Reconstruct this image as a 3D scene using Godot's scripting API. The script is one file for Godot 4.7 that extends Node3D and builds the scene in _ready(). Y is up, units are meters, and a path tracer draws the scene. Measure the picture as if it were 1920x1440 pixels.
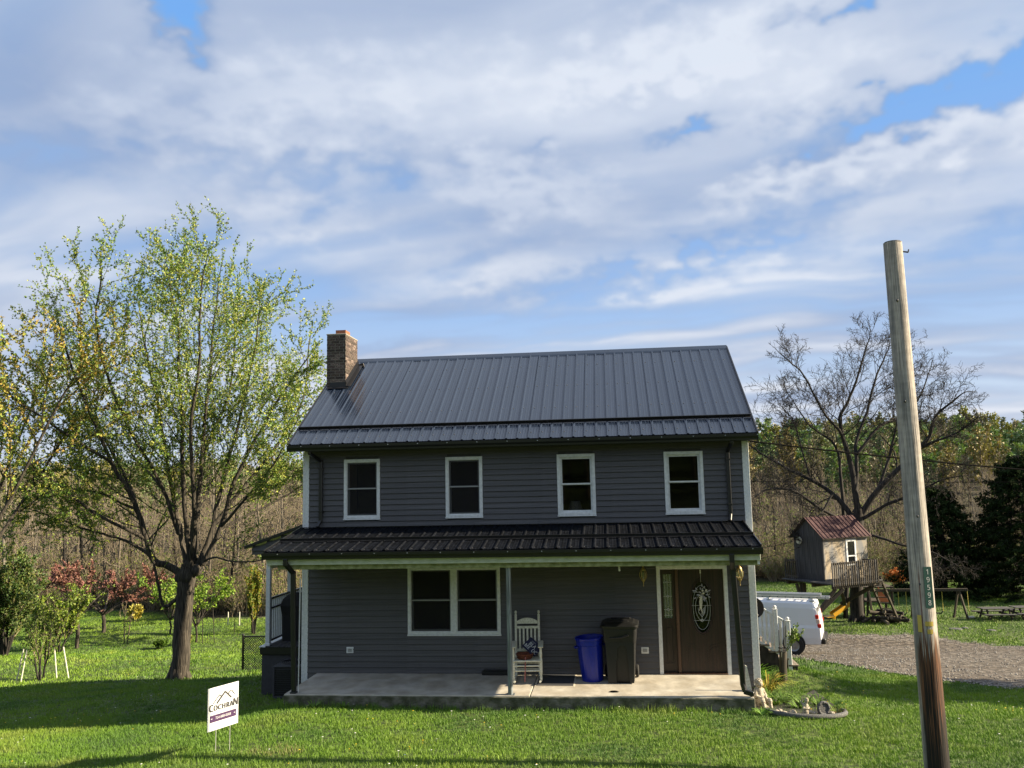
extends Node3D
# A dark grey two storey house with a metal roof on a grassy bank, spring trees, a tree house and wooded hills.

const EXPOSURE := 2.8
const SKY_ENERGY := 0.385
const HOUSE_W := 9.246
const HOUSE_D := 6.44

var rng := RandomNumberGenerator.new()
var counts := {}
var M := {}
var prof_right := PackedFloat32Array()
var prof_left := PackedFloat32Array()
var house: Node3D
var veil := PackedFloat32Array()


class MB:
	# Collects triangles; corners are given anticlockwise as seen from outside.
	var v := PackedVector3Array()
	var n := PackedVector3Array()
	var c := PackedColorArray()
	var uv := PackedVector2Array()
	var col := Color(1, 1, 1)
	var with_uv := false

	func tri(a: Vector3, b: Vector3, d: Vector3) -> void:
		var m := (b - a).cross(d - a).normalized()
		v.append(a)
		v.append(d)
		v.append(b)
		for i in 3:
			n.append(m)
			c.append(col)

	func tri_n(a: Vector3, b: Vector3, d: Vector3, na: Vector3, nb: Vector3, nd: Vector3) -> void:
		v.append(a)
		v.append(d)
		v.append(b)
		n.append(na)
		n.append(nd)
		n.append(nb)
		for i in 3:
			c.append(col)

	func quad(a: Vector3, b: Vector3, d: Vector3, e: Vector3) -> void:
		tri(a, b, d)
		tri(a, d, e)

	func quad_out(a: Vector3, b: Vector3, d: Vector3, e: Vector3, ctr: Vector3) -> void:
		var m := (b - a).cross(d - a)
		if m.length_squared() < 1e-14:
			m = (d - a).cross(e - a)
		if m.dot((a + b + d + e) * 0.25 - ctr) < 0.0:
			quad(e, d, b, a)
		else:
			quad(a, b, d, e)

	func tri_out(a: Vector3, b: Vector3, d: Vector3, ctr: Vector3) -> void:
		if (b - a).cross(d - a).dot((a + b + d) / 3.0 - ctr) < 0.0:
			tri(a, d, b)
		else:
			tri(a, b, d)

	func box(lo: Vector3, hi: Vector3, t := Transform3D.IDENTITY) -> void:
		var p := []
		for i in 8:
			p.append(t * Vector3(hi.x if i & 1 else lo.x, hi.y if i & 2 else lo.y, hi.z if i & 4 else lo.z))
		var ctr: Vector3 = t * ((lo + hi) * 0.5)
		for f in [[0, 1, 3, 2], [4, 5, 7, 6], [0, 1, 5, 4], [2, 3, 7, 6], [0, 2, 6, 4], [1, 3, 7, 5]]:
			quad_out(p[f[0]], p[f[1]], p[f[2]], p[f[3]], ctr)

	func _cp(lo: Vector3, hi: Vector3, s: Vector3i, axis: int, b: float) -> Vector3:
		var q := Vector3()
		for k in 3:
			var edge: float = hi[k] if s[k] > 0 else lo[k]
			q[k] = edge if k == axis else edge - b * s[k]
		return q

	# A box with chamfered edges.
	func cbox(lo: Vector3, hi: Vector3, b: float, t := Transform3D.IDENTITY) -> void:
		var ctr: Vector3 = t * ((lo + hi) * 0.5)
		b = minf(b, 0.45 * minf(hi.x - lo.x, minf(hi.y - lo.y, hi.z - lo.z)))
		for ax in 3:
			var a1 := (ax + 1) % 3
			var a2 := (ax + 2) % 3
			for s in [-1, 1]:
				var q := []
				for k in [[-1, -1], [1, -1], [1, 1], [-1, 1]]:
					var sg := Vector3i()
					sg[ax] = s
					sg[a1] = k[0]
					sg[a2] = k[1]
					q.append(t * _cp(lo, hi, sg, ax, b))
				quad_out(q[0], q[1], q[2], q[3], ctr)
			for k in [[-1, -1], [1, -1], [1, 1], [-1, 1]]:
				var s0 := Vector3i()
				s0[ax] = -1
				s0[a1] = k[0]
				s0[a2] = k[1]
				var s1 := s0
				s1[ax] = 1
				quad_out(t * _cp(lo, hi, s0, a1, b), t * _cp(lo, hi, s1, a1, b), t * _cp(lo, hi, s1, a2, b), t * _cp(lo, hi, s0, a2, b), ctr)
		for i in 8:
			var s := Vector3i(1 if i & 1 else -1, 1 if i & 2 else -1, 1 if i & 4 else -1)
			tri_out(t * _cp(lo, hi, s, 0, b), t * _cp(lo, hi, s, 1, b), t * _cp(lo, hi, s, 2, b), ctr)

	# A straight beam of w by h from a to b, with chamfered edges.
	func bar(a: Vector3, b: Vector3, w: float, h: float, bev := 0.003, up := Vector3.UP) -> void:
		var d := b - a
		var z := d.normalized()
		if absf(z.dot(up)) > 0.98:
			up = Vector3(0, 0, 1) if absf(z.z) < 0.9 else Vector3(1, 0, 0)
		var x := up.cross(z).normalized()
		var y := z.cross(x)
		cbox(Vector3(-w / 2, -h / 2, 0), Vector3(w / 2, h / 2, d.length()), bev, Transform3D(Basis(x, y, z), a))

	func tube(pts: PackedVector3Array, rad: PackedFloat32Array, sides: int, cap := true) -> void:
		var m := pts.size()
		if m < 2:
			return
		var d := (pts[1] - pts[0]).normalized()
		var x := d.cross(Vector3(0.31, 0.17, 0.93)).normalized()
		var prev := PackedVector3Array()
		var prev_n := PackedVector3Array()
		for i in m:
			if i > 0:
				d = ((pts[mini(i + 1, m - 1)] - pts[i - 1])).normalized()
			x = (x - d * x.dot(d)).normalized()
			var y := d.cross(x)
			var ring := PackedVector3Array()
			var ring_n := PackedVector3Array()
			for k in sides:
				var a := TAU * k / sides
				var o := x * cos(a) + y * sin(a)
				ring_n.append(o)
				ring.append(pts[i] + o * rad[i])
			if i > 0:
				for k in sides:
					var k2 := (k + 1) % sides
					tri_n(prev[k], prev[k2], ring[k2], prev_n[k], prev_n[k2], ring_n[k2])
					tri_n(prev[k], ring[k2], ring[k], prev_n[k], ring_n[k2], ring_n[k])
			elif cap and sides > 3:
				for k in range(1, sides - 1):
					tri(ring[0], ring[k + 1], ring[k])
			prev = ring
			prev_n = ring_n
		if cap and sides > 3:
			for k in range(1, sides - 1):
				tri(prev[0], prev[k], prev[k + 1])

	func rod(a: Vector3, b: Vector3, r: float, sides := 8, r2 := -1.0) -> void:
		tube(PackedVector3Array([a, b]), PackedFloat32Array([r, r if r2 < 0.0 else r2]), sides)

	# A turned shape: pairs of radius and height, from the bottom up.
	func lathe(pr: PackedVector2Array, seg: int, t := Transform3D.IDENTITY) -> void:
		for i in pr.size() - 1:
			var p := pr[i]
			var q := pr[i + 1]
			var nn := Vector2(q.y - p.y, p.x - q.x).normalized()
			for k in seg:
				var a := TAU * k / seg
				var b := TAU * (k + 1) / seg
				var ca := Vector3(cos(a), 0, -sin(a))
				var cb := Vector3(cos(b), 0, -sin(b))
				var na := (t.basis * (ca * nn.x + Vector3.UP * nn.y)).normalized()
				var nb := (t.basis * (cb * nn.x + Vector3.UP * nn.y)).normalized()
				var p0: Vector3 = t * (ca * p.x + Vector3.UP * p.y)
				var p1: Vector3 = t * (cb * p.x + Vector3.UP * p.y)
				var q0: Vector3 = t * (ca * q.x + Vector3.UP * q.y)
				var q1: Vector3 = t * (cb * q.x + Vector3.UP * q.y)
				if p.x > 1e-6:
					tri_n(p0, p1, q1, na, nb, nb)
				if q.x > 1e-6:
					tri_n(p0, q1, q0, na, nb, na)

	func ball(ctr: Vector3, r: Vector3, seg := 10, rings := 6, b := Basis.IDENTITY) -> void:
		for i in rings:
			for k in seg:
				var q := []
				var qn := []
				for e in [[i, k], [i, k + 1], [i + 1, k + 1], [i + 1, k]]:
					var th: float = PI * e[0] / rings
					var ph: float = TAU * e[1] / seg
					var o := Vector3(sin(th) * cos(ph), -cos(th), -sin(th) * sin(ph))
					q.append(ctr + b * (o * r))
					qn.append((b * (o / r)).normalized())
				tri_n(q[0], q[1], q[2], qn[0], qn[1], qn[2])
				tri_n(q[0], q[2], q[3], qn[0], qn[2], qn[3])

	# A flat outline given thickness along z.
	func prism(poly: PackedVector2Array, z0: float, z1: float, t := Transform3D.IDENTITY) -> void:
		var ix := Geometry2D.triangulate_polygon(poly)
		var area := 0.0
		for i in poly.size():
			area += poly[i].cross(poly[(i + 1) % poly.size()])
		for i in range(0, ix.size(), 3):
			var a := poly[ix[i]]
			var b := poly[ix[i + 1]]
			var d := poly[ix[i + 2]]
			if (b - a).cross(d - a) < 0.0:
				var s := b
				b = d
				d = s
			tri(t * Vector3(a.x, a.y, z1), t * Vector3(b.x, b.y, z1), t * Vector3(d.x, d.y, z1))
			tri(t * Vector3(a.x, a.y, z0), t * Vector3(d.x, d.y, z0), t * Vector3(b.x, b.y, z0))
		for i in poly.size():
			var a := poly[i]
			var b := poly[(i + 1) % poly.size()]
			if area < 0.0:
				var s := b
				b = a
				a = s
			quad(t * Vector3(a.x, a.y, z0), t * Vector3(b.x, b.y, z0), t * Vector3(b.x, b.y, z1), t * Vector3(a.x, a.y, z1))

	# A small leaf: two triangles folded along the midrib.
	func leaf(p: Vector3, d: Vector3, side: Vector3, l: float, w: float) -> void:
		var up := d.cross(side).normalized()
		var a := p + d * l * 0.45 + side * w * 0.5 + up * w * 0.15
		var b := p + d * l * 0.45 - side * w * 0.5 + up * w * 0.15
		var e := p + d * l
		tri(p, a, e)
		tri(p, e, b)

	func mesh() -> ArrayMesh:
		var arr := []
		arr.resize(Mesh.ARRAY_MAX)
		arr[Mesh.ARRAY_VERTEX] = v
		arr[Mesh.ARRAY_NORMAL] = n
		arr[Mesh.ARRAY_COLOR] = c
		if with_uv:
			arr[Mesh.ARRAY_TEX_UV] = uv
		var m := ArrayMesh.new()
		if v.size() > 0:
			m.add_surface_from_arrays(Mesh.PRIMITIVE_TRIANGLES, arr)
		return m


func V(x: float, y: float, z: float) -> Vector3:
	return Vector3(x, y, z)


func numbered(parent: Node, called: String) -> String:
	var key := "%d/%s" % [parent.get_instance_id(), called]
	var k: int = counts.get(key, 0)
	counts[key] = k + 1
	return called if k == 0 else "%s_%03d" % [called, k]


func part(parent: Node, called: String, shape, material: Material, at := Transform3D.IDENTITY) -> MeshInstance3D:
	var o := MeshInstance3D.new()
	o.name = numbered(parent, called)
	o.mesh = shape.mesh() if shape is MB else shape
	o.material_override = material
	o.transform = at
	parent.add_child(o, true)
	return o


func tag(o: Node, label: String, category: String, group := "") -> Node:
	o.set_meta("label", label)
	o.set_meta("category", category)
	if group != "":
		o.set_meta("group", group)
	return o


func kind(o: Node, k: String) -> Node:
	o.set_meta("kind", k)
	return o


func thing(called: String, label: String, category: String, at := Vector3.ZERO, turn := 0.0, group := "") -> Node3D:
	var o := Node3D.new()
	o.name = numbered(self, called)
	add_child(o, true)
	o.position = at
	o.rotation.y = turn
	tag(o, label, category, group)
	return o


func copy_of(o: Node3D, called: String, at: Vector3, turn: float, size: float, label: String) -> Node3D:
	var r: Node3D = o.duplicate()
	r.name = numbered(self, called)
	add_child(r, true)
	r.position = at
	r.rotation.y = turn
	r.scale = Vector3.ONE * size
	if label != "":
		r.set_meta("label", label)
	return r


func scatter(called: String, m: Mesh, material: Material, places: Array, tints: Array, label: String, category: String) -> MultiMeshInstance3D:
	var mm := MultiMesh.new()
	mm.transform_format = MultiMesh.TRANSFORM_3D
	mm.use_colors = true
	mm.mesh = m
	mm.instance_count = places.size()
	for i in places.size():
		mm.set_instance_transform(i, places[i])
		mm.set_instance_color(i, tints[i])
	var o := MultiMeshInstance3D.new()
	o.name = numbered(self, called)
	o.multimesh = mm
	o.material_override = material
	add_child(o, true)
	o.set_meta("kind", "stuff")
	tag(o, label, category)
	return o


# ---------------------------------------------------------------- surfaces

func grain(sd: int, size: int, freq: float, oct: int, lo: Color, hi: Color, sharp := 1.0, stretch := Vector2.ONE) -> ImageTexture:
	var f := FastNoiseLite.new()
	f.seed = sd
	f.noise_type = FastNoiseLite.TYPE_SIMPLEX_SMOOTH
	f.frequency = freq
	f.fractal_octaves = oct
	var w := size
	var src: Image
	if stretch == Vector2.ONE:
		src = f.get_seamless_image(w, w)
	else:
		src = f.get_seamless_image(int(w / stretch.x), int(w / stretch.y))
		src.resize(w, w, Image.INTERPOLATE_CUBIC)
	src.convert(Image.FORMAT_L8)
	var data := src.get_data()
	var lut := PackedByteArray()
	for i in 256:
		var t := clampf((i / 255.0 - 0.5) * sharp + 0.5, 0.0, 1.0)
		var q := lo.lerp(hi, t)
		lut.append(int(clampf(q.r, 0, 1) * 255))
		lut.append(int(clampf(q.g, 0, 1) * 255))
		lut.append(int(clampf(q.b, 0, 1) * 255))
	var out := PackedByteArray()
	out.resize(w * w * 3)
	for i in w * w:
		var k := data[i] * 3
		out[i * 3] = lut[k]
		out[i * 3 + 1] = lut[k + 1]
		out[i * 3 + 2] = lut[k + 2]
	return ImageTexture.create_from_image(Image.create_from_data(w, w, false, Image.FORMAT_RGB8, out))


func G(a: float) -> Color:
	return Color(a, a, a)


func mk(key: String, col: Color, rough: float, tex: Texture2D = null, tile := Vector3.ONE, world := false) -> StandardMaterial3D:
	var m := StandardMaterial3D.new()
	m.resource_name = key
	m.albedo_color = col
	m.roughness = rough
	if tex:
		m.albedo_texture = tex
		m.uv1_triplanar = true
		m.uv1_world_triplanar = world
		m.uv1_scale = tile
	M[key] = m
	return m


func bump(m: StandardMaterial3D, tex: Texture2D, cm: float) -> void:
	m.heightmap_enabled = true
	m.heightmap_texture = tex
	m.heightmap_scale = cm


func lin(r: float, g: float, b: float) -> Color:
	return Color(r, g, b).linear_to_srgb()


func materials() -> void:
	var fine := grain(11, 256, 0.03, 4, G(0.9), G(1.0), 1.2)
	var rough_bump := grain(12, 256, 0.06, 4, G(0.0), G(1.0), 1.3)
	var wood := grain(13, 512, 0.02, 5, G(0.62), G(1.0), 1.8, Vector2(1, 14))
	var wood_bump := grain(14, 512, 0.03, 4, G(0.0), G(1.0), 1.6, Vector2(1, 14))
	var streak := grain(15, 512, 0.02, 4, G(0.8), G(1.0), 1.5, Vector2(12, 1))
	# siding: vinyl with a shallow wood grain along the boards
	for k in 3:
		var sdg := mk("siding_%d" % k, lin(0.1, 0.098, 0.103) * (0.97 + 0.03 * k), 0.5, streak, V(0.7, 6.0, 0.7), true)
		sdg.metallic_specular = 0.4
		bump(sdg, wood_bump, 0.12)
	mk("white_trim", lin(0.72, 0.74, 0.74), 0.5, fine, V(1.3, 1.3, 1.3), true)
	mk("vinyl_white", lin(0.7, 0.72, 0.73), 0.4, fine, V(2, 2, 2), true)
	mk("sash_grey", lin(0.3, 0.31, 0.31), 0.45)
	mk("fascia_white", lin(0.58, 0.62, 0.55), 0.6, grain(16, 256, 0.02, 4, Color(0.88, 0.9, 0.84), G(1), 1.3), V(0.8, 2, 0.8), true)
	mk("beam_mossy", lin(0.36, 0.38, 0.24), 0.9, grain(17, 512, 0.012, 5, Color(0.72, 0.74, 0.62), Color(1, 1, 0.95), 1.6, Vector2(1, 3)), V(0.9, 2.4, 0.9), true)
	var roof := mk("roof_metal", lin(0.018, 0.027, 0.048), 0.34, grain(18, 512, 0.012, 4, G(0.92), G(1.0), 1.4, Vector2(1, 6)), V(0.5, 0.5, 0.5), true)
	roof.metallic = 0.0
	roof.metallic_specular = 0.75
	roof.roughness_texture = grain(36, 256, 0.02, 4, G(0.7), G(1.0), 1.5)
	roof.roughness = 0.23
	var roof2 := mk("porch_roof_metal", lin(0.0095, 0.012, 0.019), 0.6, grain(19, 512, 0.02, 6, G(0.35), Color(1.0, 0.99, 0.97), 2.6), V(0.7, 0.7, 1.2), true)
	roof2.metallic_specular = 0.22
	mk("dusty_pan", lin(0.16, 0.16, 0.165), 0.75, grain(20, 512, 0.03, 6, G(0.25), G(1.0), 2.6, Vector2(1, 2)), V(1.4, 1.4, 1.4), true)
	mk("black_metal", lin(0.012, 0.012, 0.014), 0.35, fine, V(2, 2, 2), true)
	mk("black_plastic", lin(0.008, 0.0085, 0.009), 0.45, fine, V(3, 3, 3))
	mk("bin_grey", lin(0.005, 0.0055, 0.0062), 0.5, fine, V(4, 4, 4))
	mk("bin_blue", lin(0.003, 0.014, 0.27), 0.32, fine, V(3, 3, 3))
	mk("steel", lin(0.3, 0.33, 0.35), 0.45, grain(21, 256, 0.03, 4, G(0.6), G(1), 1.6, Vector2(1, 6)), V(3, 1, 3))
	M.steel.metallic = 0.3
	mk("brass", lin(0.45, 0.33, 0.14), 0.35)
	M.brass.metallic = 0.8
	mk("screw", lin(0.1, 0.1, 0.11), 0.4)
	var conc := mk("concrete", lin(0.5, 0.47, 0.41), 0.9, grain(22, 512, 0.008, 6, Color(0.88, 0.86, 0.83), Color(1, 1, 1), 1.4, Vector2(1, 1)), V(0.35, 0.35, 0.35), true)
	bump(conc, rough_bump, 0.25)
	var stain := grain(23, 512, 0.008, 6, G(0.88), G(1.0), 1.6, Vector2(1, 3))
	conc.detail_enabled = true
	conc.detail_blend_mode = BaseMaterial3D.BLEND_MODE_MUL
	conc.detail_albedo = stain
	conc.detail_uv_layer = BaseMaterial3D.DETAIL_UV_2
	conc.uv2_triplanar = true
	conc.uv2_world_triplanar = true
	conc.uv2_scale = V(0.5, 1.2, 0.9)
	mk("slab_edge", lin(0.16, 0.15, 0.12), 0.95, grain(24, 512, 0.012, 6, Color(0.6, 0.63, 0.52), G(1), 1.8, Vector2(1, 2)), V(0.5, 0.9, 0.5), true)
	bump(M.slab_edge, rough_bump, 0.8)
	mk("foundation", lin(0.05, 0.05, 0.055), 0.85, fine, V(1, 1, 1), true)
	mk("door_wood", lin(0.032, 0.0135, 0.009), 0.4, wood, V(3, 0.5, 3))
	bump(M.door_wood, wood_bump, 0.1)
	mk("door_edge", lin(0.13, 0.065, 0.035), 0.5, wood, V(4, 0.5, 4))
	mk("glass", Color(0.03, 0.035, 0.035, 0.06), 0.02)
	M.glass.metallic_specular = 0.3
	M.glass.transparency = BaseMaterial3D.TRANSPARENCY_ALPHA
	mk("screen_mesh", lin(0.012, 0.011, 0.012), 0.9)
	M.screen_mesh.albedo_color.a = 0.55
	M.screen_mesh.transparency = BaseMaterial3D.TRANSPARENCY_ALPHA
	mk("frosted", Color(0.5, 0.55, 0.45, 0.45), 0.22)
	M.frosted.transparency = BaseMaterial3D.TRANSPARENCY_ALPHA
	mk("interior", lin(0.05, 0.045, 0.04), 0.9)
	mk("brick", lin(0.34, 0.25, 0.21), 0.9, grain(25, 256, 0.05, 5, G(0.45), G(1), 1.8), V(2.2, 2.2, 2.2), true)
	M.brick.vertex_color_use_as_albedo = true
	mk("ceiling_board", lin(0.25, 0.25, 0.22), 0.8)
	mk("mortar", lin(0.3, 0.27, 0.23), 0.95, fine, V(3, 3, 3), true)
	mk("flue_clay", lin(0.3, 0.115, 0.06), 0.85, fine, V(3, 3, 3))
	mk("old_white", lin(0.66, 0.66, 0.58), 0.6, grain(26, 256, 0.04, 4, Color(0.85, 0.84, 0.8), G(1), 1.5), V(2, 2, 2))
	mk("stone_white", lin(0.62, 0.57, 0.48), 0.9, grain(27, 256, 0.04, 5, Color(0.5, 0.46, 0.38), G(1), 2.0), V(4, 4, 4))
	mk("stone_grey", lin(0.22, 0.22, 0.22), 0.9, grain(28, 256, 0.05, 5, G(0.3), G(1), 2.2), V(5, 5, 5))
	mk("navy_cloth", lin(0.012, 0.014, 0.045), 0.85)
	mk("basket", lin(0.2, 0.055, 0.022), 0.85, wood, V(5, 5, 5))
	mk("red_strap", lin(0.3, 0.1, 0.09), 0.8)
	mk("mat_dark", lin(0.035, 0.037, 0.045), 0.95, fine, V(8, 8, 8))
	mk("mat_edge", lin(0.5, 0.45, 0.36), 0.9)
	mk("sign_white", lin(0.62, 0.63, 0.64), 0.45)
	mk("ink_dark", lin(0.03, 0.03, 0.035), 0.6)
	mk("ink_grey", lin(0.5, 0.5, 0.52), 0.6)
	mk("plate_digit", lin(0.38, 0.4, 0.4), 0.6)
	mk("ink_purple", lin(0.04, 0.012, 0.06), 0.6)
	mk("wire_metal", lin(0.4, 0.4, 0.38), 0.5)
	mk("plate_green", lin(0.004, 0.04, 0.036), 0.4)
	mk("reflector", lin(0.55, 0.4, 0.09), 0.35, fine, V(9, 9, 9))
	mk("van_white", lin(0.74, 0.75, 0.79), 0.3, fine, V(0.6, 0.6, 0.6))
	M.van_white.clearcoat_enabled = true
	M.van_white.clearcoat = 0.6
	M.van_white.albedo_texture = null
	mk("tail_red", lin(0.5, 0.015, 0.012), 0.2)
	mk("tail_clear", lin(0.6, 0.45, 0.4), 0.2)
	mk("tyre", lin(0.018, 0.018, 0.018), 0.85, fine, V(6, 6, 6))
	mk("rim", lin(0.3, 0.3, 0.31), 0.4)
	M.rim.metallic = 0.6
	mk("dark_glass", lin(0.01, 0.011, 0.012), 0.06)
	mk("aluminium", lin(0.55, 0.57, 0.6), 0.4)
	M.aluminium.metallic = 0.5
	mk("step_wood", lin(0.28, 0.23, 0.18), 0.9, wood, V(0.7, 3, 3), true)
	mk("step_riser", lin(0.05, 0.04, 0.035), 0.9, wood, V(0.7, 3, 3), true)
	mk("plank_grey", lin(0.085, 0.083, 0.085), 0.9, wood, V(3, 0.6, 3))
	mk("plank_pale", lin(0.36, 0.345, 0.32), 0.9, grain(29, 512, 0.012, 5, Color(0.72, 0.74, 0.78), Color(1, 0.93, 0.82), 1.8, Vector2(1, 3)), V(0.35, 0.35, 0.35))
	mk("tree_wood", lin(0.09, 0.075, 0.055), 0.95, wood, V(3, 1, 3))
	mk("maroon_roof", lin(0.05, 0.009, 0.0115), 0.7, fine, V(2, 2, 2))
	mk("slide_yellow", lin(0.62, 0.33, 0.02), 0.4)
	mk("tarp_orange", lin(0.5, 0.16, 0.06), 0.8)
	mk("rope_yellow", lin(0.5, 0.42, 0.08), 0.7)
	mk("cable", lin(0.008, 0.008, 0.008), 1.0)
	M.cable.metallic_specular = 0.05
	# bark
	var barkt := grain(30, 512, 0.02, 5, G(0.4), G(1), 1.9, Vector2(1, 6))
	mk("bark_maple", lin(0.095, 0.08, 0.062), 0.95, barkt, V(2.2, 1.0, 2.2))
	bump(M.bark_maple, barkt, 3.0)
	mk("bark_dark", lin(0.05, 0.042, 0.036), 0.95, barkt, V(1.6, 0.8, 1.6))
	mk("bark_woods", lin(0.15, 0.125, 0.095), 0.95, fine, V(0.6, 0.3, 0.6))
	mk("bark_pale", lin(0.24, 0.21, 0.17), 0.95, barkt, V(0.6, 0.3, 0.6))
	mk("twig_brown", lin(0.24, 0.195, 0.13), 0.95)
	M.twig_brown.vertex_color_use_as_albedo = true
	# leaves carry their own colour; the light that passes through them is yellower
	for k in [["leaf", Color(0.5, 0.56, 0.12), 0.55], ["petal", Color(0.3, 0.2, 0.14), 0.7], ["needle", Color(0.02, 0.03, 0.01), 0.9]]:
		var m := mk(k[0], Color.WHITE, k[2])
		m.vertex_color_use_as_albedo = true
		m.backlight_enabled = true
		m.backlight = k[1]
	M.needle.metallic_specular = 0.15
	mk("tinted", Color.WHITE, 0.7)
	M.tinted.vertex_color_use_as_albedo = true
	mk("blade", Color.WHITE, 0.6)
	M.blade.vertex_color_use_as_albedo = true
	M.blade.backlight_enabled = true
	M.blade.backlight = Color(0.3, 0.38, 0.06)
	var gt := grain(31, 1024, 0.02, 6, Color(0.45, 0.47, 0.38), Color(1, 1, 1), 1.8)
	mk("lawn", Color.WHITE, 0.95, gt, V(0.31, 0.31, 0.31), true)
	M.lawn.vertex_color_use_as_albedo = true
	bump(M.lawn, rough_bump, 1.5)
	var gv := mk("gravel", Color.WHITE, 0.95, grain(32, 512, 0.03, 6, Color(0.42, 0.38, 0.35), Color(1, 0.98, 0.96), 2.0), V(0.22, 0.22, 0.22), true)
	gv.vertex_color_use_as_albedo = true
	bump(gv, grain(33, 512, 0.12, 3, G(0), G(1), 1.6), 2.5)


# ---------------------------------------------------------------- air and light

func sky_colour(az: float, el: float, f1: FastNoiseLite, f2: FastNoiseLite, f3: FastNoiseLite) -> Color:
	var ce := cos(el)
	var y := sin(el)
	var dx := sin(az) * ce
	var dz := -cos(az) * ce
	var k := 1.0 / (maxf(y, 0.0) + 0.1)
	var px := dx * k
	var pz := dz * k
	# a thin sheet of cloud: broad soft folds, drawn out a little from left to right
	var qa := px * 0.96 + pz * 0.28
	var qb := -px * 0.28 + pz * 0.96
	var wx := f3.get_noise_2d(px * 50.0, pz * 50.0) * 0.3
	var wz := f3.get_noise_2d(px * 50.0 + 400.0, pz * 50.0) * 0.3
	var big := f1.get_noise_2d(qa * 30.0 + wx * 40.0, qb * 62.0 + wz * 60.0)
	var mid := f2.get_noise_2d(qa * 55.0 + wx * 80.0, qb * 190.0 + wz * 150.0)
	var tone := f3.get_noise_2d(qa * 40.0 + 900.0, qb * 80.0)
	var ad := rad_to_deg(az)
	var ed := rad_to_deg(el)
	var d := 0.86 + big * 0.36 + mid * 0.2
	# the thin places and the thick ones of this afternoon's sheet
	var ragged := f2.get_noise_2d(ad * 16.0, ed * 30.0)
	var ragged2 := f2.get_noise_2d(ad * 22.0 + 500.0, ed * 42.0) + 0.16 * f2.get_noise_2d(ad * 70.0 + 900.0, ed * 130.0)
	var lift := 0.0
	if ad > -50.0 and ad < 45.0:
		for i in range(0, veil.size(), 6):
			var v: float = ed - veil[i + 1]
			if absf(v) > 9.0:
				continue
			var u: float = ad - veil[i] + ragged * veil[i + 2] * 0.9
			var w: float = v - u * veil[i + 4] + ragged2 * (0.5 + veil[i + 3])
			u /= veil[i + 2]
			w /= veil[i + 3]
			var r: float = u * u + w * w
			if r < 7.0:
				lift += veil[i + 5] * exp(-r)
	d += lift * (0.72 if lift < -0.5 else 0.5)
	d -= 0.2 * smoothstep(20.0, 12.0, ed)
	var blue := Color(0.82, 0.87, 0.93).lerp(Color(0.56, 0.71, 0.91), smoothstep(1.0, 17.0, ed)).lerp(Color(0.46, 0.67, 0.92), smoothstep(15.0, 30.0, ed))
	d += (mid * 0.55 + big * 0.2) * smoothstep(18.0, 8.0, ed)
	var a := smoothstep(0.12, 1.0, d)
	var s := clampf(0.43 + tone * 0.5 + big * 0.3 + mid * (0.35 + 0.5 * smoothstep(20.0, 8.0, ed)) + lift * 0.85, 0.0, 1.0)
	var cloud := Color(0.6, 0.665, 0.785).lerp(Color(0.875, 0.895, 0.935), s)
	# the sheet is brighter round the low sun, far outside the picture
	var sunward := cos(az - PI / 2) * ce * 0.9 + y * 0.43
	cloud = cloud.lerp(Color(1.0, 0.99, 0.95), smoothstep(0.55, 1.0, sunward) * 0.8)
	var c := blue.lerp(cloud, a * 0.95)
	if ed < 0.0:
		c = c.lerp(Color(0.4, 0.42, 0.4), smoothstep(0.0, -6.0, ed))
	return c


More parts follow.
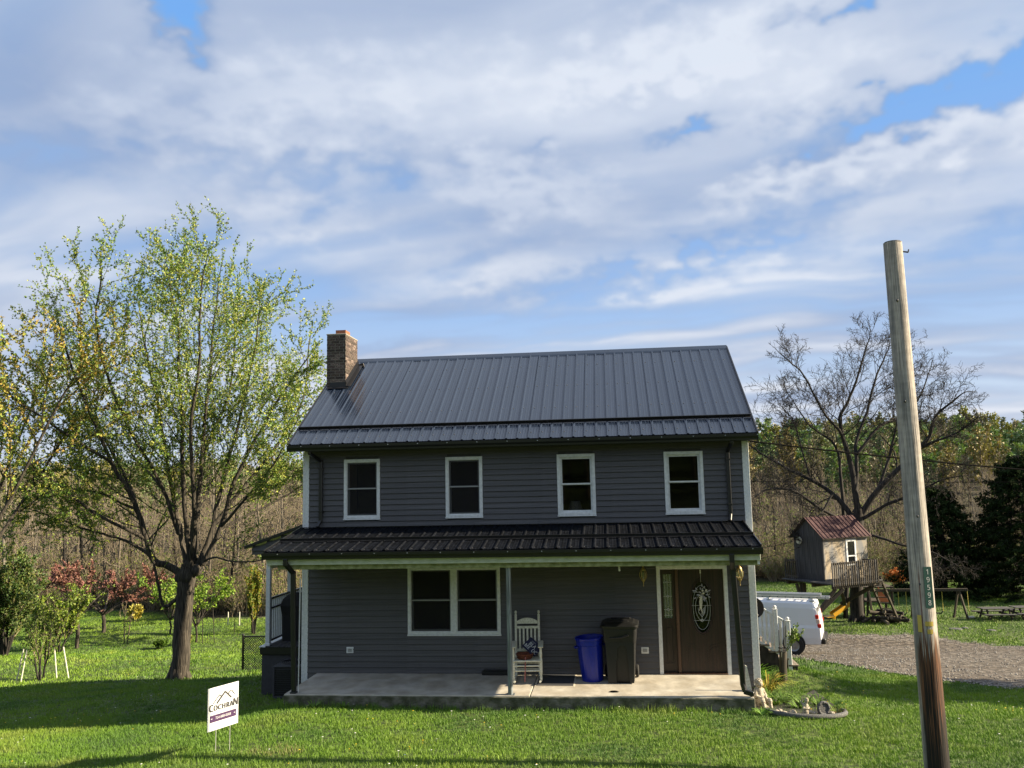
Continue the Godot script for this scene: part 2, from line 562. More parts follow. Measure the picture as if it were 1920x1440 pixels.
func make_sky() -> Sky:
	# azimuth, elevation, half width, half height, tilt, and how much thicker or thinner the sheet is there
	for b in [[19.4, 22.2, 5.5, 1.0, 0.12, -1.35], [25.3, 23.0, 3.6, 1.2, 0.15, -1.0], [-28.9, 29.4, 1.7, 1.9, -0.5, -1.3], [18.0, 29.0, 5.0, 0.6, 0.1, -1.0], [6.2, 22.9, 2.2, 0.5, 0.1, -0.8], [-4.2, 22.8, 1.2, 0.35, 0.1, -0.4],
			[-18.7, 21.2, 8.0, 1.3, 0.15, -0.5], [2.6, 13.8, 13.0, 1.1, 0.1, -0.45], [-36.0, 20.2, 5.0, 1.2, 0.1, -0.35], [11.4, 16.0, 8.0, 0.8, 0.2, -0.45], [23.8, 14.2, 6.0, 0.9, 0.1, -0.4], [2.3, 24.9, 5.0, 0.9, 0.0, -0.3], [-14.0, 10.5, 9.0, 0.6, 0.05, -0.3],
			[-6.1, 20.2, 6.0, 2.0, -0.15, 0.55], [-29.0, 22.8, 7.0, 1.4, 0.2, 0.4], [13.3, 19.2, 8.0, 0.8, 0.18, 0.6], [22.8, 19.9, 6.0, 1.0, 0.12, 0.6], [5.0, 27.3, 11.0, 2.2, 0.1, 0.45], [-20.0, 26.0, 10.0, 2.0, 0.1, 0.35], [1.8, 12.2, 5.0, 0.4, 0.03, 0.4], [-20.8, 17.5, 6.0, 1.1, 0.1, 0.4], [-8.5, 14.9, 6.0, 0.9, 0.05, 0.3], [14.0, 24.8, 4.0, 1.2, 0.3, 0.4]]:
		veil.append_array(PackedFloat32Array(b))
	var f1 := FastNoiseLite.new()
	f1.seed = 5
	f1.frequency = 0.012
	f1.fractal_octaves = 5
	var f2 := FastNoiseLite.new()
	f2.seed = 8
	f2.frequency = 0.011
	f2.fractal_octaves = 5
	var f3 := FastNoiseLite.new()
	f3.seed = 21
	f3.frequency = 0.012
	f3.fractal_octaves = 3
	var big_w := 3072
	var lw := 512
	var low := Image.create(lw, lw / 2, false, Image.FORMAT_RGB8)
	for y in lw / 2:
		var el := PI * (0.5 - (y + 0.5) / (lw / 2.0))
		if el < -0.12:
			for x in lw:
				low.set_pixel(x, y, Color(0.4, 0.42, 0.4))
			continue
		for x in lw:
			low.set_pixel(x, y, sky_colour(TAU * ((x + 0.5) / lw - 0.5), el, f1, f2, f3))
	low.resize(big_w, big_w / 2, Image.INTERPOLATE_BILINEAR)
	# the part of the sky above the hills is worked out more finely: same function, more pixels
	var x0 := int(big_w * (0.5 - 46.0 / 360.0))
	var x1 := int(big_w * (0.5 + 34.0 / 360.0))
	var y0 := int(big_w / 2.0 * (0.5 - 36.0 / 180.0))
	var y1 := int(big_w / 2.0 * 0.5)
	var bytes := PackedByteArray()
	bytes.resize((x1 - x0) * (y1 - y0) * 3)
	var k := 0
	for y in range(y0, y1):
		var el := PI * (0.5 - (y + 0.5) / (big_w / 2.0))
		for x in range(x0, x1):
			var c := sky_colour(TAU * ((x + 0.5) / big_w - 0.5), el, f1, f2, f3)
			bytes[k] = int(c.r * 255.0)
			bytes[k + 1] = int(c.g * 255.0)
			bytes[k + 2] = int(c.b * 255.0)
			k += 3
	var hi := Image.create_from_data(x1 - x0, y1 - y0, false, Image.FORMAT_RGB8, bytes)
	low.blit_rect(hi, Rect2i(0, 0, x1 - x0, y1 - y0), Vector2i(x0, y0))
	# a panorama begins and ends straight ahead (-z): swap its halves
	var half := Image.create(big_w, big_w / 2, false, Image.FORMAT_RGB8)
	half.blit_rect(low, Rect2i(big_w / 2, 0, big_w / 2, big_w / 2), Vector2i(0, 0))
	half.blit_rect(low, Rect2i(0, 0, big_w / 2, big_w / 2), Vector2i(big_w / 2, 0))
	low = half
	var pm := PanoramaSkyMaterial.new()
	pm.panorama = ImageTexture.create_from_image(low)
	pm.energy_multiplier = SKY_ENERGY
	var s := Sky.new()
	s.sky_material = pm
	return s


func camera_and_light() -> void:
	var cam := Camera3D.new()
	cam.name = "camera"
	cam.transform = Transform3D(Basis(V(0.99328, -0.02043, -0.11390), V(0.03400, 0.99238, 0.11845), V(0.11062, -0.12152, 0.98641)), V(6.470, 3.739, 17.589))
	cam.fov = 48.85
	cam.near = 0.1
	cam.far = 6000.0
	cam.current = true
	add_child(cam)
	var env := Environment.new()
	env.background_mode = Environment.BG_SKY
	env.sky = make_sky()
	env.tonemap_mode = Environment.TONE_MAPPER_LINEAR
	env.tonemap_exposure = EXPOSURE
	env.sdfgi_enabled = true
	env.ssao_enabled = true
	env.ssil_enabled = true
	var we := WorldEnvironment.new()
	we.name = "world_environment"
	we.environment = env
	add_child(we)
	var sun := DirectionalLight3D.new()
	sun.name = "sun"
	sun.light_energy = 1.6
	sun.light_color = Color(1.0, 0.93, 0.8)
	sun.light_angular_distance = 0.5
	sun.shadow_enabled = true
	# low in the west, almost exactly along the front of the house
	sun.look_at_from_position(V(cos(deg_to_rad(25.7)), sin(deg_to_rad(25.7)), -0.018) * 50.0, Vector3.ZERO, Vector3.UP)
	add_child(sun)


# ---------------------------------------------------------------- the ground

func profile(pts: Array) -> PackedFloat32Array:
	# heights every 0.1 m from z = 60 down to z = -60
	var raw := PackedFloat32Array()
	var j := 0
	for i in 1201:
		var z := 60.0 - i * 0.1
		while j < pts.size() - 2 and z < pts[j + 1][0]:
			j += 1
		var t: float = clampf((pts[j][0] - z) / (pts[j][0] - pts[j + 1][0]), 0.0, 1.0)
		raw.append(lerpf(pts[j][1], pts[j + 1][1], t))
	var out := PackedFloat32Array()
	for i in 1201:
		var s := 0.0
		for o in [-8, -4, 0, 4, 8]:
			s += raw[clampi(i + o, 0, 1200)]
		out.append(s / 5.0)
	return out


func ground_at(x: float, z: float) -> float:
	var i := clampf((60.0 - z) * 10.0, 0.0, 1199.9)
	var k := int(i)
	var f := i - k
	var b := smoothstep(0.6, -1.2, x)
	var h := lerpf(lerpf(prof_right[k], prof_right[k + 1], f), lerpf(prof_left[k], prof_left[k + 1], f), b)
	h -= 0.05 * clampf(-x - 2.0, 0.0, 10.0) * smoothstep(-13.0, -7.0, z) * smoothstep(6.0, 3.0, z)
	h += (3.5 + 7.0 * smoothstep(-30.0, 20.0, x)) * smoothstep(-50.0, -190.0, z)
	h += 0.42 * exp(-((x - 10.2) * (x - 10.2) + (z + 2.3) * (z + 2.3)) / 1.3)
	h += 9.0 * smoothstep(34.0, 120.0, z)
	h += 0.05 * sin(x * 0.31 + 1.0) * sin(z * 0.27) + 0.02 * sin(x * 0.9 + z * 0.4)
	return h


func spaced(lo: float, a: float, b: float, hi: float, step: float, grow: float) -> PackedFloat32Array:
	var mid := PackedFloat32Array()
	var x := a
	while x <= b:
		mid.append(x)
		x += step
	var s := step
	x = mid[mid.size() - 1]
	while x < hi:
		s *= grow
		x += s
		mid.append(x)
	var left := PackedFloat32Array()
	s = step
	x = a
	while x > lo:
		s *= grow
		x -= s
		left.append(x)
	left.reverse()
	left.append_array(mid)
	return left


func in_drive(x: float, z: float) -> float:
	# how far inside the gravel (in metres, roughly), negative outside
	var near_z := -12.0
	if x < 12.3:
		near_z = lerpf(-14.5, -12.0, clampf((x - 10.2) / 2.1, 0, 1))
	elif x < 13.0:
		near_z = lerpf(-12.0, -7.6, (x - 12.3) / 0.7)
	elif x < 13.7:
		near_z = lerpf(-7.6, -4.4, (x - 13.0) / 0.7)
	elif x < 15.0:
		near_z = lerpf(-4.4, -1.9, (x - 13.7) / 1.3)
	else:
		near_z = lerpf(-1.9, 4.5, clampf((x - 15.0) / 20.0, 0, 1))
	var far_z := -21.2
	if x > 18.7:
		far_z = lerpf(-20.9, -17.9, (x - 18.7) / 3.4) if x < 22.1 else lerpf(-17.9, -8.0, clampf((x - 22.1) / 13.0, 0, 1))
	var wob := 0.25 * sin(x * 1.7) + 0.18 * sin(x * 4.3 + z * 2.0) + 0.12 * sin(x * 9.1)
	return minf(minf(near_z - z, z - far_z) + wob, (x - 10.2) * 2.0)


func ground() -> void:
	prof_right = profile([[60, 2.4], [30, 2.3], [18, 2.15], [14, 1.9], [10, 0.85], [8, 0.3], [6.5, 0.05], [5.5, -0.05], [4, -0.14], [2, -0.22], [-18, -2.82], [-30, -2.84], [-45, -2.9], [-61, -2.9]])
	prof_left = profile([[60, 2.4], [30, 2.3], [18, 2.15], [14, 1.9], [10, 0.7], [8, 0.1], [6.5, -0.12], [5.5, -0.2], [4, -0.32], [2, -0.48], [-0.6, -0.66], [-3, -0.95], [-6.4, -1.4], [-17, -2.82], [-30, -2.84], [-45, -2.9], [-61, -2.9]])
	var xs := spaced(-1800.0, -24.0, 34.0, 1800.0, 0.5, 1.12)
	var zs := spaced(-1800.0, -46.0, 14.0, 1200.0, 0.5, 1.12)
	var f := FastNoiseLite.new()
	f.seed = 4
	f.frequency = 0.09
	f.fractal_octaves = 4
	var mb := MB.new()
	var nx := xs.size()
	var pos := PackedVector3Array()
	var nor := PackedVector3Array()
	var cols := PackedColorArray()
	for z in zs:
		for x in xs:
			var h := ground_at(x, z)
			pos.append(V(x, h, z))
			var e := 0.2
			nor.append(V(h - ground_at(x + e, z), e, h - ground_at(x, z + e)).normalized())
			var t := clampf(f.get_noise_2d(x, z) * 1.2 + 0.5, 0.0, 1.0)
			var grass := Color(0.07, 0.13, 0.012).lerp(Color(0.12, 0.18, 0.018), t)
			var woods := Color(0.1, 0.078, 0.05).lerp(Color(0.07, 0.07, 0.03), t)
			var edge := woods_edge(x) + f.get_noise_2d(x * 3.0, 50.0) * 2.5
			cols.append(grass.lerp(woods, smoothstep(edge + 1.0, edge - 1.5, z)))
	for j in zs.size() - 1:
		for i in nx - 1:
			var a := j * nx + i
			var b := a + 1
			var d := a + nx
			var e := d + 1
			for t in [[d, b, a], [d, e, b]]:
				mb.v.append(pos[t[0]])
				mb.v.append(pos[t[2]])
				mb.v.append(pos[t[1]])
				for q in [t[0], t[2], t[1]]:
					mb.n.append(nor[q])
					mb.c.append(cols[q])
	var o := part(self, "ground", mb, M.lawn)
	kind(o, "structure")
	tag(o, "lawn sloping down from the road bank to the woods behind the house", "lawn")
	# the gravel drive
	var dr := MB.new()
	var dx := 0.2
	for i in 150:
		for j in 145:
			var x := 9.8 + i * dx
			var z := -22.6 + j * dx
			var q := []
			var ins := true
			for c in [[0, 0], [0, 1], [1, 1], [1, 0]]:
				var cx: float = x + c[0] * dx
				var cz: float = z + c[1] * dx
				if in_drive(cx, cz) < 0.0:
					ins = false
				q.append(V(cx, ground_at(cx, cz) + 0.025 + 0.012 * f.get_noise_2d(cx * 14.0, cz * 14.0), cz))
			var gn := clampf(0.5 + f.get_noise_2d(x * 2.2, z * 6.0) * 1.3, 0, 1)
			var rim := clampf(1.0 - in_drive(x, z) * 0.7, 0, 1)
			dr.col = Color(0.17, 0.145, 0.115).lerp(Color(0.235, 0.215, 0.19), gn).lerp(Color(0.3, 0.29, 0.275), rim * 0.7 * gn)
			if ins:
				dr.quad(q[0], q[1], q[2], q[3])
	o = part(self, "gravel_driveway", dr, M.gravel)
	kind(o, "structure")
	tag(o, "brown and grey gravel driveway beside and behind the house", "driveway")


func woods_edge(x: float) -> float:
	# the line where the mown lawn meets the woods
	return lerpf(-28.0, -41.5, smoothstep(-8.0, 14.0, x)) + 1.5 * sin(x * 0.35)


func blade_clump(seed_: int, count: int, radius: float, h: float, w: float) -> ArrayMesh:
	var r := RandomNumberGenerator.new()
	r.seed = seed_
	var mb := MB.new()
	for i in count:
		var a := r.randf() * TAU
		var d := sqrt(r.randf()) * radius
		var p := V(cos(a) * d, -0.01, sin(a) * d)
		var b := r.randf() * TAU
		var side := V(cos(b), 0, sin(b)) * w * 0.5
		var hh := h * r.randf_range(0.55, 1.15)
		var lean := V(r.randf_range(-1, 1), 0, r.randf_range(-1, 1)) * hh * 0.5
		var m := p + V(0, hh * 0.6, 0) + lean * 0.35
		var t := p + V(0, hh, 0) + lean
		mb.col = Color(1, 1, 1) * r.randf_range(0.8, 1.15)
		mb.tri(p - side, p + side, m + side * 0.6)
		mb.tri(p - side, m + side * 0.6, m - side * 0.6)
		mb.tri(m - side * 0.6, m + side * 0.6, t)
	return mb.mesh()


func under_house(x: float, z: float) -> bool:
	if x > -0.05 and x < HOUSE_W + 0.05 and z > -6.5 and z < 0.05:
		return true
	if x > 0.28 and x < 8.88 and z >= 0.0 and z < 1.85:
		return true
	return x > -1.6 and x <= 0.0 and z > -6.4 and z < -1.35


func grass() -> void:
	var f := FastNoiseLite.new()
	f.seed = 17
	f.frequency = 0.35
	f.fractal_octaves = 4
	var fb := FastNoiseLite.new()
	fb.seed = 18
	fb.frequency = 0.06
	fb.fractal_octaves = 3
	var green := Color(0.095, 0.195, 0.012)
	var bright := Color(0.175, 0.295, 0.018)
	var straw := Color(0.24, 0.22, 0.07)
	var deep := Color(0.05, 0.13, 0.014)
	var bands := [
		# x0, x1, z0, z1, per square metre, clump blades, radius, height, width
		[-6.0, 14.5, 1.0, 8.6, 150.0, 16, 0.09, 0.062, 0.007],
		[-12.0, 0.0, -6.0, 1.0, 60.0, 16, 0.13, 0.065, 0.01],
		[9.2, 17.0, -6.5, 1.0, 90.0, 16, 0.11, 0.065, 0.009],
		[-24.0, 1.0, -30.0, -6.0, 17.0, 16, 0.26, 0.08, 0.02],
		[9.2, 33.0, -43.0, -6.5, 11.0, 16, 0.3, 0.085, 0.025],
	]
	for bi in bands.size():
		var b: Array = bands[bi]
		var places := []
		var tints := []
		var n := int((b[1] - b[0]) * (b[3] - b[2]) * b[4])
		for i in n:
			var x := rng.randf_range(b[0], b[1])
			var z := rng.randf_range(b[2], b[3])
			if under_house(x, z) or in_drive(x, z) > rng.randf_range(-0.05, 0.25) or z < woods_edge(x) + 0.3:
				continue
			var a := f.get_noise_2d(x, z)
			var bg := fb.get_noise_2d(x, z)
			var c := green.lerp(bright, clampf(0.45 + bg * 1.3 + a * 0.5 + rng.randf_range(-0.2, 0.2), 0, 1))
			c = c.lerp(straw, clampf((a - 0.24) * 1.6 + rng.randf_range(-0.1, 0.2), 0, 0.75) * 0.5)
			c = c.lerp(deep, clampf(-a * 1.6 - 0.1, 0, 0.8))
			if z > 5.2 and z > 5.6 + f.get_noise_2d(x * 0.7, 3.0):
				c = c.lerp(straw, 0.12)
			# a worn patch beside the yard sign, and taller tufts that the mower misses along the slab
			var worn := Vector2((x - 1.45) * 0.8, z - 5.15).length()
			if worn < 0.34 and rng.randf() < 0.55:
				c = c.lerp(Color(0.24, 0.19, 0.1), 0.7)
			var s := rng.randf_range(0.75, 1.25) * (1.0 + 0.35 * clampf(a, -1, 1))
			if z > 1.84 and z < 2.02 and x > 0.2 and x < 9.0:
				s *= rng.randf_range(1.0, 2.4)
			places.append(Transform3D(Basis(Vector3.UP, rng.randf() * TAU).scaled(V(1.1, s, 1.1)), V(x, ground_at(x, z), z)))
			tints.append(c)
		var where: String = ["front lawn between the road bank and the porch", "shaded lawn left of the house", "lawn right of the house above the drive", "sunlit back lawn on the left", "back lawn around the tree house"][bi]
		scatter("grass", blade_clump(40 + bi, b[5], b[6], b[7], b[8]), M.blade, places, tints, "short green grass of the " + where, "grass")
	# dandelions and clover heads
	var mb := MB.new()
	for k in 5:
		var a := TAU * k / 5.0
		mb.tri(V(0, 0.065, 0), V(cos(a) * 0.013, 0.06, sin(a) * 0.013), V(cos(a + 1.3) * 0.013, 0.06, sin(a + 1.3) * 0.013))
	mb.tri(V(-0.002, 0, 0), V(0.002, 0, 0), V(0, 0.06, 0))
	var places := []
	var tints := []
	for i in 1500:
		var far := i > 330
		var x := rng.randf_range(-22.0, 26.0) if far else rng.randf_range(-6.0, 14.0)
		var z := rng.randf_range(-38.0, 0.0) if far else rng.randf_range(0.5, 7.0)
		if under_house(x, z) or in_drive(x, z) > 0.0 or fb.get_noise_2d(x * 2.0, z * 2.0) < -0.1 or z < woods_edge(x) + 2.0:
			continue
		places.append(Transform3D(Basis(Vector3.UP, rng.randf() * TAU).scaled(Vector3.ONE * rng.randf_range(0.8, 1.5)), V(x, ground_at(x, z), z)))
		tints.append(Color(0.65, 0.46, 0.02) if rng.randf() < 0.45 else Color(0.6, 0.6, 0.52))
	scatter("lawn_flowers", mb.mesh(), M.tinted, places, tints, "tiny yellow dandelions and white clover heads in the lawn", "flowers")
	# loose stones on the drive and along its edges
	var st := MB.new()
	st.ball(V(0, 0.012, 0), V(0.022, 0.013, 0.018), 5, 3)
	places = []
	tints = []
	for i in 26000:
		var x := rng.randf_range(10.2, 24.0)
		var z := rng.randf_range(-21.5, -1.0)
		var ins := in_drive(x, z)
		if ins < -0.35 or (ins > 1.2 and rng.randf() < 0.75):
			continue
		if x > 16.0 and rng.randf() < 0.5:
			continue
		places.append(Transform3D(Basis(Vector3.UP, rng.randf() * TAU).scaled(Vector3.ONE * rng.randf_range(0.5, 1.5)), V(x, ground_at(x, z) + 0.02, z)))
		var g := rng.randf_range(0.12, 0.36)
		tints.append(Color(g, g * 0.94, g * 0.86))
	scatter("gravel", st.mesh(), M.tinted, places, tints, "loose pale stones lying on the driveway", "gravel")


# ---------------------------------------------------------------- the house

func open_spans(x0: float, x1: float, y0: float, y1: float, holes: Array, inset: float) -> Array:
	# the stretches of a course that no opening takes away
	var spans := [[x0, x1]]
	for h in holes:
		if y1 <= h[1] + inset or y0 >= h[3] - inset:
			continue
		var next := []
		for s in spans:
			if h[2] - inset <= s[0] or h[0] + inset >= s[1]:
				next.append(s)
				continue
			if h[0] + inset > s[0]:
				next.append([s[0], h[0] + inset])
			if h[2] - inset < s[1]:
				next.append([h[2] - inset, s[1]])
		spans = next
	return spans


func lap(mb: MB, a: float, b: float, y: float, h: float, t := Transform3D.IDENTITY) -> void:
	# one course of lap siding: leaning face with a lip at the bottom
	var lip := 0.03
	var p := [V(a, y + 0.006, lip), V(b, y + 0.006, lip), V(b, y + h + 0.004, 0.004), V(a, y + h + 0.004, 0.004), V(a, y, lip - 0.003), V(b, y, lip - 0.004), V(a, y, 0.0), V(b, y, 0.0)]
	for i in 8:
		p[i] = t * p[i]
	mb.quad(p[0], p[1], p[2], p[3])
	mb.quad(p[4], p[5], p[1], p[0])
	mb.quad(p[6], p[7], p[5], p[4])
	mb.tri(p[1], p[7], p[2])
	mb.tri(p[0], p[3], p[6])


func sash_window(x: float, y: float, w: float, h: float, screened: bool, mid_grey: bool) -> MeshInstance3D:
	var mb := MB.new()
	var c := 0.062
	# casing with a stepped outer lip, then the inner frame
	mb.cbox(V(x, y, 0), V(x + c, y + h, 0.036), 0.004)
	mb.cbox(V(x + w - c, y, 0), V(x + w, y + h, 0.036), 0.004)
	mb.cbox(V(x + c, y + h - c, 0), V(x + w - c, y + h, 0.0355), 0.004)
	mb.cbox(V(x + c, y, 0), V(x + w - c, y + c * 0.8, 0.0355), 0.004)
	mb.cbox(V(x - 0.008, y - 0.03, 0), V(x + w + 0.008, y - 0.002, 0.05), 0.004)
	mb.box(V(x + c - 0.012, y + c * 0.8 - 0.01, -0.11), V(x + c + 0.012, y + h - c + 0.01, 0.016))
	mb.box(V(x + w - c - 0.012, y + c * 0.8 - 0.01, -0.11), V(x + w - c + 0.012, y + h - c + 0.01, 0.016))
	mb.box(V(x + c + 0.012, y + h - c - 0.012, -0.11), V(x + w - c - 0.012, y + h - c + 0.012, 0.0155))
	mb.box(V(x + c + 0.012, y + c * 0.8 - 0.01, -0.11), V(x + w - c - 0.012, y + c * 0.8 + 0.014, 0.0155))
	var o := part(house, "window", mb, M.white_trim)
	var a := x + c + 0.012
	var b := x + w - c - 0.012
	var lo := y + c * 0.8 + 0.014
	var hi := y + h - c - 0.012
	var m := (lo + hi) * 0.5
	var sm: Material = M.sash_grey if mid_grey else M.white_trim
	for k in 2:
		var s0: float = [lo, m][k]
		var s1: float = [m + 0.02, hi][k]
		var z: float = [-0.05, -0.018][k]
		var sb := MB.new()
		var t := 0.03
		sb.box(V(a, s0, z - 0.03), V(a + t, s1, z))
		sb.box(V(b - t, s0, z - 0.03), V(b, s1, z))
		sb.box(V(a + t, s0, z - 0.03), V(b - t, s0 + t, z - 0.001))
		sb.box(V(a + t, s1 - t, z - 0.03), V(b - t, s1, z - 0.001))
		part(o, "sash", sb, sm if screened else M.white_trim)
		var gl := MB.new()
		gl.quad(V(a + t - 0.004, s0 + t - 0.004, z - 0.015), V(b - t + 0.004, s0 + t - 0.004, z - 0.015), V(b - t + 0.004, s1 - t + 0.004, z - 0.015), V(a + t - 0.004, s1 - t + 0.004, z - 0.015))
		part(o, "pane", gl, M.glass)
	if screened:
		var sc := MB.new()
		sc.quad(V(a, lo, 0.006), V(b, lo, 0.006), V(b, hi, 0.006), V(a, hi, 0.006))
		part(o, "insect_screen", sc, M.screen_mesh)
		var mr := MB.new()
		mr.box(V(a, m - 0.006, -0.004), V(b, m + 0.016, 0.012))
		part(o, "meeting_rail", mr, sm)
	return o


func rib_sheet(length: float, w: float) -> ArrayMesh:
	var mb := MB.new()
	var px := [-0.03, -0.012, 0.012, 0.03, 0.088, 0.094, 0.102, 0.108, 0.146, 0.152, 0.16, 0.166, w - 0.03]
	var ph := [0.0, 0.021, 0.021, 0.0, 0.0, 0.0035, 0.0035, 0.0, 0.0, 0.0035, 0.0035, 0.0, 0.0]
	for i in px.size() - 1:
		mb.quad(V(px[i], ph[i], 0.0), V(px[i + 1], ph[i + 1], 0.0), V(px[i + 1], ph[i + 1], -length), V(px[i], ph[i], -length))
	# the open end of the rib at the eave
	mb.quad(V(-0.03, 0, 0), V(0.03, 0, 0), V(0.012, 0.021, 0), V(-0.012, 0.021, 0))
	return mb.mesh()


func metal_roof(x0: float, x1: float, n: int, eave: Vector2, top: Vector2, called: String, mat: Material, screw_rows: Array) -> void:
	# eave and top are (z, y)
	var up := V(0, top.y - eave.y, top.x - eave.x)
	var length := up.length()
	up = up.normalized()
	var nor := Vector3.RIGHT.cross(-up) * -1.0
	if nor.y < 0.0:
		nor = -nor
	var b := Basis(Vector3.RIGHT, nor, -up)
	var w := (x1 - x0) / n
	var sheet := rib_sheet(length, w)
	var screws := MB.new()
	for i in n:
		var r := Transform3D(b, V(x0 + 0.03 + i * w, eave.y, eave.x))
		r.basis = r.basis * Basis(Vector3.RIGHT, rng.randf_range(-0.0012, 0.0012)) * Basis(Vector3(0, 0, 1), rng.randf_range(-0.004, 0.004))
		part(house, called, sheet, mat, r)
		for s in screw_rows:
			screws.lathe(PackedVector2Array([Vector2(0.011, 0.0), Vector2(0.011, 0.004), Vector2(0.006, 0.005), Vector2(0.006, 0.01), Vector2(0, 0.01)]), 6, Transform3D(b, V(x0 + 0.03 + i * w, eave.y, eave.x) + b * V(0.042, 0.001, -s)))
	kind(part(house, "roof_screws", screws, M.screw), "stuff")


func gutter(x0: float, x1: float, z: float, y0: float, y1: float) -> void:
	var mb := MB.new()
	var pr := PackedVector2Array([Vector2(z, y0), Vector2(z + 0.085, y0), Vector2(z + 0.09, y0 + 0.035), Vector2(z + 0.115, y0 + 0.075), Vector2(z + 0.12, y1), Vector2(z + 0.105, y1), Vector2(z + 0.105, y1 - 0.012), Vector2(z + 0.112, y1 - 0.012), Vector2(z + 0.107, y0 + 0.078), Vector2(z + 0.083, y0 + 0.038), Vector2(z + 0.08, y0 + 0.006), Vector2(z + 0.006, y0 + 0.006), Vector2(z + 0.006, y1 - 0.02), Vector2(z, y1 - 0.02)])
	var t := Transform3D(Basis(V(0, 0, 1), V(0, 1, 0), V(-1, 0, 0)), Vector3.ZERO)
	mb.prism(pr, -x1, -x0, t)
	for e in [x0, x1 - 0.004]:
		mb.box(V(e, y0 + 0.002, z + 0.002), V(e + 0.004, y1 - 0.022, z + 0.104))
	var o := part(house, "gutter", mb, M.black_metal)
	var hg := MB.new()
	var k := x0 + 0.3
	while k < x1:
		hg.box(V(k, y1 - 0.02, z + 0.004), V(k + 0.022, y1 - 0.016, z + 0.104))
		hg.box(V(k + 0.004, y1 - 0.03, z + 0.1205), V(k + 0.018, y1 - 0.016, z + 0.1235))
		k += 0.62
	kind(part(o, "gutter_hangers", hg, M.aluminium), "stuff")


func house_shell() -> void:
	house = thing("house", "dark grey two storey house with black metal roof and white trim", "house")
	var W := HOUSE_W
	var D := HOUSE_D
	var holes := []
	for x in [0.864, 3.056, 5.398, 7.584]:
		holes.append([x, 3.156, x + 0.783, 4.403])
	holes.append([2.234, 0.777, 4.17, 2.142])
	holes.append([7.338, 0.0, 8.734, 2.12])
	# solid wall behind the siding, in bands round the openings
	var core := MB.new()
	var ys := [-1.9, 0.0, 0.777, 2.12, 2.142, 3.156, 4.403, 4.62]
	for i in ys.size() - 1:
		for s in open_spans(0.16, W - 0.16, ys[i], ys[i + 1], holes, 0.05 if i > 0 else 0.0):
			core.box(V(s[0], ys[i], -0.16), V(s[1], ys[i + 1], -0.001))
	# the other three walls, floors and a partition close the rooms
	core.box(V(0.001, -3.2, -D + 0.001), V(0.16, 4.62, -0.001))
	core.box(V(W - 0.16, -3.2, -D + 0.001), V(W - 0.001, 4.62, -0.001))
	core.box(V(0.16, -3.2, -D + 0.001), V(W - 0.16, 4.62, -D + 0.16))
	var w := part(house, "wall", core, M.foundation)
	w.set_meta("label", "grey outer walls behind the siding")
	var inn := MB.new()
	inn.box(V(0.17, -0.12, -D + 0.17), V(W - 0.17, 0.0, -0.165))
	inn.box(V(0.17, 2.45, -D + 0.17), V(W - 0.17, 2.65, -0.165))
	inn.box(V(0.17, 4.5, -D + 0.17), V(W - 0.17, 4.6, -0.165))
	inn.box(V(0.17, 0.0, -3.4), V(W - 0.17, 2.45, -3.3))
	inn.box(V(0.17, 2.65, -3.4), V(W - 0.17, 4.5, -3.3))
	for x in [2.0, 4.6, 6.9]:
		inn.box(V(x, 2.65, -3.3), V(x + 0.1, 4.5, -0.165))
	inn.box(V(6.2, 0.0, -3.3), V(6.3, 2.45, -0.165))
	part(house, "interior_walls", inn, M.interior)
	# siding on the front: each course its own board between the openings
	var h := 0.1145
	var lapped := [[-0.03, 0.0, 0.03, 5.0]]
	for r in 42:
		var y := -0.229 + r * h
		if y > 2.34 and y < 2.86:
			continue
		for s in open_spans(0.09, W - 0.09, y, y + h, holes, 0.035):
			var x: float = s[0]
			# long courses are made of butted lengths
			while x < s[1] - 0.01:
				var e: float = s[1]
				if e - x > 4.6:
					e = x + 3.66 - fmod(r * 1.22, 2.44)
				var mb := MB.new()
				lap(mb, x, e, y, h)
				part(house, "siding_board", mb, M["siding_%d" % rng.randi_range(0, 2)])
				x = e
	for side in 2:
		var mb := MB.new()
		var t := Transform3D(Basis(V(0, 0, -1), V(0, 1, 0), V(1, 0, 0)), V(W, 0, 0)) if side == 0 else Transform3D(Basis(V(0, 0, 1), V(0, 1, 0), V(-1, 0, 0)), V(0, 0, -D))
		for r in 70:
			var y := -0.9 + r * h
			var cut := maxf(0.0, (y - 4.58) / 0.635)
			if cut * 2.0 < D - 0.3:
				lap(mb, 0.08 + cut, D - 0.08 - cut, y, h, t)
		kind(part(house, "side_siding", mb, M.siding_1), "stuff")
	# white corner posts
	for x in [0.0, W - 0.098]:
		var mb := MB.new()
		mb.cbox(V(x, -0.2, -0.09), V(x + 0.098, 4.585, 0.032), 0.006)
		mb.cbox(V(x + (-0.036 if x < 1.0 else 0.098), -0.2, -0.1), V(x + (0.0 if x < 1.0 else 0.134), 4.584, 0.031), 0.004)
		part(house, "corner_post", mb, M.vinyl_white)
	for i in 4:
		sash_window(holes[i][0], 3.156, 0.783, 1.247, i < 2, i < 2)
	for k in 2:
		sash_window(2.234 + k * 0.968, 0.777, 0.968, 1.365, true, true)
	# gable ends under the roof
	for x in [0.002, W - 0.162]:
		var mb := MB.new()
		mb.prism(PackedVector2Array([Vector2(0, 4.62), Vector2(-D, 4.62), Vector2(-D * 0.5, 6.62)]), -x - 0.16, -x, Transform3D(Basis(V(0, 0, 1), V(0, 1, 0), V(-1, 0, 0)), Vector3.ZERO))
		part(house, "gable_wall", mb, M.foundation)


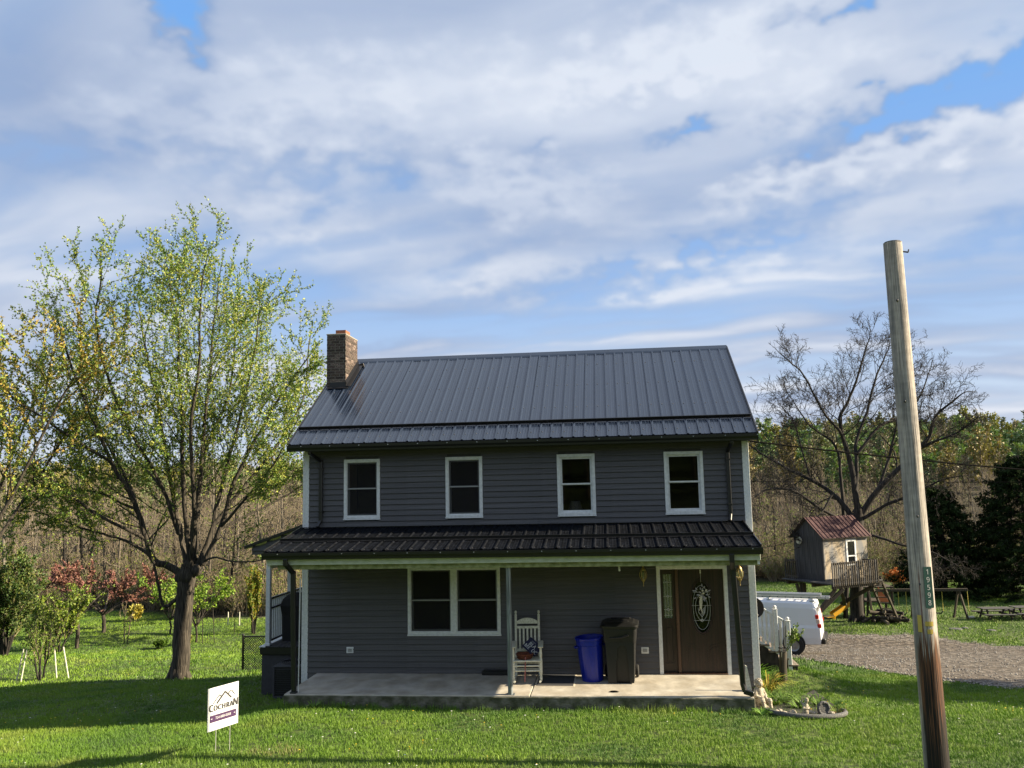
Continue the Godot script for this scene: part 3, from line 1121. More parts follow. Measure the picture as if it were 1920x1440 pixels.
func house_roof() -> void:
	var W := HOUSE_W
	var eave := Vector2(0.4, 4.73)
	var top := Vector2(-3.22, 7.03)
	metal_roof(-0.22, 9.41, 42, eave, top, "roof_panel", M.roof_metal, [0.25, 1.35, 2.45, 3.55])
	var deck := MB.new()
	var tx := Transform3D(Basis(V(0, 0, 1), V(0, 1, 0), V(-1, 0, 0)), Vector3.ZERO)
	# boards under the metal, both slopes, with soffit and fascia
	deck.prism(PackedVector2Array([Vector2(0.39, 4.715), Vector2(-3.22, 7.012), Vector2(-6.83, 4.715), Vector2(-6.83, 4.6), Vector2(-6.44, 4.6), Vector2(-3.22, 6.72), Vector2(-0.0, 4.6), Vector2(0.39, 4.6)]), -9.4, 0.21, tx)
	part(house, "roof_deck", deck, M.black_metal)
	var rear := MB.new()
	rear.quad(V(9.41, 4.73, -6.84), V(-0.22, 4.73, -6.84), V(-0.22, 7.03, -3.22), V(9.41, 7.03, -3.22))
	part(house, "rear_roof", rear, M.roof_metal)
	var ridge := MB.new()
	var b := (top - eave).normalized()
	for s in [1.0, -1.0]:
		for k in 2:
			var o0: float = [0.0, 0.13][k]
			var o1: float = [0.13, 0.17][k]
			var l0: float = [0.05, 0.03][k]
			var l1: float = [0.03, 0.003][k]
			var a := V(-0.225, 7.03 - o0 * b.y + l0, -3.22 - s * b.x * o0)
			var d := V(-0.225, 7.03 - o1 * b.y + l1, -3.22 - s * b.x * o1)
			var e := V(9.64, 0, 0)
			if s > 0.0:
				ridge.quad(d, d + e, a + e, a)
			else:
				ridge.quad(a, a + e, d + e, d)
	ridge.tri(V(-0.225, 7.08, -3.22), V(-0.225, 7.06 - 0.13 * b.y, -3.22 - b.x * 0.13), V(-0.225, 7.06 - 0.13 * b.y, -3.22 + b.x * 0.13))
	ridge.tri(V(9.415, 7.08, -3.22), V(9.415, 7.06 - 0.13 * b.y, -3.22 + b.x * 0.13), V(9.415, 7.06 - 0.13 * b.y, -3.22 - b.x * 0.13))
	part(house, "ridge_cap", ridge, M.roof_metal)
	for x in [-0.235, 9.405]:
		var tr := MB.new()
		for s in [[eave, top], [Vector2(-6.84, 4.73), top]]:
			var p: Vector2 = s[0]
			var q: Vector2 = s[1]
			tr.bar(V(x + 0.01, p.y - 0.035, p.x), V(x + 0.01, q.y - 0.035, q.x), 0.03, 0.13, 0.004)
		part(house, "rake_trim", tr, M.black_metal)
	gutter(-0.22, 9.41, 0.4, 4.575, 4.7)
	# snow rail across the ribs
	var up := V(0, top.y - eave.y, top.x - eave.x).normalized()
	var nor := V(0, 0.844, 0.5363)
	snow_rail(V(-0.2, 4.73, 0.4) + up * 0.64, 9.59, up, nor, 0.2293)
	# chimney
	var ch := MB.new()
	ch.box(V(-0.175, -1.2, -2.825), V(0.285, 7.47, -1.885))
	var stack := part(house, "chimney", ch, M.mortar)
	var bk := MB.new()
	var y := 5.2
	var row := 0
	while y < 7.42:
		for side in 4:
			var span: float = 0.47 if side % 2 == 0 else 0.95
			var u := -0.105 if row % 2 else 0.0
			while u < span - 0.01:
				var a := maxf(u, 0.0) + 0.005
				var e := minf(u + 0.205, span) - 0.005
				if e - a > 0.02:
					var g := rng.randf_range(0.45, 1.15)
					bk.col = Color(g, g * rng.randf_range(0.92, 1.0), g * rng.randf_range(0.86, 1.0)) * 0.48
					if rng.randf() < 0.1:
						bk.col = Color(1, 1, 1) * rng.randf_range(0.8, 1.0)
					if side == 0:
						bk.box(V(-0.18 + a, y, -1.886), V(-0.18 + e, y + 0.057, -1.878))
					elif side == 2:
						bk.box(V(-0.18 + a, y, -2.832), V(-0.18 + e, y + 0.057, -2.824))
					elif side == 1:
						bk.box(V(0.284, y, -2.83 + a), V(0.292, y + 0.057, -2.83 + e))
					else:
						bk.box(V(-0.182, y, -2.83 + a), V(-0.174, y + 0.057, -2.83 + e))
				u += 0.21
		y += 0.0667
		row += 1
	kind(part(stack, "bricks", bk, M.brick), "stuff")
	var cap := MB.new()
	cap.cbox(V(-0.19, 7.47, -2.84), V(0.3, 7.505, -1.87), 0.008)
	part(stack, "chimney_cap", cap, M.mortar)
	var fl := MB.new()
	for k in [[V(-0.05, 7.5, -2.5), V(0.2, 7.64, -2.47)], [V(-0.05, 7.5, -2.18), V(0.2, 7.64, -2.15)], [V(-0.05, 7.5, -2.47), V(-0.02, 7.639, -2.18)], [V(0.17, 7.5, -2.47), V(0.2, 7.639, -2.18)]]:
		fl.box(k[0], k[1])
	part(stack, "flue_liner", fl, M.flue_clay)
	var fsh := MB.new()
	fsh.cbox(V(-0.1, 6.17, -1.883), V(0.31, 6.32, -1.862), 0.004)
	fsh.bar(V(0.3, 6.25, -1.87), V(0.3, 6.9, -2.9), 0.02, 0.2, 0.004)
	fsh.bar(V(-0.16, 6.19, -1.84), V(0.36, 6.19, -1.84), 0.1, 0.012, 0.003, V(0, 0.844, 0.536))
	fsh.bar(V(0.36, 6.215, -1.84), V(0.36, 6.86, -2.86), 0.12, 0.012, 0.003, V(0, 0.844, 0.536))
	fsh.bar(V(0.285, 6.83, -2.87), V(0.45, 6.87, -2.87), 0.03, 0.1, 0.004)
	part(stack, "flashing", fsh, M.black_metal)
	# upper downspouts
	for s in [[0.37, 0.25], [8.855, 8.9]]:
		var ds := MB.new()
		var x: float = s[0]
		ds.bar(V(s[1], 4.58, 0.45), V(s[1], 4.52, 0.44), 0.07, 0.06, 0.01)
		ds.bar(V(s[1], 4.54, 0.45), V(x, 4.38, 0.075), 0.06, 0.07, 0.01)
		ds.bar(V(x, 4.4, 0.07), V(x, 3.1, 0.07), 0.075, 0.06, 0.01)
		ds.bar(V(x, 3.12, 0.07), V(x - 0.03, 2.99, 0.17), 0.07, 0.06, 0.01)
		for yy in [4.2, 3.3]:
			ds.cbox(V(x - 0.05, yy, 0.02), V(x + 0.05, yy + 0.03, 0.108), 0.003)
		part(house, "downspout", ds, M.black_metal)


func snow_rail(from: Vector3, length: float, up: Vector3, nor: Vector3, spacing: float) -> void:
	var mb := MB.new()
	var r := V(length, 0, 0)
	var a := from + nor * 0.028
	# an angle: foot along the ribs, upright leg, small returned lip
	mb.bar(a - up * 0.025, a - up * 0.025 + r, 0.07, 0.004, 0.001, nor)
	mb.bar(a + nor * 0.026, a + nor * 0.026 + r, 0.004, 0.052, 0.001, nor)
	mb.bar(a + nor * 0.052 - up * 0.008, a + nor * 0.052 - up * 0.008 + r, 0.02, 0.004, 0.001, nor)
	part(house, "snow_rail", mb, M.black_metal)


func porch() -> void:
	var W := HOUSE_W
	metal_roof(-0.05, 9.1, 40, Vector2(2.0, 2.625), Vector2(0.02, 2.965), "porch_roof_panel", M.porch_roof_metal, [0.1])
	var tx := Transform3D(Basis(V(0, 0, 1), V(0, 1, 0), V(-1, 0, 0)), Vector3.ZERO)
	var deck := MB.new()
	deck.prism(PackedVector2Array([Vector2(1.99, 2.612), Vector2(0.024, 2.95), Vector2(0.024, 2.8), Vector2(1.99, 2.48)]), -9.09, 0.04, tx)
	part(house, "porch_roof_deck", deck, M.black_metal)
	var trim := MB.new()
	for x in [-0.055, 9.095]:
		trim.bar(V(x, 2.6, 2.0), V(x, 2.95, 0.024), 0.025, 0.12, 0.004)
	trim.bar(V(-0.05, 2.985, 0.03), V(9.1, 2.985, 0.03), 0.06, 0.012, 0.003)
	part(house, "porch_roof_trim", trim, M.black_metal)
	var up := V(0, 0.34, -1.98).normalized()
	snow_rail(V(-0.04, 2.625, 2.0) + up * 0.76, 9.13, up, V(0, 1.98, 0.34).normalized(), 0.229)
	gutter(-0.06, 9.11, 1.995, 2.485, 2.61)
	# dust and lichen crusts in the pans of the porch roof
	var fas := MB.new()
	fas.cbox(V(-0.02, 2.375, 1.93), V(9.08, 2.484, 1.965), 0.004)
	part(house, "fascia_board", fas, M.fascia_white)
	var beam := MB.new()
	beam.cbox(V(0.16, 2.28, 1.7), V(9.05, 2.374, 1.86), 0.008)
	part(house, "porch_beam", beam, M.beam_mossy)
	var ceil := MB.new()
	ceil.box(V(0.02, 2.376, 0.03), V(9.05, 2.4, 1.929))
	part(house, "porch_ceiling", ceil, M.ceiling_board)
	for x in [0.0, 9.03]:
		var en := MB.new()
		en.prism(PackedVector2Array([Vector2(0.03, 2.3), Vector2(1.929, 2.3), Vector2(1.929, 2.47), Vector2(0.03, 2.79)]), -x - 0.04, -x, tx)
		part(house, "porch_end_panel", en, M.white_trim)
	# slab in two pours with an open joint
	for s in [[0.297, 4.906], [4.916, 8.865]]:
		var sl := MB.new()
		sl.cbox(V(s[0], -0.4, 0.0), V(s[1], 0.0, 1.82), 0.012)
		part(house, "porch_slab", sl, M.concrete)
	var edge := MB.new()
	edge.cbox(V(0.285, -0.5, 1.6), V(8.877, -0.022, 1.832), 0.012)
	part(house, "slab_edge", edge, M.slab_edge)
	# round steel post
	var post := MB.new()
	post.rod(V(4.55, 0.01, 1.74), V(4.555, 2.27, 1.76), 0.048, 16)
	post.cbox(V(4.47, 0.0, 1.66), V(4.63, 0.012, 1.8), 0.003)
	post.cbox(V(4.49, 2.262, 1.7), V(4.62, 2.279, 1.82), 0.003)
	part(house, "porch_post", post, M.steel)
	# lower downspouts
	var dl := MB.new()
	dl.bar(V(0.39, 2.5, 2.06), V(0.39, 2.37, 2.05), 0.085, 0.075, 0.012)
	dl.bar(V(0.39, 2.4, 2.05), V(0.44, 2.22, 1.8), 0.085, 0.075, 0.012)
	dl.bar(V(0.44, 2.25, 1.79), V(0.462, 0.03, 1.74), 0.09, 0.075, 0.012)
	dl.cbox(V(0.4, 0.0, 1.69), V(0.52, 0.03, 1.8), 0.006)
	part(house, "downspout", dl, M.black_metal)
	var dr := MB.new()
	dr.bar(V(8.57, 2.5, 2.06), V(8.57, 2.34, 2.05), 0.085, 0.075, 0.012)
	dr.bar(V(8.57, 2.38, 2.05), V(8.61, 2.2, 1.85), 0.085, 0.075, 0.012)
	dr.bar(V(8.605, 2.24, 1.86), V(8.69, 0.18, 1.75), 0.09, 0.075, 0.012)
	dr.bar(V(8.688, 0.22, 1.75), V(8.72, 0.08, 1.77), 0.088, 0.076, 0.012)
	dr.bar(V(8.7, 0.09, 1.77), V(8.86, 0.045, 1.8), 0.076, 0.088, 0.012)
	part(house, "downspout", dr, M.black_metal)
	var hk := MB.new()
	hk.rod(V(6.59, 2.28, 1.73), V(6.595, 2.2, 1.73), 0.018, 8)
	hk.ball(V(6.595, 2.2, 1.73), V(0.02, 0.02, 0.02), 8, 6)
	part(house, "porch_hook", hk, M.old_white)
	# outlets
	for x in [0.93, 6.985]:
		var ob := MB.new()
		ob.cbox(V(x, 0.4, 0.0), V(x + 0.15, 0.525, 0.03), 0.006)
		var box := part(house, "outlet_cover", ob, M.white_trim)
		var lid := MB.new()
		lid.cbox(V(x + 0.03, 0.43, 0.026), V(x + 0.12, 0.495, 0.036), 0.004)
		for k in 2:
			lid.box(V(x + 0.04 + k * 0.04, 0.44, 0.0355), V(x + 0.07 + k * 0.04, 0.485, 0.04))
		part(box, "outlet_lid", lid, M.sash_grey)
	front_door()
	for x in [7.077, 8.965]:
		wall_lantern(x)


func wall_lantern(x: float) -> void:
	var mb := MB.new()
	var y := 1.93
	mb.lathe(PackedVector2Array([Vector2(0.05, 0), Vector2(0.05, 0.012), Vector2(0.03, 0.02), Vector2(0, 0.02)]), 12, Transform3D(Basis(Vector3.RIGHT, PI / 2), V(x, y + 0.02, 0.02)))
	mb.tube(PackedVector3Array([V(x, y + 0.02, 0.03), V(x, y + 0.0, 0.09), V(x, y - 0.05, 0.12), V(x, y - 0.08, 0.13)]), PackedFloat32Array([0.009, 0.009, 0.008, 0.008]), 8)
	# six ribs of the cage, splayed outwards to the shoulders
	for k in 6:
		var a := TAU * k / 6.0
		var o := V(cos(a), 0, sin(a))
		var c := V(x, y, 0.13)
		mb.tube(PackedVector3Array([c + o * 0.03 + V(0, -0.085, 0), c + o * 0.068 + V(0, -0.02, 0), c + o * 0.07 + V(0, 0.05, 0), c + o * 0.045 + V(0, 0.115, 0)]), PackedFloat32Array([0.006, 0.006, 0.006, 0.006]), 6)
	mb.lathe(PackedVector2Array([Vector2(0, -0.21), Vector2(0.01, -0.2), Vector2(0.006, -0.17), Vector2(0.012, -0.12), Vector2(0.034, -0.1), Vector2(0.036, -0.08), Vector2(0.0, -0.078)]), 10, Transform3D(Basis.IDENTITY, V(x, y, 0.13)))
	var o := part(house, "wall_lantern", mb, M.brass)
	var gl := MB.new()
	gl.lathe(PackedVector2Array([Vector2(0.028, -0.08), Vector2(0.062, -0.02), Vector2(0.064, 0.05), Vector2(0.04, 0.112)]), 6, Transform3D(Basis.IDENTITY, V(x, y, 0.13)))
	part(o, "lantern_glass", gl, M.frosted)
	var cp := MB.new()
	cp.lathe(PackedVector2Array([Vector2(0.05, 0.11), Vector2(0.052, 0.12), Vector2(0.03, 0.16), Vector2(0.014, 0.172), Vector2(0.016, 0.185), Vector2(0, 0.2)]), 12, Transform3D(Basis.IDENTITY, V(x, y, 0.13)))
	part(o, "lantern_cap", cp, M.brass)


func oval(cx: float, cy: float, rx: float, ry: float, n: int) -> PackedVector2Array:
	var p := PackedVector2Array()
	for i in n:
		var a := TAU * i / n
		p.append(Vector2(cx + cos(a) * rx, cy + sin(a) * ry))
	return p


func front_door() -> void:
	var cs := MB.new()
	cs.cbox(V(7.338, 0.0, 0.0), V(7.412, 2.12, 0.04), 0.006)
	cs.cbox(V(8.66, 0.0, 0.0), V(8.734, 2.12, 0.04), 0.006)
	cs.cbox(V(7.412, 2.045, 0.0), V(8.66, 2.12, 0.0395), 0.006)
	cs.box(V(7.39, 0.0, -0.16), V(7.414, 2.07, 0.02))
	cs.box(V(8.658, 0.0, -0.16), V(8.682, 2.07, 0.02))
	cs.box(V(7.414, 2.043, -0.16), V(8.658, 2.069, 0.0195))
	part(house, "door_casing", cs, M.white_trim)
	var sill := MB.new()
	sill.cbox(V(7.414, 0.001, -0.14), V(8.658, 0.028, 0.05), 0.006)
	part(house, "threshold", sill, M.door_edge)
	# sidelight on the left
	var sl := MB.new()
	var z := -0.06
	for b in [[7.414, 0.03, 7.47, 2.043], [7.645, 0.03, 7.705, 2.043], [7.47, 1.94, 7.645, 2.043], [7.47, 0.93, 7.645, 1.07], [7.47, 0.03, 7.645, 0.2]]:
		sl.box(V(b[0], b[1], z - 0.045), V(b[2], b[3], z))
	sl.box(V(7.47, 0.2, z - 0.04), V(7.645, 0.93, z - 0.014))
	sl.cbox(V(7.495, 0.24, z - 0.015), V(7.62, 0.89, z - 0.004), 0.01)
	var side := part(house, "sidelight", sl, M.door_wood)
	var gp := MB.new()
	gp.box(V(7.468, 1.068, z - 0.03), V(7.647, 1.942, z - 0.022))
	part(side, "sidelight_pane", gp, M.frosted)
	var cm := MB.new()
	for x in [7.5, 7.557, 7.614]:
		cm.rod(V(x, 1.08, z - 0.02), V(x, 1.93, z - 0.02), 0.0035, 6)
	for y in [1.13, 1.24, 1.5, 1.78]:
		cm.rod(V(7.475, y, z - 0.02), V(7.64, y, z - 0.02), 0.0035, 6)
	for y in [1.24, 1.5]:
		for k in 4:
			var a := V(7.557, y, z - 0.019) + V(cos(k * PI / 2), sin(k * PI / 2), 0) * 0.028
			var b := V(7.557, y, z - 0.019) + V(cos((k + 1) * PI / 2), sin((k + 1) * PI / 2), 0) * 0.028
			cm.rod(a, b, 0.004, 6)
	part(side, "leading", cm, M.aluminium)
	var mu := MB.new()
	mu.cbox(V(7.705, 0.03, -0.1), V(7.765, 2.043, 0.012), 0.006)
	mu.ball(V(7.715, 0.95, 0.03), V(0.018, 0.018, 0.018), 8, 6)
	part(house, "door_jamb", mu, M.door_edge)
	# the door leaf: stiles and rails round an oval opening, two raised panels below
	var dz := -0.035
	var x0 := 7.772
	var x1 := 8.655
	var y1 := 2.04
	var cx := 8.215
	var cy := 1.3
	var rx := 0.195
	var ry := 0.5
	var leaf := MB.new()
	var n := 40
	# face between the oval and the outline of the door, as a ring of quads
	for i in n:
		var q := []
		for k in [i, i + 1]:
			var a: float = TAU * k / n
			var d := Vector2(cos(a), sin(a))
			var s := 1e9
			if absf(d.x) > 1e-6:
				s = minf(s, ((x1 if d.x > 0 else x0) - cx) / d.x)
			if absf(d.y) > 1e-6:
				s = minf(s, ((y1 if d.y > 0 else 0.72) - cy) / d.y)
			q.append(Vector2(cx, cy) + Vector2(d.x * rx, d.y * ry))
			q.append(Vector2(cx, cy) + d * s)
		leaf.quad(V(q[0].x, q[0].y, dz), V(q[1].x, q[1].y, dz), V(q[3].x, q[3].y, dz), V(q[2].x, q[2].y, dz))
		leaf.quad(V(q[0].x, q[0].y, dz), V(q[2].x, q[2].y, dz), V(q[2].x, q[2].y, dz - 0.04), V(q[0].x, q[0].y, dz - 0.04))
	leaf.box(V(x0, 0.03, dz - 0.045), V(x1, 0.72, dz - 0.001))
	leaf.box(V(x0, 0.03, dz - 0.046), V(x0 + 0.1, y1, dz - 0.0015))
	leaf.box(V(x1 - 0.1, 0.03, dz - 0.046), V(x1, y1, dz - 0.0015))
	leaf.box(V(x0 + 0.1, y1 - 0.1, dz - 0.046), V(x1 - 0.1, y1, dz - 0.0018))
	var door := part(house, "door", leaf, M.door_wood)
	# raised oval moulding
	for rr in [[rx + 0.012, ry + 0.012, 0.014], [rx + 0.045, ry + 0.045, 0.009]]:
		var mo := MB.new()
		var pts := PackedVector3Array()
		var rad := PackedFloat32Array()
		for i in 41:
			var a := TAU * i / 40.0
			pts.append(V(cx + cos(a) * rr[0], cy + sin(a) * rr[1], dz))
			rad.append(rr[2])
		mo.tube(pts, rad, 8, false)
		part(door, "oval_moulding", mo, M.door_wood)
	for s in [-1.0, 1.0]:
		var pn := MB.new()
		var px: float = cx + s * 0.205
		var poly := PackedVector2Array([Vector2(-0.125, 0), Vector2(0.125, 0), Vector2(0.125, 0.3 if s < 0 else 0.4), Vector2(0.04 * s * -1.0 - 0.0, 0.37), Vector2(-0.125, 0.4 if s < 0 else 0.3)])
		pn.prism(poly, dz - 0.01, dz + 0.006, Transform3D(Basis.IDENTITY, V(px, 0.19, 0)))
		var inner := PackedVector2Array()
		for p in poly:
			inner.append((p - Vector2(0, 0.18)) * 0.72 + Vector2(0, 0.18))
		pn.prism(inner, dz + 0.005, dz + 0.014, Transform3D(Basis.IDENTITY, V(px, 0.19, 0)))
		part(door, "door_panel", pn, M.door_wood)
	var g := MB.new()
	g.prism(oval(cx, cy, rx + 0.004, ry + 0.004, 32), dz - 0.03, dz - 0.024)
	part(door, "oval_pane", g, M.glass)
	var le := MB.new()
	var lz := dz - 0.02
	for sc in [0.86, 0.62]:
		var pts := PackedVector3Array()
		var rad := PackedFloat32Array()
		for i in 33:
			var a := TAU * i / 32.0
			pts.append(V(cx + cos(a) * rx * sc, cy - 0.02 + sin(a) * ry * sc * (1.0 if sc > 0.7 else 0.8), lz))
			rad.append(0.004)
		le.tube(pts, rad, 6, false)
	for y in [cy - 0.27, cy + 0.02, cy + 0.28]:
		var half := rx * sqrt(1.0 - pow((y - cy) / ry, 2.0))
		le.rod(V(cx - half, y, lz), V(cx + half, y, lz), 0.0035, 6)
	for k in 5:
		var yy := cy - 0.02 - k * 0.03
		le.tube(PackedVector3Array([V(cx - 0.01, yy - 0.06, lz), V(cx + 0.03, yy - 0.03, lz), V(cx + 0.09 - k * 0.008, yy + 0.05, lz)]), PackedFloat32Array([0.004, 0.005, 0.003]), 6)
	for s in [-1.0, 1.0]:
		le.tube(PackedVector3Array([V(cx + s * 0.07, cy - 0.02, lz), V(cx + s * 0.06, cy - 0.12, lz), V(cx, cy - 0.2, lz), V(cx, cy - 0.27, lz)]), PackedFloat32Array([0.005, 0.005, 0.005, 0.004]), 6)
	for k in 4:
		var c := V(cx, cy - 0.27, lz)
		le.rod(c + V(cos(k * PI / 2), sin(k * PI / 2), 0) * 0.03, c + V(cos((k + 1) * PI / 2), sin((k + 1) * PI / 2), 0) * 0.03, 0.005, 6)
	part(door, "leading", le, M.aluminium)
	# dried flower swag with a white ribbon on a hook
	var sw := thing("door_swag", "white ribbon swag with pale flowers and dark leaves hung on the front door", "swag", V(8.215, 1.53, -0.03))
	var rb := MB.new()
	rb.rod(V(0.0, 0.25, 0.03), V(0.0, 0.46, 0.012), 0.003, 6)
	rb.cbox(V(-0.012, 0.42, 0.004), V(0.012, 0.5, 0.02), 0.004)
	rb.tube(PackedVector3Array([V(-0.01, -0.02, 0.05), V(-0.035, -0.12, 0.05), V(-0.03, -0.22, 0.045), V(-0.05, -0.3, 0.04)]), PackedFloat32Array([0.014, 0.02, 0.016, 0.008]), 8)
	rb.tube(PackedVector3Array([V(0.0, -0.02, 0.05), V(0.0, -0.14, 0.05), V(-0.015, -0.26, 0.045), V(0.01, -0.36, 0.04)]), PackedFloat32Array([0.014, 0.015, 0.012, 0.006]), 8)
	part(sw, "ribbon", rb, M.old_white)
	var fl := MB.new()
	var lv := MB.new()
	lv.col = Color(0.35, 0.35, 0.4)
	for i in 34:
		var a := rng.randf() * TAU
		var d := sqrt(rng.randf()) * 0.15
		var p := V(cos(a) * d, sin(a) * d * 0.9 + 0.03, 0.035 + rng.randf() * 0.03)
		if i % 3 == 0:
			fl.ball(p, V(0.018, 0.016, 0.012) * rng.randf_range(0.6, 1.4), 7, 5)
		else:
			lv.leaf(p, V(cos(a), sin(a), rng.randf_range(-0.2, 0.5)).normalized(), V(-sin(a), cos(a), 0), 0.07, 0.03)
	part(sw, "dried_flowers", fl, M.old_white)
	kind(part(sw, "leaves", lv, M.needle), "stuff")


func side_deck() -> void:
	# raised side porch at the left end of the house, with its own shed roof
	var fo := MB.new()
	fo.box(V(-1.5, -2.6, -5.2), V(-0.002, 0.1, -1.42))
	part(house, "deck_foundation", fo, M.foundation)
	var rim := MB.new()
	rim.cbox(V(-1.53, 0.1, -5.2), V(-0.004, 0.26, -1.37), 0.006)
	part(house, "deck_rim", rim, M.black_metal)
	for i in 10:
		var bd := MB.new()
		bd.cbox(V(-1.54 + i * 0.153, 0.262, -5.2), V(-1.54 + i * 0.153 + 0.147, 0.288, -1.35), 0.004)
		part(house, "deck_board", bd, M.white_trim if i == 0 else M.plank_grey)
	for z in [-1.45, -2.75, -5.0]:
		var po := MB.new()
		po.cbox(V(-1.42, 0.288, z - 0.05), V(-1.32, 2.19, z + 0.05), 0.008)
		po.cbox(V(-1.435, 0.288, z - 0.065), V(-1.305, 0.34, z + 0.065), 0.006)
		part(house, "deck_post", po, M.vinyl_white)
	var be := MB.new()
	be.cbox(V(-1.43, 2.19, -1.5), V(-0.1, 2.32, -1.4), 0.006)
	be.cbox(V(-1.43, 2.19, -5.2), V(-1.31, 2.319, -1.5), 0.006)
	part(house, "deck_beam", be, M.fascia_white)
	var ro := MB.new()
	ro.bar(V(0.0, 3.14, -3.2), V(-1.87, 2.5, -3.2), 4.0, 0.07, 0.006)
	part(house, "deck_roof", ro, M.black_metal)
	var gf := MB.new()
	for r in 6:
		var y := 2.42 + r * 0.115
		var xl := -1.72 + maxf(0.0, (y + 0.115 - 2.53)) / 0.342
		if xl < -0.15:
			lap(gf, xl, -0.005, y, 0.115, Transform3D(Basis.IDENTITY, V(0, 0, -1.3)))
	gf.prism(PackedVector2Array([Vector2(-1.72, 2.33), Vector2(-0.005, 2.33), Vector2(-0.005, 3.06), Vector2(-1.72, 2.48)]), -1.36, -1.299)
	part(house, "deck_gable_siding", gf, M.siding_0)
	var rl := MB.new()
	for y in [1.3, 1.08, 0.36]:
		rl.cbox(V(-1.395, y, -5.0), V(-1.345, y + 0.045, -1.5), 0.006)
	part(house, "deck_rail", rl, M.black_metal)
	for i in 31:
		var z := -1.6 - i * 0.11
		if absf(z + 2.75) < 0.07:
			continue
		var b := MB.new()
		b.cbox(V(-1.385, 0.4, z - 0.02), V(-1.35, 1.3, z + 0.02), 0.006)
		part(house, "baluster", b, M.vinyl_white)


func house_all() -> void:
	house_shell()
	house_roof()
	porch()
	side_deck()


# ---------------------------------------------------------------- trees and plants

class Grower:
	var r := RandomNumberGenerator.new()
	var wood := MB.new()
	var twig := MB.new()
	var leaf := MB.new()
	var leaf_cols: Array = []
	var leaf_l := 0.07
	var leaf_w := 0.045
	var per := 6.0          # leaf sprigs per metre of twig
	var top_level := 3      # the level of the last twigs
	var up := 0.12          # how far shoots bend upwards
	var kids := [9, 7, 6]
	var ratio := [0.5, 0.42, 0.5]
	var spread := 0.8
	var wig := 0.16
	var twig_level := 3
	var min_r := 0.004
	var leaf_from := 2
	var thin := 0.5

	func sprig(p: Vector3, d: Vector3) -> void:
		var q: Color = leaf_cols[r.randi() % leaf_cols.size()] * r.randf_range(0.7, 1.3)
		leaf.col = Color(q.r * 0.17, q.g * 0.23, q.b * 0.035)
		for i in 3:
			var o := (d + V3() * 1.1).normalized()
			var s := o.cross(V3()).normalized()
			leaf.leaf(p + V3() * 0.02, o, s, leaf_l * r.randf_range(0.6, 1.3), leaf_w * r.randf_range(0.7, 1.2))

	func V3() -> Vector3:
		return Vector3(r.randf_range(-1, 1), r.randf_range(-1, 1), r.randf_range(-1, 1))

	func along(pts: PackedVector3Array, t: float) -> Vector3:
		var f := clampf(t, 0.0, 0.9999) * (pts.size() - 1)
		var i := int(f)
		return pts[i].lerp(pts[i + 1], f - i)

	func children(pts: PackedVector3Array, rad: PackedFloat32Array, length: float, level: int, from := 0.2) -> void:
		if level >= top_level:
			return
		var n: int = kids[level]
		for k in n:
			var t := from + (1.0 - from) * (k + r.randf()) / n
			var p := along(pts, t)
			var d := (along(pts, t + 0.03) - along(pts, t - 0.03)).normalized()
			var side := d.cross(V3()).normalized()
			var a := spread * r.randf_range(0.6, 1.25)
			var o := (d * cos(a) + side * sin(a) + Vector3.UP * up * 2.0).normalized()
			var l: float = length * ratio[level] * r.randf_range(0.6, 1.2) * (1.15 - 0.6 * t)
			var rr: float = maxf(rad[int(clampf(t, 0, 0.999) * (rad.size() - 1))] * thin, min_r)
			branch(p, o, l, rr, level + 1)

	func branch(p: Vector3, d: Vector3, l: float, r0: float, level: int) -> void:
		var segs: int = [8, 6, 5, 3, 3][mini(level, 4)]
		var pts := PackedVector3Array([p])
		var rad := PackedFloat32Array([r0])
		for i in segs:
			d = (d + V3() * wig + Vector3.UP * up).normalized()
			p += d * l / segs
			pts.append(p)
			rad.append(maxf(r0 * (1.0 - 0.8 * (i + 1.0) / segs), min_r * 0.6))
		var to := twig if level >= twig_level else wood
		to.tube(pts, rad, [9, 6, 5, 3, 3][mini(level, 4)], false)
		children(pts, rad, l, level)
		if level >= leaf_from and per > 0.0 and leaf_cols.size():
			var n := int(l * per + r.randf())
			for k in n:
				sprig(along(pts, (k + r.randf()) / n), d)

	# A limb whose run is given; side shoots grow from it.
	func limb(pts: Array, r0: float, r1: float, level := 0, from := 0.25) -> void:
		var pk := PackedVector3Array()
		var rad := PackedFloat32Array()
		var n := pts.size()
		var length := 0.0
		for i in n - 1:
			var a: Vector3 = pts[i - 1] if i > 0 else pts[i] * 2.0 - pts[i + 1]
			var b: Vector3 = pts[i]
			var c: Vector3 = pts[i + 1]
			var e: Vector3 = pts[i + 2] if i + 2 < n else c * 2.0 - b
			length += b.distance_to(c)
			for k in 3:
				var t := k / 3.0
				pk.append(b.cubic_interpolate(c, a, e, t) + V3() * 0.02)
				rad.append(lerpf(r0, r1, (i + t) / (n - 1.0)))
		pk.append(pts[n - 1])
		rad.append(r1)
		wood.tube(pk, rad, 9, false)
		children(pk, rad, length, level, from)
		# the leader carries on as a fine shoot
		var d := (pk[pk.size() - 1] - pk[pk.size() - 3]).normalized()
		branch(pk[pk.size() - 1], d, length * 0.12, r1, top_level - 1)


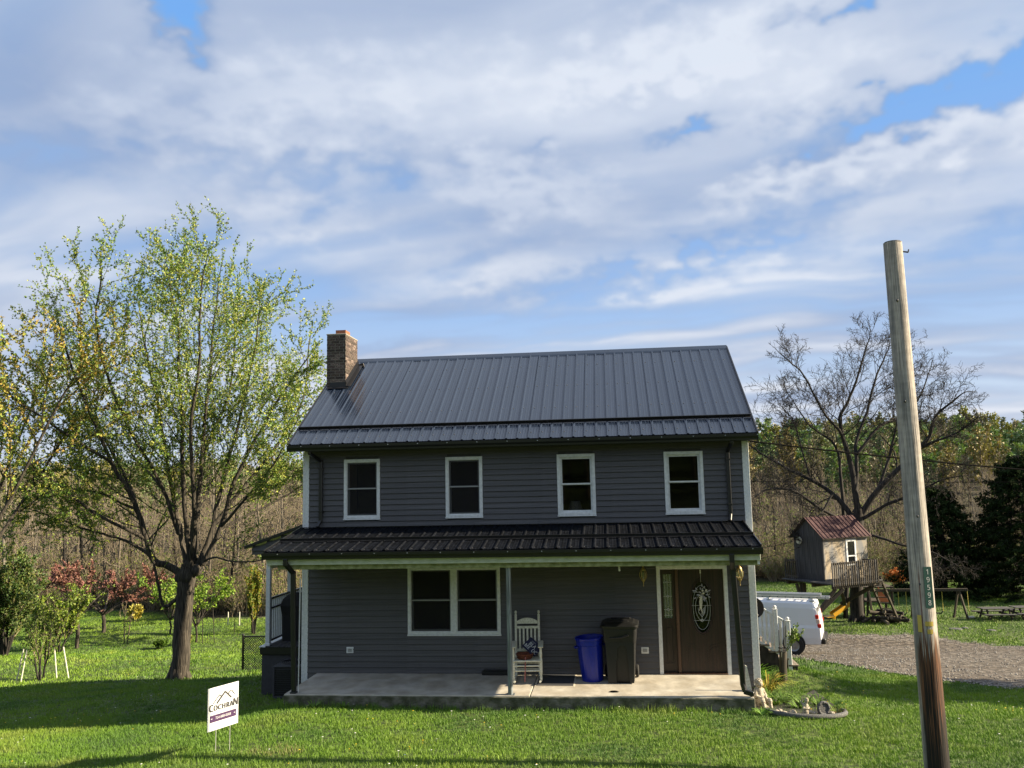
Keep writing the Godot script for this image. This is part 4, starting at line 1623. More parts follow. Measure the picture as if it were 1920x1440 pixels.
func flare(mb: MB, r: float, h: float, lobes: int, seed_: int) -> void:
	# roots spreading at the foot of a trunk
	var q := RandomNumberGenerator.new()
	q.seed = seed_
	for k in lobes:
		var a := TAU * k / lobes + q.randf_range(-0.3, 0.3)
		var o := V(cos(a), 0, sin(a))
		mb.tube(PackedVector3Array([V(0, h, 0) + o * r * 0.45, o * r * 0.75 + V(0, h * 0.45, 0), o * r * 1.15 + V(0, h * 0.12, 0), o * r * 1.7 + V(0, -0.12, 0)]), PackedFloat32Array([r * 0.35, r * 0.42, r * 0.36, r * 0.2]), 7, false)


func maple() -> void:
	var t := thing("maple_tree", "big spreading tree with fresh yellow green leaves and many upright limbs left of the house", "tree", V(-6.31, ground_at(-6.31, -6.84) - 0.05, -6.84))
	var g := Grower.new()
	g.r.seed = 3
	g.leaf_cols = [Color(1.1, 1.15, 1.2), Color(0.8, 1.0, 1.0), Color(1.75, 1.45, 1.5), Color(0.65, 0.88, 0.9), Color(2.0, 1.55, 1.7)]
	g.leaf_l = 0.06
	g.leaf_w = 0.045
	g.per = 11.0
	g.thin = 0.28
	g.min_r = 0.0035
	g.leaf_from = 1
	g.kids = [17, 7, 5]
	g.ratio = [0.42, 0.5, 0.5]
	g.up = 0.06
	g.spread = 0.9
	g.limb([V(0, -0.1, 0), V(0.04, 0.54, 0), V(0.09, 1.45, 0), V(0.13, 2.38, 0), V(0.2, 2.92, 0), V(0.26, 3.3, 0)], 0.255, 0.25, 3)
	flare(g.wood, 0.25, 0.6, 7, 5)
	# big burls where old limbs were cut
	for b in [[V(0.5, 3.2, 0.05), 0.17], [V(0.2, 3.05, 0.06), 0.26], [V(-0.02, 2.98, 0.05), 0.16], [V(0.68, 3.42, 0.0), 0.1]]:
		g.wood.ball(b[0], V(1, 1.1, 1) * b[1], 9, 7)
	g.limb([V(0.0, 3.03, 0), V(-0.3, 3.33, 0.15), V(-0.69, 3.5, 0.3), V(-0.88, 4.14, 0.45), V(-1.1, 4.99, 0.6), V(-1.34, 5.64, 0.75), V(-1.81, 6.44, 0.9), V(-2.56, 8.16, 1.05), V(-3.08, 9.5, 1.2), V(-3.3, 10.4, 1.35)], 0.115, 0.025)
	g.limb([V(0.15, 3.2, 0), V(-0.14, 4.25, -0.19), V(-0.44, 4.95, -0.38), V(-0.93, 6.86, -0.56), V(-1.41, 8.65, -0.75), V(-1.97, 10.34, -0.94), V(-2.25, 11.3, -1.12)], 0.081, 0.02)
	g.limb([V(0.29, 3.2, 0), V(0.29, 4.27, 0.25), V(0.3, 5.17, 0.5), V(0.32, 6.62, 0.75), V(0.42, 7.74, 1.0), V(0.4, 9.08, 1.25), V(0.47, 10.3, 1.5), V(0.34, 11.4, 1.75)], 0.086, 0.02)
	g.limb([V(0.33, 3.2, 0), V(0.45, 4.25, 0.04), V(0.52, 5.15, 0.08), V(0.63, 6.63, 0.11), V(0.73, 8.08, 0.15), V(0.87, 9.37, 0.19), V(0.96, 10.68, 0.22), V(1.08, 11.8, 0.26)], 0.086, 0.02)
	g.limb([V(0.49, 3.3, 0), V(0.76, 4.23, -0.26), V(0.87, 5.34, -0.51), V(1.1, 6.65, -0.77), V(1.35, 8.17, -1.03), V(1.61, 10.08, -1.29), V(1.65, 11.4, -1.54)], 0.086, 0.02)
	g.limb([V(0.66, 3.37, 0), V(1.27, 4.48, 0.11), V(1.71, 5.81, 0.23), V(2.4, 7.05, 0.34), V(3.25, 8.37, 0.46), V(4.0, 9.3, 0.57)], 0.081, 0.02)
	g.limb([V(0.26, 3.28, 0), V(0.65, 4.59, 0.53), V(0.84, 5.82, 1.07), V(1.0, 7.32, 1.6), V(1.46, 8.77, 2.13), V(1.74, 10.17, 2.67), V(2.05, 11.2, 3.2)], 0.075, 0.02)
	g.limb([V(0.26, 3.28, 0), V(0.05, 4.55, -0.53), V(-0.02, 5.85, -1.07), V(-0.05, 7.06, -1.6), V(0.39, 8.66, -2.13), V(0.29, 10.54, -2.67), V(0.25, 11.4, -2.9)], 0.075, 0.02)
	g.limb([V(-0.57, 3.37, 0.2), V(-0.97, 3.8, 0.42), V(-1.52, 4.16, 0.63), V(-1.99, 4.33, 0.85), V(-2.59, 4.54, 1.07), V(-3.1, 4.8, 1.28), V(-3.81, 5.08, 1.5)], 0.052, 0.015)
	g.limb([V(-1.16, 4.99, 0.5), V(-2.05, 5.33, 0.25), V(-2.82, 5.58, 0), V(-3.86, 5.6, -0.25), V(-4.91, 5.37, -0.5), V(-5.9, 5.0, -0.75)], 0.040, 0.012)
	g.limb([V(0.0, 2.42, 0.1), V(-0.3, 2.19, 0.18), V(-0.44, 2.29, 0.26), V(-0.55, 2.89, 0.34), V(-0.65, 3.44, 0.42), V(-0.75, 3.83, 0.5)], 0.058, 0.03, 2)
	g.limb([V(0.74, 3.46, 0), V(1.25, 3.57, 0.38), V(1.99, 3.48, 0.75), V(2.95, 3.54, 1.12), V(3.87, 3.7, 1.5)], 0.034, 0.012, 1)
	g.limb([V(-0.12, 4.26, 0), V(-0.48, 5.85, 0.52), V(-1.23, 7.43, 1.04), V(-1.64, 8.96, 1.56), V(-1.7, 10.43, 2.08), V(-1.25, 11.53, 2.6)], 0.058, 0.02)
	g.limb([V(0.96, 4.48, 0), V(1.58, 5.49, -0.44), V(2.23, 6.46, -0.88), V(2.73, 7.48, -1.32), V(3.08, 8.53, -1.76), V(3.08, 10.35, -2.2)], 0.058, 0.02)
	g.limb([V(-1.1, 4.99, 0.6), V(-2.1, 6.0, -0.4), V(-3.2, 7.2, -1.0), V(-4.1, 8.5, -1.4), V(-4.4, 9.2, -1.6)], 0.058, 0.018)
	g.limb([V(-1.81, 6.44, 0.9), V(-3.0, 7.4, 1.7), V(-4.2, 8.4, 2.2), V(-4.7, 9.0, 2.4)], 0.046, 0.015)
	g.limb([V(1.27, 4.48, 0.11), V(2.3, 5.3, 0.7), V(3.3, 6.3, 1.1), V(4.0, 7.4, 1.3)], 0.05, 0.012)
	g.limb([V(-0.88, 4.14, 0.45), V(-2.0, 5.0, 1.4), V(-3.2, 6.2, 2.1), V(-4.4, 7.2, 2.5)], 0.055, 0.012)
	g.limb([V(0.76, 4.23, -0.26), V(1.8, 4.9, -1.2), V(2.9, 5.6, -2.0), V(3.7, 6.4, -2.4)], 0.05, 0.012)
	g.limb([V(-0.44, 4.95, -0.38), V(-1.8, 5.9, -1.6), V(-3.2, 6.9, -2.4), V(-4.2, 7.9, -2.8)], 0.055, 0.012)
	part(t, "trunk", g.wood, M.bark_maple)
	part(t, "twigs", g.twig, M.bark_dark)
	kind(part(t, "crown", g.leaf, M.leaf), "stuff")


func bare_tree() -> void:
	var t := thing("bare_tree", "large leafless tree with wide dark limbs holding the tree house", "tree", V(17.83, ground_at(17.83, -24.76) - 0.05, -24.76))
	var g := Grower.new()
	g.r.seed = 12
	g.per = 0.0
	g.kids = [18, 9, 6]
	g.thin = 0.32
	g.ratio = [0.36, 0.52, 0.5]
	g.up = 0.04
	g.spread = 0.95
	g.wig = 0.34
	g.min_r = 0.0095
	g.limb([V(0, -0.1, 0), V(0.02, 1.1, 0), V(0.1, 2.58, 0), V(0.22, 4.07, 0), V(0.34, 5.08, 0)], 0.31, 0.27, 3)
	flare(g.wood, 0.3, 0.6, 6, 9)
	g.limb([V(0.33, 4.9, 0), V(0.21, 6.87, 0.1), V(0.03, 7.87, 0.2), V(-0.15, 8.5, 0.3), V(-0.3, 9.6, 0.4), V(0.06, 10.3, 0.5), V(0.52, 11.35, 0.6), V(0.94, 12.6, 0.7), V(1.2, 13.3, 0.8)], 0.142, 0.025, 0, 0.4)
	g.limb([V(-0.15, 8.5, 0.3), V(-0.4, 9.0, 0.62), V(-1.05, 9.71, 0.93), V(-1.49, 10.4, 1.25), V(-2.12, 11.63, 1.57), V(-2.67, 12.11, 1.88), V(-3.29, 12.61, 2.2)], 0.077, 0.02)
	g.limb([V(0.25, 4.45, 0), V(-0.08, 5.23, -0.25), V(-0.65, 6.02, -0.5), V(-1.53, 6.69, -0.75), V(-2.54, 7.24, -1.0), V(-3.54, 7.93, -1.25), V(-4.28, 8.49, -1.5)], 0.142, 0.03)
	g.limb([V(0.12, 4.08, 0), V(-0.69, 4.85, 0.33), V(-1.55, 5.35, 0.67), V(-2.53, 6.07, 1.0), V(-3.19, 6.29, 1.33), V(-4.15, 6.26, 1.67), V(-4.9, 5.86, 2.0)], 0.089, 0.025)
	g.limb([V(0.33, 4.9, 0), V(0.39, 5.8, -0.29), V(0.62, 7.59, -0.57), V(0.73, 8.49, -0.86), V(1.42, 9.96, -1.14), V(1.96, 11.47, -1.43), V(2.57, 12.6, -1.71), V(2.98, 13.3, -2.0)], 0.118, 0.025, 0, 0.4)
	g.limb([V(0.36, 4.8, 0), V(1.33, 6.19, 0.14), V(2.32, 7.17, 0.29), V(3.29, 8.13, 0.43), V(3.69, 8.69, 0.57), V(3.97, 9.57, 0.71), V(4.57, 10.09, 0.86), V(5.08, 10.52, 1.0)], 0.153, 0.03)
	g.limb([V(3.23, 8.12, 0.6), V(3.92, 8.43, 1.0), V(4.44, 8.62, 1.4), V(4.87, 8.97, 1.8), V(5.15, 9.29, 2.2)], 0.065, 0.02)
	g.limb([V(0.64, 7.88, -0.6), V(1.89, 9.2, -1.04), V(3.0, 9.65, -1.48), V(4.04, 10.41, -1.92), V(4.74, 11.49, -2.36), V(5.25, 12.36, -2.8)], 0.083, 0.02)
	g.limb([V(-0.3, -0.1, -1.0), V(0.0, 2.73, -1.15), V(0.04, 5.04, -1.3), V(0.05, 6.53, -1.45), V(0.07, 7.8, -1.6), V(-0.18, 8.61, -1.75), V(-1.11, 9.35, -1.9), V(-1.58, 10.16, -2.05), V(-2.03, 11.01, -2.2)], 0.118, 0.02, 0, 0.5)
	g.limb([V(0.28, 4.09, 0.3), V(1.06, 3.98, 0.76), V(1.83, 3.64, 1.22), V(2.82, 3.42, 1.68), V(3.53, 2.98, 2.14), V(3.78, 2.74, 2.6)], 0.071, 0.015)
	g.limb([V(0.36, 4.7, 0), V(1.48, 5.44, 0.5), V(2.54, 5.92, 1.0), V(3.58, 6.51, 1.5), V(4.33, 6.73, 2.0)], 0.089, 0.02)
	g.limb([V(1.37, 6.19, 0), V(1.95, 7.57, -0.12), V(2.46, 9.11, -0.25), V(2.87, 10.66, -0.38), V(3.25, 11.97, -0.5)], 0.077, 0.02)
	g.limb([V(-0.9, 6.04, 0.5), V(-1.52, 5.13, 0.8), V(-2.35, 4.54, 1.1), V(-2.93, 4.07, 1.4)], 0.053, 0.015)
	g.limb([V(-1.48, 6.69, -1.0), V(-1.83, 8.5, -1.33), V(-1.96, 9.6, -1.67), V(-2.5, 10.46, -2.0)], 0.053, 0.018)
	part(t, "trunk", g.wood, M.bark_dark)
	part(t, "twigs", g.twig, M.bark_dark)


func woods_tree(seed_: int, height: float, leafy: float, cols: Array, label: String, group: String, leaf_size := 0.16) -> Node3D:
	var t := thing("woodland_tree", label, "tree", Vector3.ZERO, 0.0, group)
	var g := Grower.new()
	g.r.seed = seed_
	g.leaf_cols = cols
	g.leaf_l = leaf_size
	g.leaf_w = leaf_size * 0.7
	g.per = leafy
	g.kids = [14, 5, 3]
	g.ratio = [0.32, 0.5, 0.55]
	g.wig = 0.26
	g.up = 0.05
	g.spread = 1.0
	g.min_r = 0.012
	g.top_level = 3
	g.twig_level = 2
	var a := g.r.randf() * TAU
	var lean := V(cos(a), 0, sin(a)) * height * 0.05
	g.limb([V(0, -0.2, 0), V(0, height * 0.2, 0) + lean * 0.2, V(0, height * 0.45, 0) + lean * 0.7 + g.V3() * 0.1, V(0, height * 0.7, 0) + lean + g.V3() * 0.2, V(0, height * 0.93, 0) + lean * 1.2], height * 0.017, 0.03, 0, 0.3)
	if seed_ % 2 == 0:
		g.limb([V(0, height * 0.18, 0) + lean * 0.2, V(0, height * 0.45, 0) - lean * 1.2, V(0, height * 0.8, 0) - lean * 2.5], height * 0.009, 0.02, 0, 0.3)
	part(t, "trunk", g.wood, [M.bark_woods, M.bark_dark, M.bark_pale][seed_ % 3])
	part(t, "branches", g.twig, M.twig_brown)
	if leafy > 0.0:
		kind(part(t, "crown", g.leaf, M.leaf), "stuff")
	return t


func merged(t: Node3D) -> ArrayMesh:
	# wood and leaves as two surfaces of one mesh, for the far hillsides
	var m := ArrayMesh.new()
	for c in t.get_children():
		var mi := c as MeshInstance3D
		m.add_surface_from_arrays(Mesh.PRIMITIVE_TRIANGLES, mi.mesh.surface_get_arrays(0))
		m.surface_set_material(m.get_surface_count() - 1, mi.material_override)
	return m


func crowd(called: String, m: ArrayMesh, places: Array, label: String) -> void:
	var mm := MultiMesh.new()
	mm.transform_format = MultiMesh.TRANSFORM_3D
	mm.mesh = m
	mm.instance_count = places.size()
	for i in places.size():
		mm.set_instance_transform(i, places[i])
	var o := MultiMeshInstance3D.new()
	o.name = numbered(self, called)
	o.multimesh = mm
	add_child(o, true)
	o.set_meta("kind", "stuff")
	tag(o, label, "woods")


func hill_tree(seed_: int, kind_: int) -> ArrayMesh:
	# a whole tree as it looks some hundred metres away: limbs and loose clumps of leaf
	var g := Grower.new()
	g.r.seed = seed_
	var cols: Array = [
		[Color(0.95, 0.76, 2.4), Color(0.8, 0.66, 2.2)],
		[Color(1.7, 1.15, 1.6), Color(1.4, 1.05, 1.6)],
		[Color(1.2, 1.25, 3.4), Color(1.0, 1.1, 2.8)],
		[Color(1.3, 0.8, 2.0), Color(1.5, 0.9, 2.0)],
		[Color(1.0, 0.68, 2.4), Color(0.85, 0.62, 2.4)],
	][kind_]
	g.leaf_cols = cols
	g.leaf_l = 0.42
	g.leaf_w = 0.3
	g.per = [2.8, 2.8, 3.8, 2.0, 0.9][kind_]
	g.kids = [13, 5, 0]
	g.ratio = [0.36, 0.5, 0.5]
	g.top_level = 2
	g.twig_level = 1
	g.leaf_from = 1
	g.up = 0.1
	g.min_r = 0.03
	var h := 10.0
	g.limb([V(0, -0.3, 0), V(0.1, h * 0.3, 0), V(0.2, h * 0.6, 0.2), V(0.1, h * 0.88, 0.1)], 0.16, 0.04, 0, 0.35)
	var m := ArrayMesh.new()
	for p in [[g.wood, M.bark_woods], [g.twig, M.twig_brown], [g.leaf, M.leaf]]:
		var arr: Array = p[0].mesh().surface_get_arrays(0)
		m.add_surface_from_arrays(Mesh.PRIMITIVE_TRIANGLES, arr)
		m.surface_set_material(m.get_surface_count() - 1, p[1])
	return m


func in_view(x: float, z: float) -> bool:
	# inside the wedge that the place is looked at from, with room to step aside
	var d := 17.6 - z
	var u := (x - 6.47) / d
	return u > -0.84 and u < 0.62


func woods() -> void:
	var spring := [Color(0.8, 0.9, 0.6), Color(1.1, 1.05, 0.7)]
	var protos := []
	for k in 6:
		var leafy: float = [0.0, 0.5, 0.0, 1.2, 0.3, 0.0][k]
		var label: String = ["slim leafless brown woodland tree", "slim woodland tree with sparse yellow green buds", "forked leafless tree in the woods", "woodland tree with thin fresh green leaves", "forked woodland tree with a few pale buds", "tall straight bare trunk in the woods"][k]
		protos.append(woods_tree(60 + k, [11.0, 10.0, 9.0, 9.5, 12.0, 13.0][k], leafy, spring, label, "trees in the woods behind the lawn"))
	var q := RandomNumberGenerator.new()
	q.seed = 77
	var n := 0
	var spots := []
	var bases: Array[String] = []
	while n < 150:
		var x := q.randf_range(-48.0, 46.0)
		var back := q.randf() * q.randf() * 20.0
		var z := woods_edge(x) - 1.2 - back
		if not in_view(x, z) or (x > -4.0 and x < 12.0):
			continue
		if x > 21.0 and z > -44.0:
			continue
		var ok := true
		for s in spots:
			if s.distance_to(Vector2(x, z)) < 0.9:
				ok = false
		if not ok:
			continue
		spots.append(Vector2(x, z))
		var p: Node3D = protos[n % 6]
		var at := V(x, ground_at(x, z), z)
		var size := q.randf_range(0.55, 0.95) * (0.66 if x > 10.0 else 0.82)
		var where := " behind the pink tree" if x < -15.0 else " between the big tree and the house" if x < 5.0 else " behind the tree house" if x < 21.0 else " beyond the dark evergreens"
		if n < 6:
			bases.append(str(p.get_meta("label")))
			p.set_meta("label", bases[n] + where)
			p.position = at
			p.rotation.y = q.randf() * TAU
			p.scale = Vector3.ONE * size
		else:
			copy_of(p, "woodland_tree", at, q.randf() * TAU, size, bases[n % 6] + where)
		n += 1
	# thickets, deeper woods and the wooded hills read as masses
	var deep := []
	for k in 4:
		deep.append([])
	var hills := []
	for k in 5:
		hills.append([])
	var patch := FastNoiseLite.new()
	patch.seed = 31
	patch.frequency = 0.018
	for i in 850:
		var z := q.randf_range(-105.0, -46.0)
		var d := 17.6 - z
		var x := 6.47 + d * q.randf_range(-0.82, 0.6)
		if z > woods_edge(x) - 6.0:
			continue
		var s := q.randf_range(0.42, 0.72) * (0.82 if x > 12.0 else 1.0)
		deep[i % 4].append(Transform3D(Basis(Vector3.UP, q.randf() * TAU).scaled(V(1, q.randf_range(0.85, 1.15), 1) * s), V(x, ground_at(x, z), z)))
	for k in 4:
		crowd("deep_woods", merged(protos[[0, 2, 4, 5][k]]), deep[k], ["brown leafless woods filling the valley floor", "grey brown forked trees deep in the valley woods", "budding trees deep in the valley woods", "tall bare trunks deep in the valley woods"][k])
	for i in 3600:
		var z := q.randf_range(-320.0, -88.0)
		var d := 17.6 - z
		var x := 6.47 + d * q.randf_range(-0.82, 0.6)
		var v := patch.get_noise_2d(x, z * 0.8) + q.randf_range(-0.22, 0.22)
		var high := ground_at(x, z)
		var c := 4
		if v > 0.28:
			c = 1
		elif v > 0.08:
			c = 0
		elif v < -0.33:
			c = 3
		elif v < -0.18 and high < 4.0:
			c = 2
		if x > 20.0 and z > -130.0 and z < -100.0 and q.randf() < 0.7:
			c = 2
		var s := q.randf_range(0.6, 1.05)
		hills[c].append(Transform3D(Basis(Vector3.UP, q.randf() * TAU).scaled(V(1.1, q.randf_range(0.85, 1.1), 1.1) * s), V(x, high, z)))
	for k in 5:
		crowd("hillside_forest", hill_tree(200 + k, k), hills[k], ["green budding forest on the hills", "yellow green forest along the hill crest", "pale blossoming green trees at the foot of the hill", "orange brown budding trees on the hills", "grey bare forest on the hills"][k])
	# the wooded slope across the road, which the windows mirror
	var across := []
	for i in 420:
		var x := q.randf_range(-75.0, 85.0)
		var z := q.randf_range(42.0, 95.0)
		across.append(Transform3D(Basis(Vector3.UP, q.randf() * TAU).scaled(V(1.2, 1, 1.2) * q.randf_range(0.7, 1.05)), V(x, ground_at(x, z), z)))
	crowd("hillside_forest", hill_tree(230, 4), across, "grey bare forest on the slope across the road behind the viewer")
	# brush along the edge of the woods
	var bush := Grower.new()
	bush.r.seed = 91
	bush.leaf_cols = [Color(0.8, 0.9, 0.7), Color(1.1, 0.9, 0.6)]
	bush.leaf_l = 0.07
	bush.leaf_w = 0.05
	bush.per = 1.2
	bush.top_level = 2
	bush.twig_level = 0
	bush.kids = [7, 5, 0]
	bush.ratio = [0.55, 0.5, 0.5]
	bush.leaf_from = 1
	bush.min_r = 0.007
	for k in 16:
		bush.branch(V(bush.r.randf_range(-0.5, 0.5), -0.05, bush.r.randf_range(-0.5, 0.5)), V(bush.r.randf_range(-0.7, 0.7), 1, bush.r.randf_range(-0.7, 0.7)).normalized(), bush.r.randf_range(1.0, 2.2), 0.018, 0)
	var bm := ArrayMesh.new()
	for p in [[bush.twig, M.twig_brown], [bush.leaf, M.leaf]]:
		bm.add_surface_from_arrays(Mesh.PRIMITIVE_TRIANGLES, p[0].mesh().surface_get_arrays(0))
		bm.surface_set_material(bm.get_surface_count() - 1, p[1])
	var brush := []
	for i in 950:
		var x := q.randf_range(-50.0, 48.0)
		var z := woods_edge(x) - 0.6 - q.randf() * q.randf() * 26.0
		if not in_view(x, z):
			continue
		brush.append(Transform3D(Basis(Vector3.UP, q.randf() * TAU).scaled(V(1.2, q.randf_range(0.6, 1.3), 1.2) * q.randf_range(0.7, 1.25)), V(x, ground_at(x, z), z)))
	crowd("undergrowth", bm, brush, "brown brush and saplings along the edge of the woods")


func conifer(label: String, at: Vector3, h: float, r: float, seed_: int, broad: float) -> Node3D:
	var t := thing("conifer", label, "tree", at)
	var g := RandomNumberGenerator.new()
	g.seed = seed_
	var wood := MB.new()
	var nd := MB.new()
	wood.tube(PackedVector3Array([V(0, -0.2, 0), V(0.03, h * 0.5, 0.02), V(0, h * 0.97, 0)]), PackedFloat32Array([h * 0.022, h * 0.014, 0.015]), 8, false)
	# branches leave the stem at every height, some lifting, most drooping, and hang with sprays
	var total := int(h * 52.0)
	for k in total:
		var f := pow((k + g.randf()) / total, 0.85) * 0.985
		var y := f * h
		var reach := r * pow(1.0 - f, broad) * g.randf_range(0.72, 1.1) + 0.1
		var a := k * 2.39996 + g.randf_range(-0.3, 0.3)
		var o := V(cos(a), 0, sin(a))
		var lift := g.randf_range(-0.32, 0.2)
		var p0 := V(0, y, 0)
		var p1 := p0 + o * reach * 0.6 + V(0, lift * reach * 0.6, 0)
		var p2 := p0 + o * reach + V(0, (lift - g.randf_range(-0.1, 0.25)) * reach, 0)
		p2.y = maxf(p2.y, 0.06)
		wood.tube(PackedVector3Array([p0, p1, p2]), PackedFloat32Array([0.02, 0.012, 0.006]), 3, false)
		var m := int(reach * 26) + 6
		for j in m:
			var q := 0.25 + 0.75 * sqrt((j + g.randf()) / m)
			var p := p0.lerp(p1, q / 0.6) if q < 0.6 else p1.lerp(p2, (q - 0.6) / 0.4)
			p += V(g.randf_range(-1, 1), g.randf_range(-1.4, 0.6), g.randf_range(-1, 1)) * 0.1
			var s := o.cross(Vector3.UP) * (1.0 if j % 2 else -1.0)
			nd.col = Color(0.019, 0.03, 0.011) * g.randf_range(0.45, 1.7)
			var sz := g.randf_range(0.11, 0.25)
			var d := (o * g.randf_range(0.1, 0.8) + s * g.randf_range(0.1, 1.0) + V(0, g.randf_range(-0.9, 0.35), 0)).normalized()
			nd.leaf(p, d, d.cross(V(g.randf_range(-1, 1), g.randf_range(-1, 1), g.randf_range(-1, 1))).normalized(), sz, sz * 0.4)
			d = (V(g.randf_range(-0.5, 0.5), -1.0, g.randf_range(-0.5, 0.5)) + o * 0.5).normalized()
			nd.leaf(p, d, d.cross(V(g.randf_range(-1, 1), 0.2, g.randf_range(-1, 1))).normalized(), sz, sz * 0.35)
	part(t, "trunk", wood, M.bark_dark)
	kind(part(t, "crown", nd, M.needle), "stuff")
	return t


func shrub(called: String, label: String, category: String, at: Vector3, h: float, w: float, seed_: int, cols: Array, leaf: float, per: float, stems: int, up := 0.1, leafage := "leaf") -> Node3D:
	var t := thing(called, label, category, at)
	var g := Grower.new()
	g.r.seed = seed_
	g.leaf_cols = cols
	g.leaf_l = leaf
	g.leaf_w = leaf * 0.65
	g.per = per
	g.top_level = 2
	g.twig_level = 1
	g.leaf_from = 1
	g.kids = [8, 5, 0]
	g.ratio = [0.45, 0.55, 0.5]
	g.min_r = 0.005
	g.up = up
	for k in stems:
		var a := TAU * k / stems + g.r.randf_range(-0.4, 0.4)
		var o := V(cos(a), 0, sin(a))
		g.branch(o * 0.08, (V(0, h, 0) + o * w * 0.55 * g.r.randf_range(0.3, 1.0)).normalized(), h * g.r.randf_range(0.75, 1.0), 0.012 + h * 0.008, 0)
	part(t, "stems", g.wood, M.bark_dark)
	part(t, "twigs", g.twig, M.twig_brown)
	kind(part(t, "crown", g.leaf, M[leafage]), "stuff")
	return t


func yard_tree(called: String, label: String, at: Vector3, trunk_h: float, h: float, w: float, seed_: int, cols: Array, leaf: float, per: float, r0: float, leafage := "leaf") -> Node3D:
	var t := thing(called, label, "tree", at)
	var g := Grower.new()
	g.r.seed = seed_
	g.leaf_cols = cols
	g.leaf_l = leaf
	g.leaf_w = leaf * 0.65
	g.per = per
	g.kids = [9, 6, 4] if h < 6.0 else [14, 12, 5]
	g.ratio = [0.5, 0.5, 0.5]
	g.top_level = 3
	g.twig_level = 2
	g.leaf_from = 1
	g.min_r = 0.005
	g.up = 0.04
	g.limb([V(0, -0.1, 0), V(0.02, trunk_h * 0.5, 0), V(-0.02, trunk_h, 0.02)], r0, r0 * 0.8, 3)
	for k in 7:
		var a := TAU * k / 7.0 + g.r.randf_range(-0.3, 0.3)
		var o := V(cos(a), 0, sin(a))
		var reach := w * 0.5 * g.r.randf_range(0.75, 1.05)
		var top := h * g.r.randf_range(0.7, 1.0)
		g.limb([V(-0.02, trunk_h * 0.96, 0.02), V(0, trunk_h + (top - trunk_h) * 0.4, 0) + o * reach * 0.45, V(0, top * 0.85, 0) + o * reach * 0.85, V(0, top * 0.92, 0) + o * reach], r0 * 0.45, 0.012, 1)
	part(t, "trunk", g.wood, M.bark_maple)
	part(t, "twigs", g.twig, M.bark_dark)
	kind(part(t, "crown", g.leaf, M[leafage]), "stuff")
	return t


func gpos(x: float, z: float) -> Vector3:
	return V(x, ground_at(x, z), z)


func stakes(at: Vector3, offs: Array, h: float, r: float, label: String, mat: Material, lean: float) -> void:
	# thin stakes with a wire cage between them
	for i in offs.size():
		var o: Vector3 = offs[i]
		var p := gpos(at.x + o.x, at.z + o.z)
		var mb := MB.new()
		mb.rod(V(0, -0.1, 0), V(-o.x * lean, h, -o.z * lean), r, 8)
		var s := part(self, "tree_stake", mb, mat, Transform3D(Basis.IDENTITY, p))
		tag(s, label % ["leftmost", "second", "third", "rightmost"][i], "stake", "stakes round the young trees")


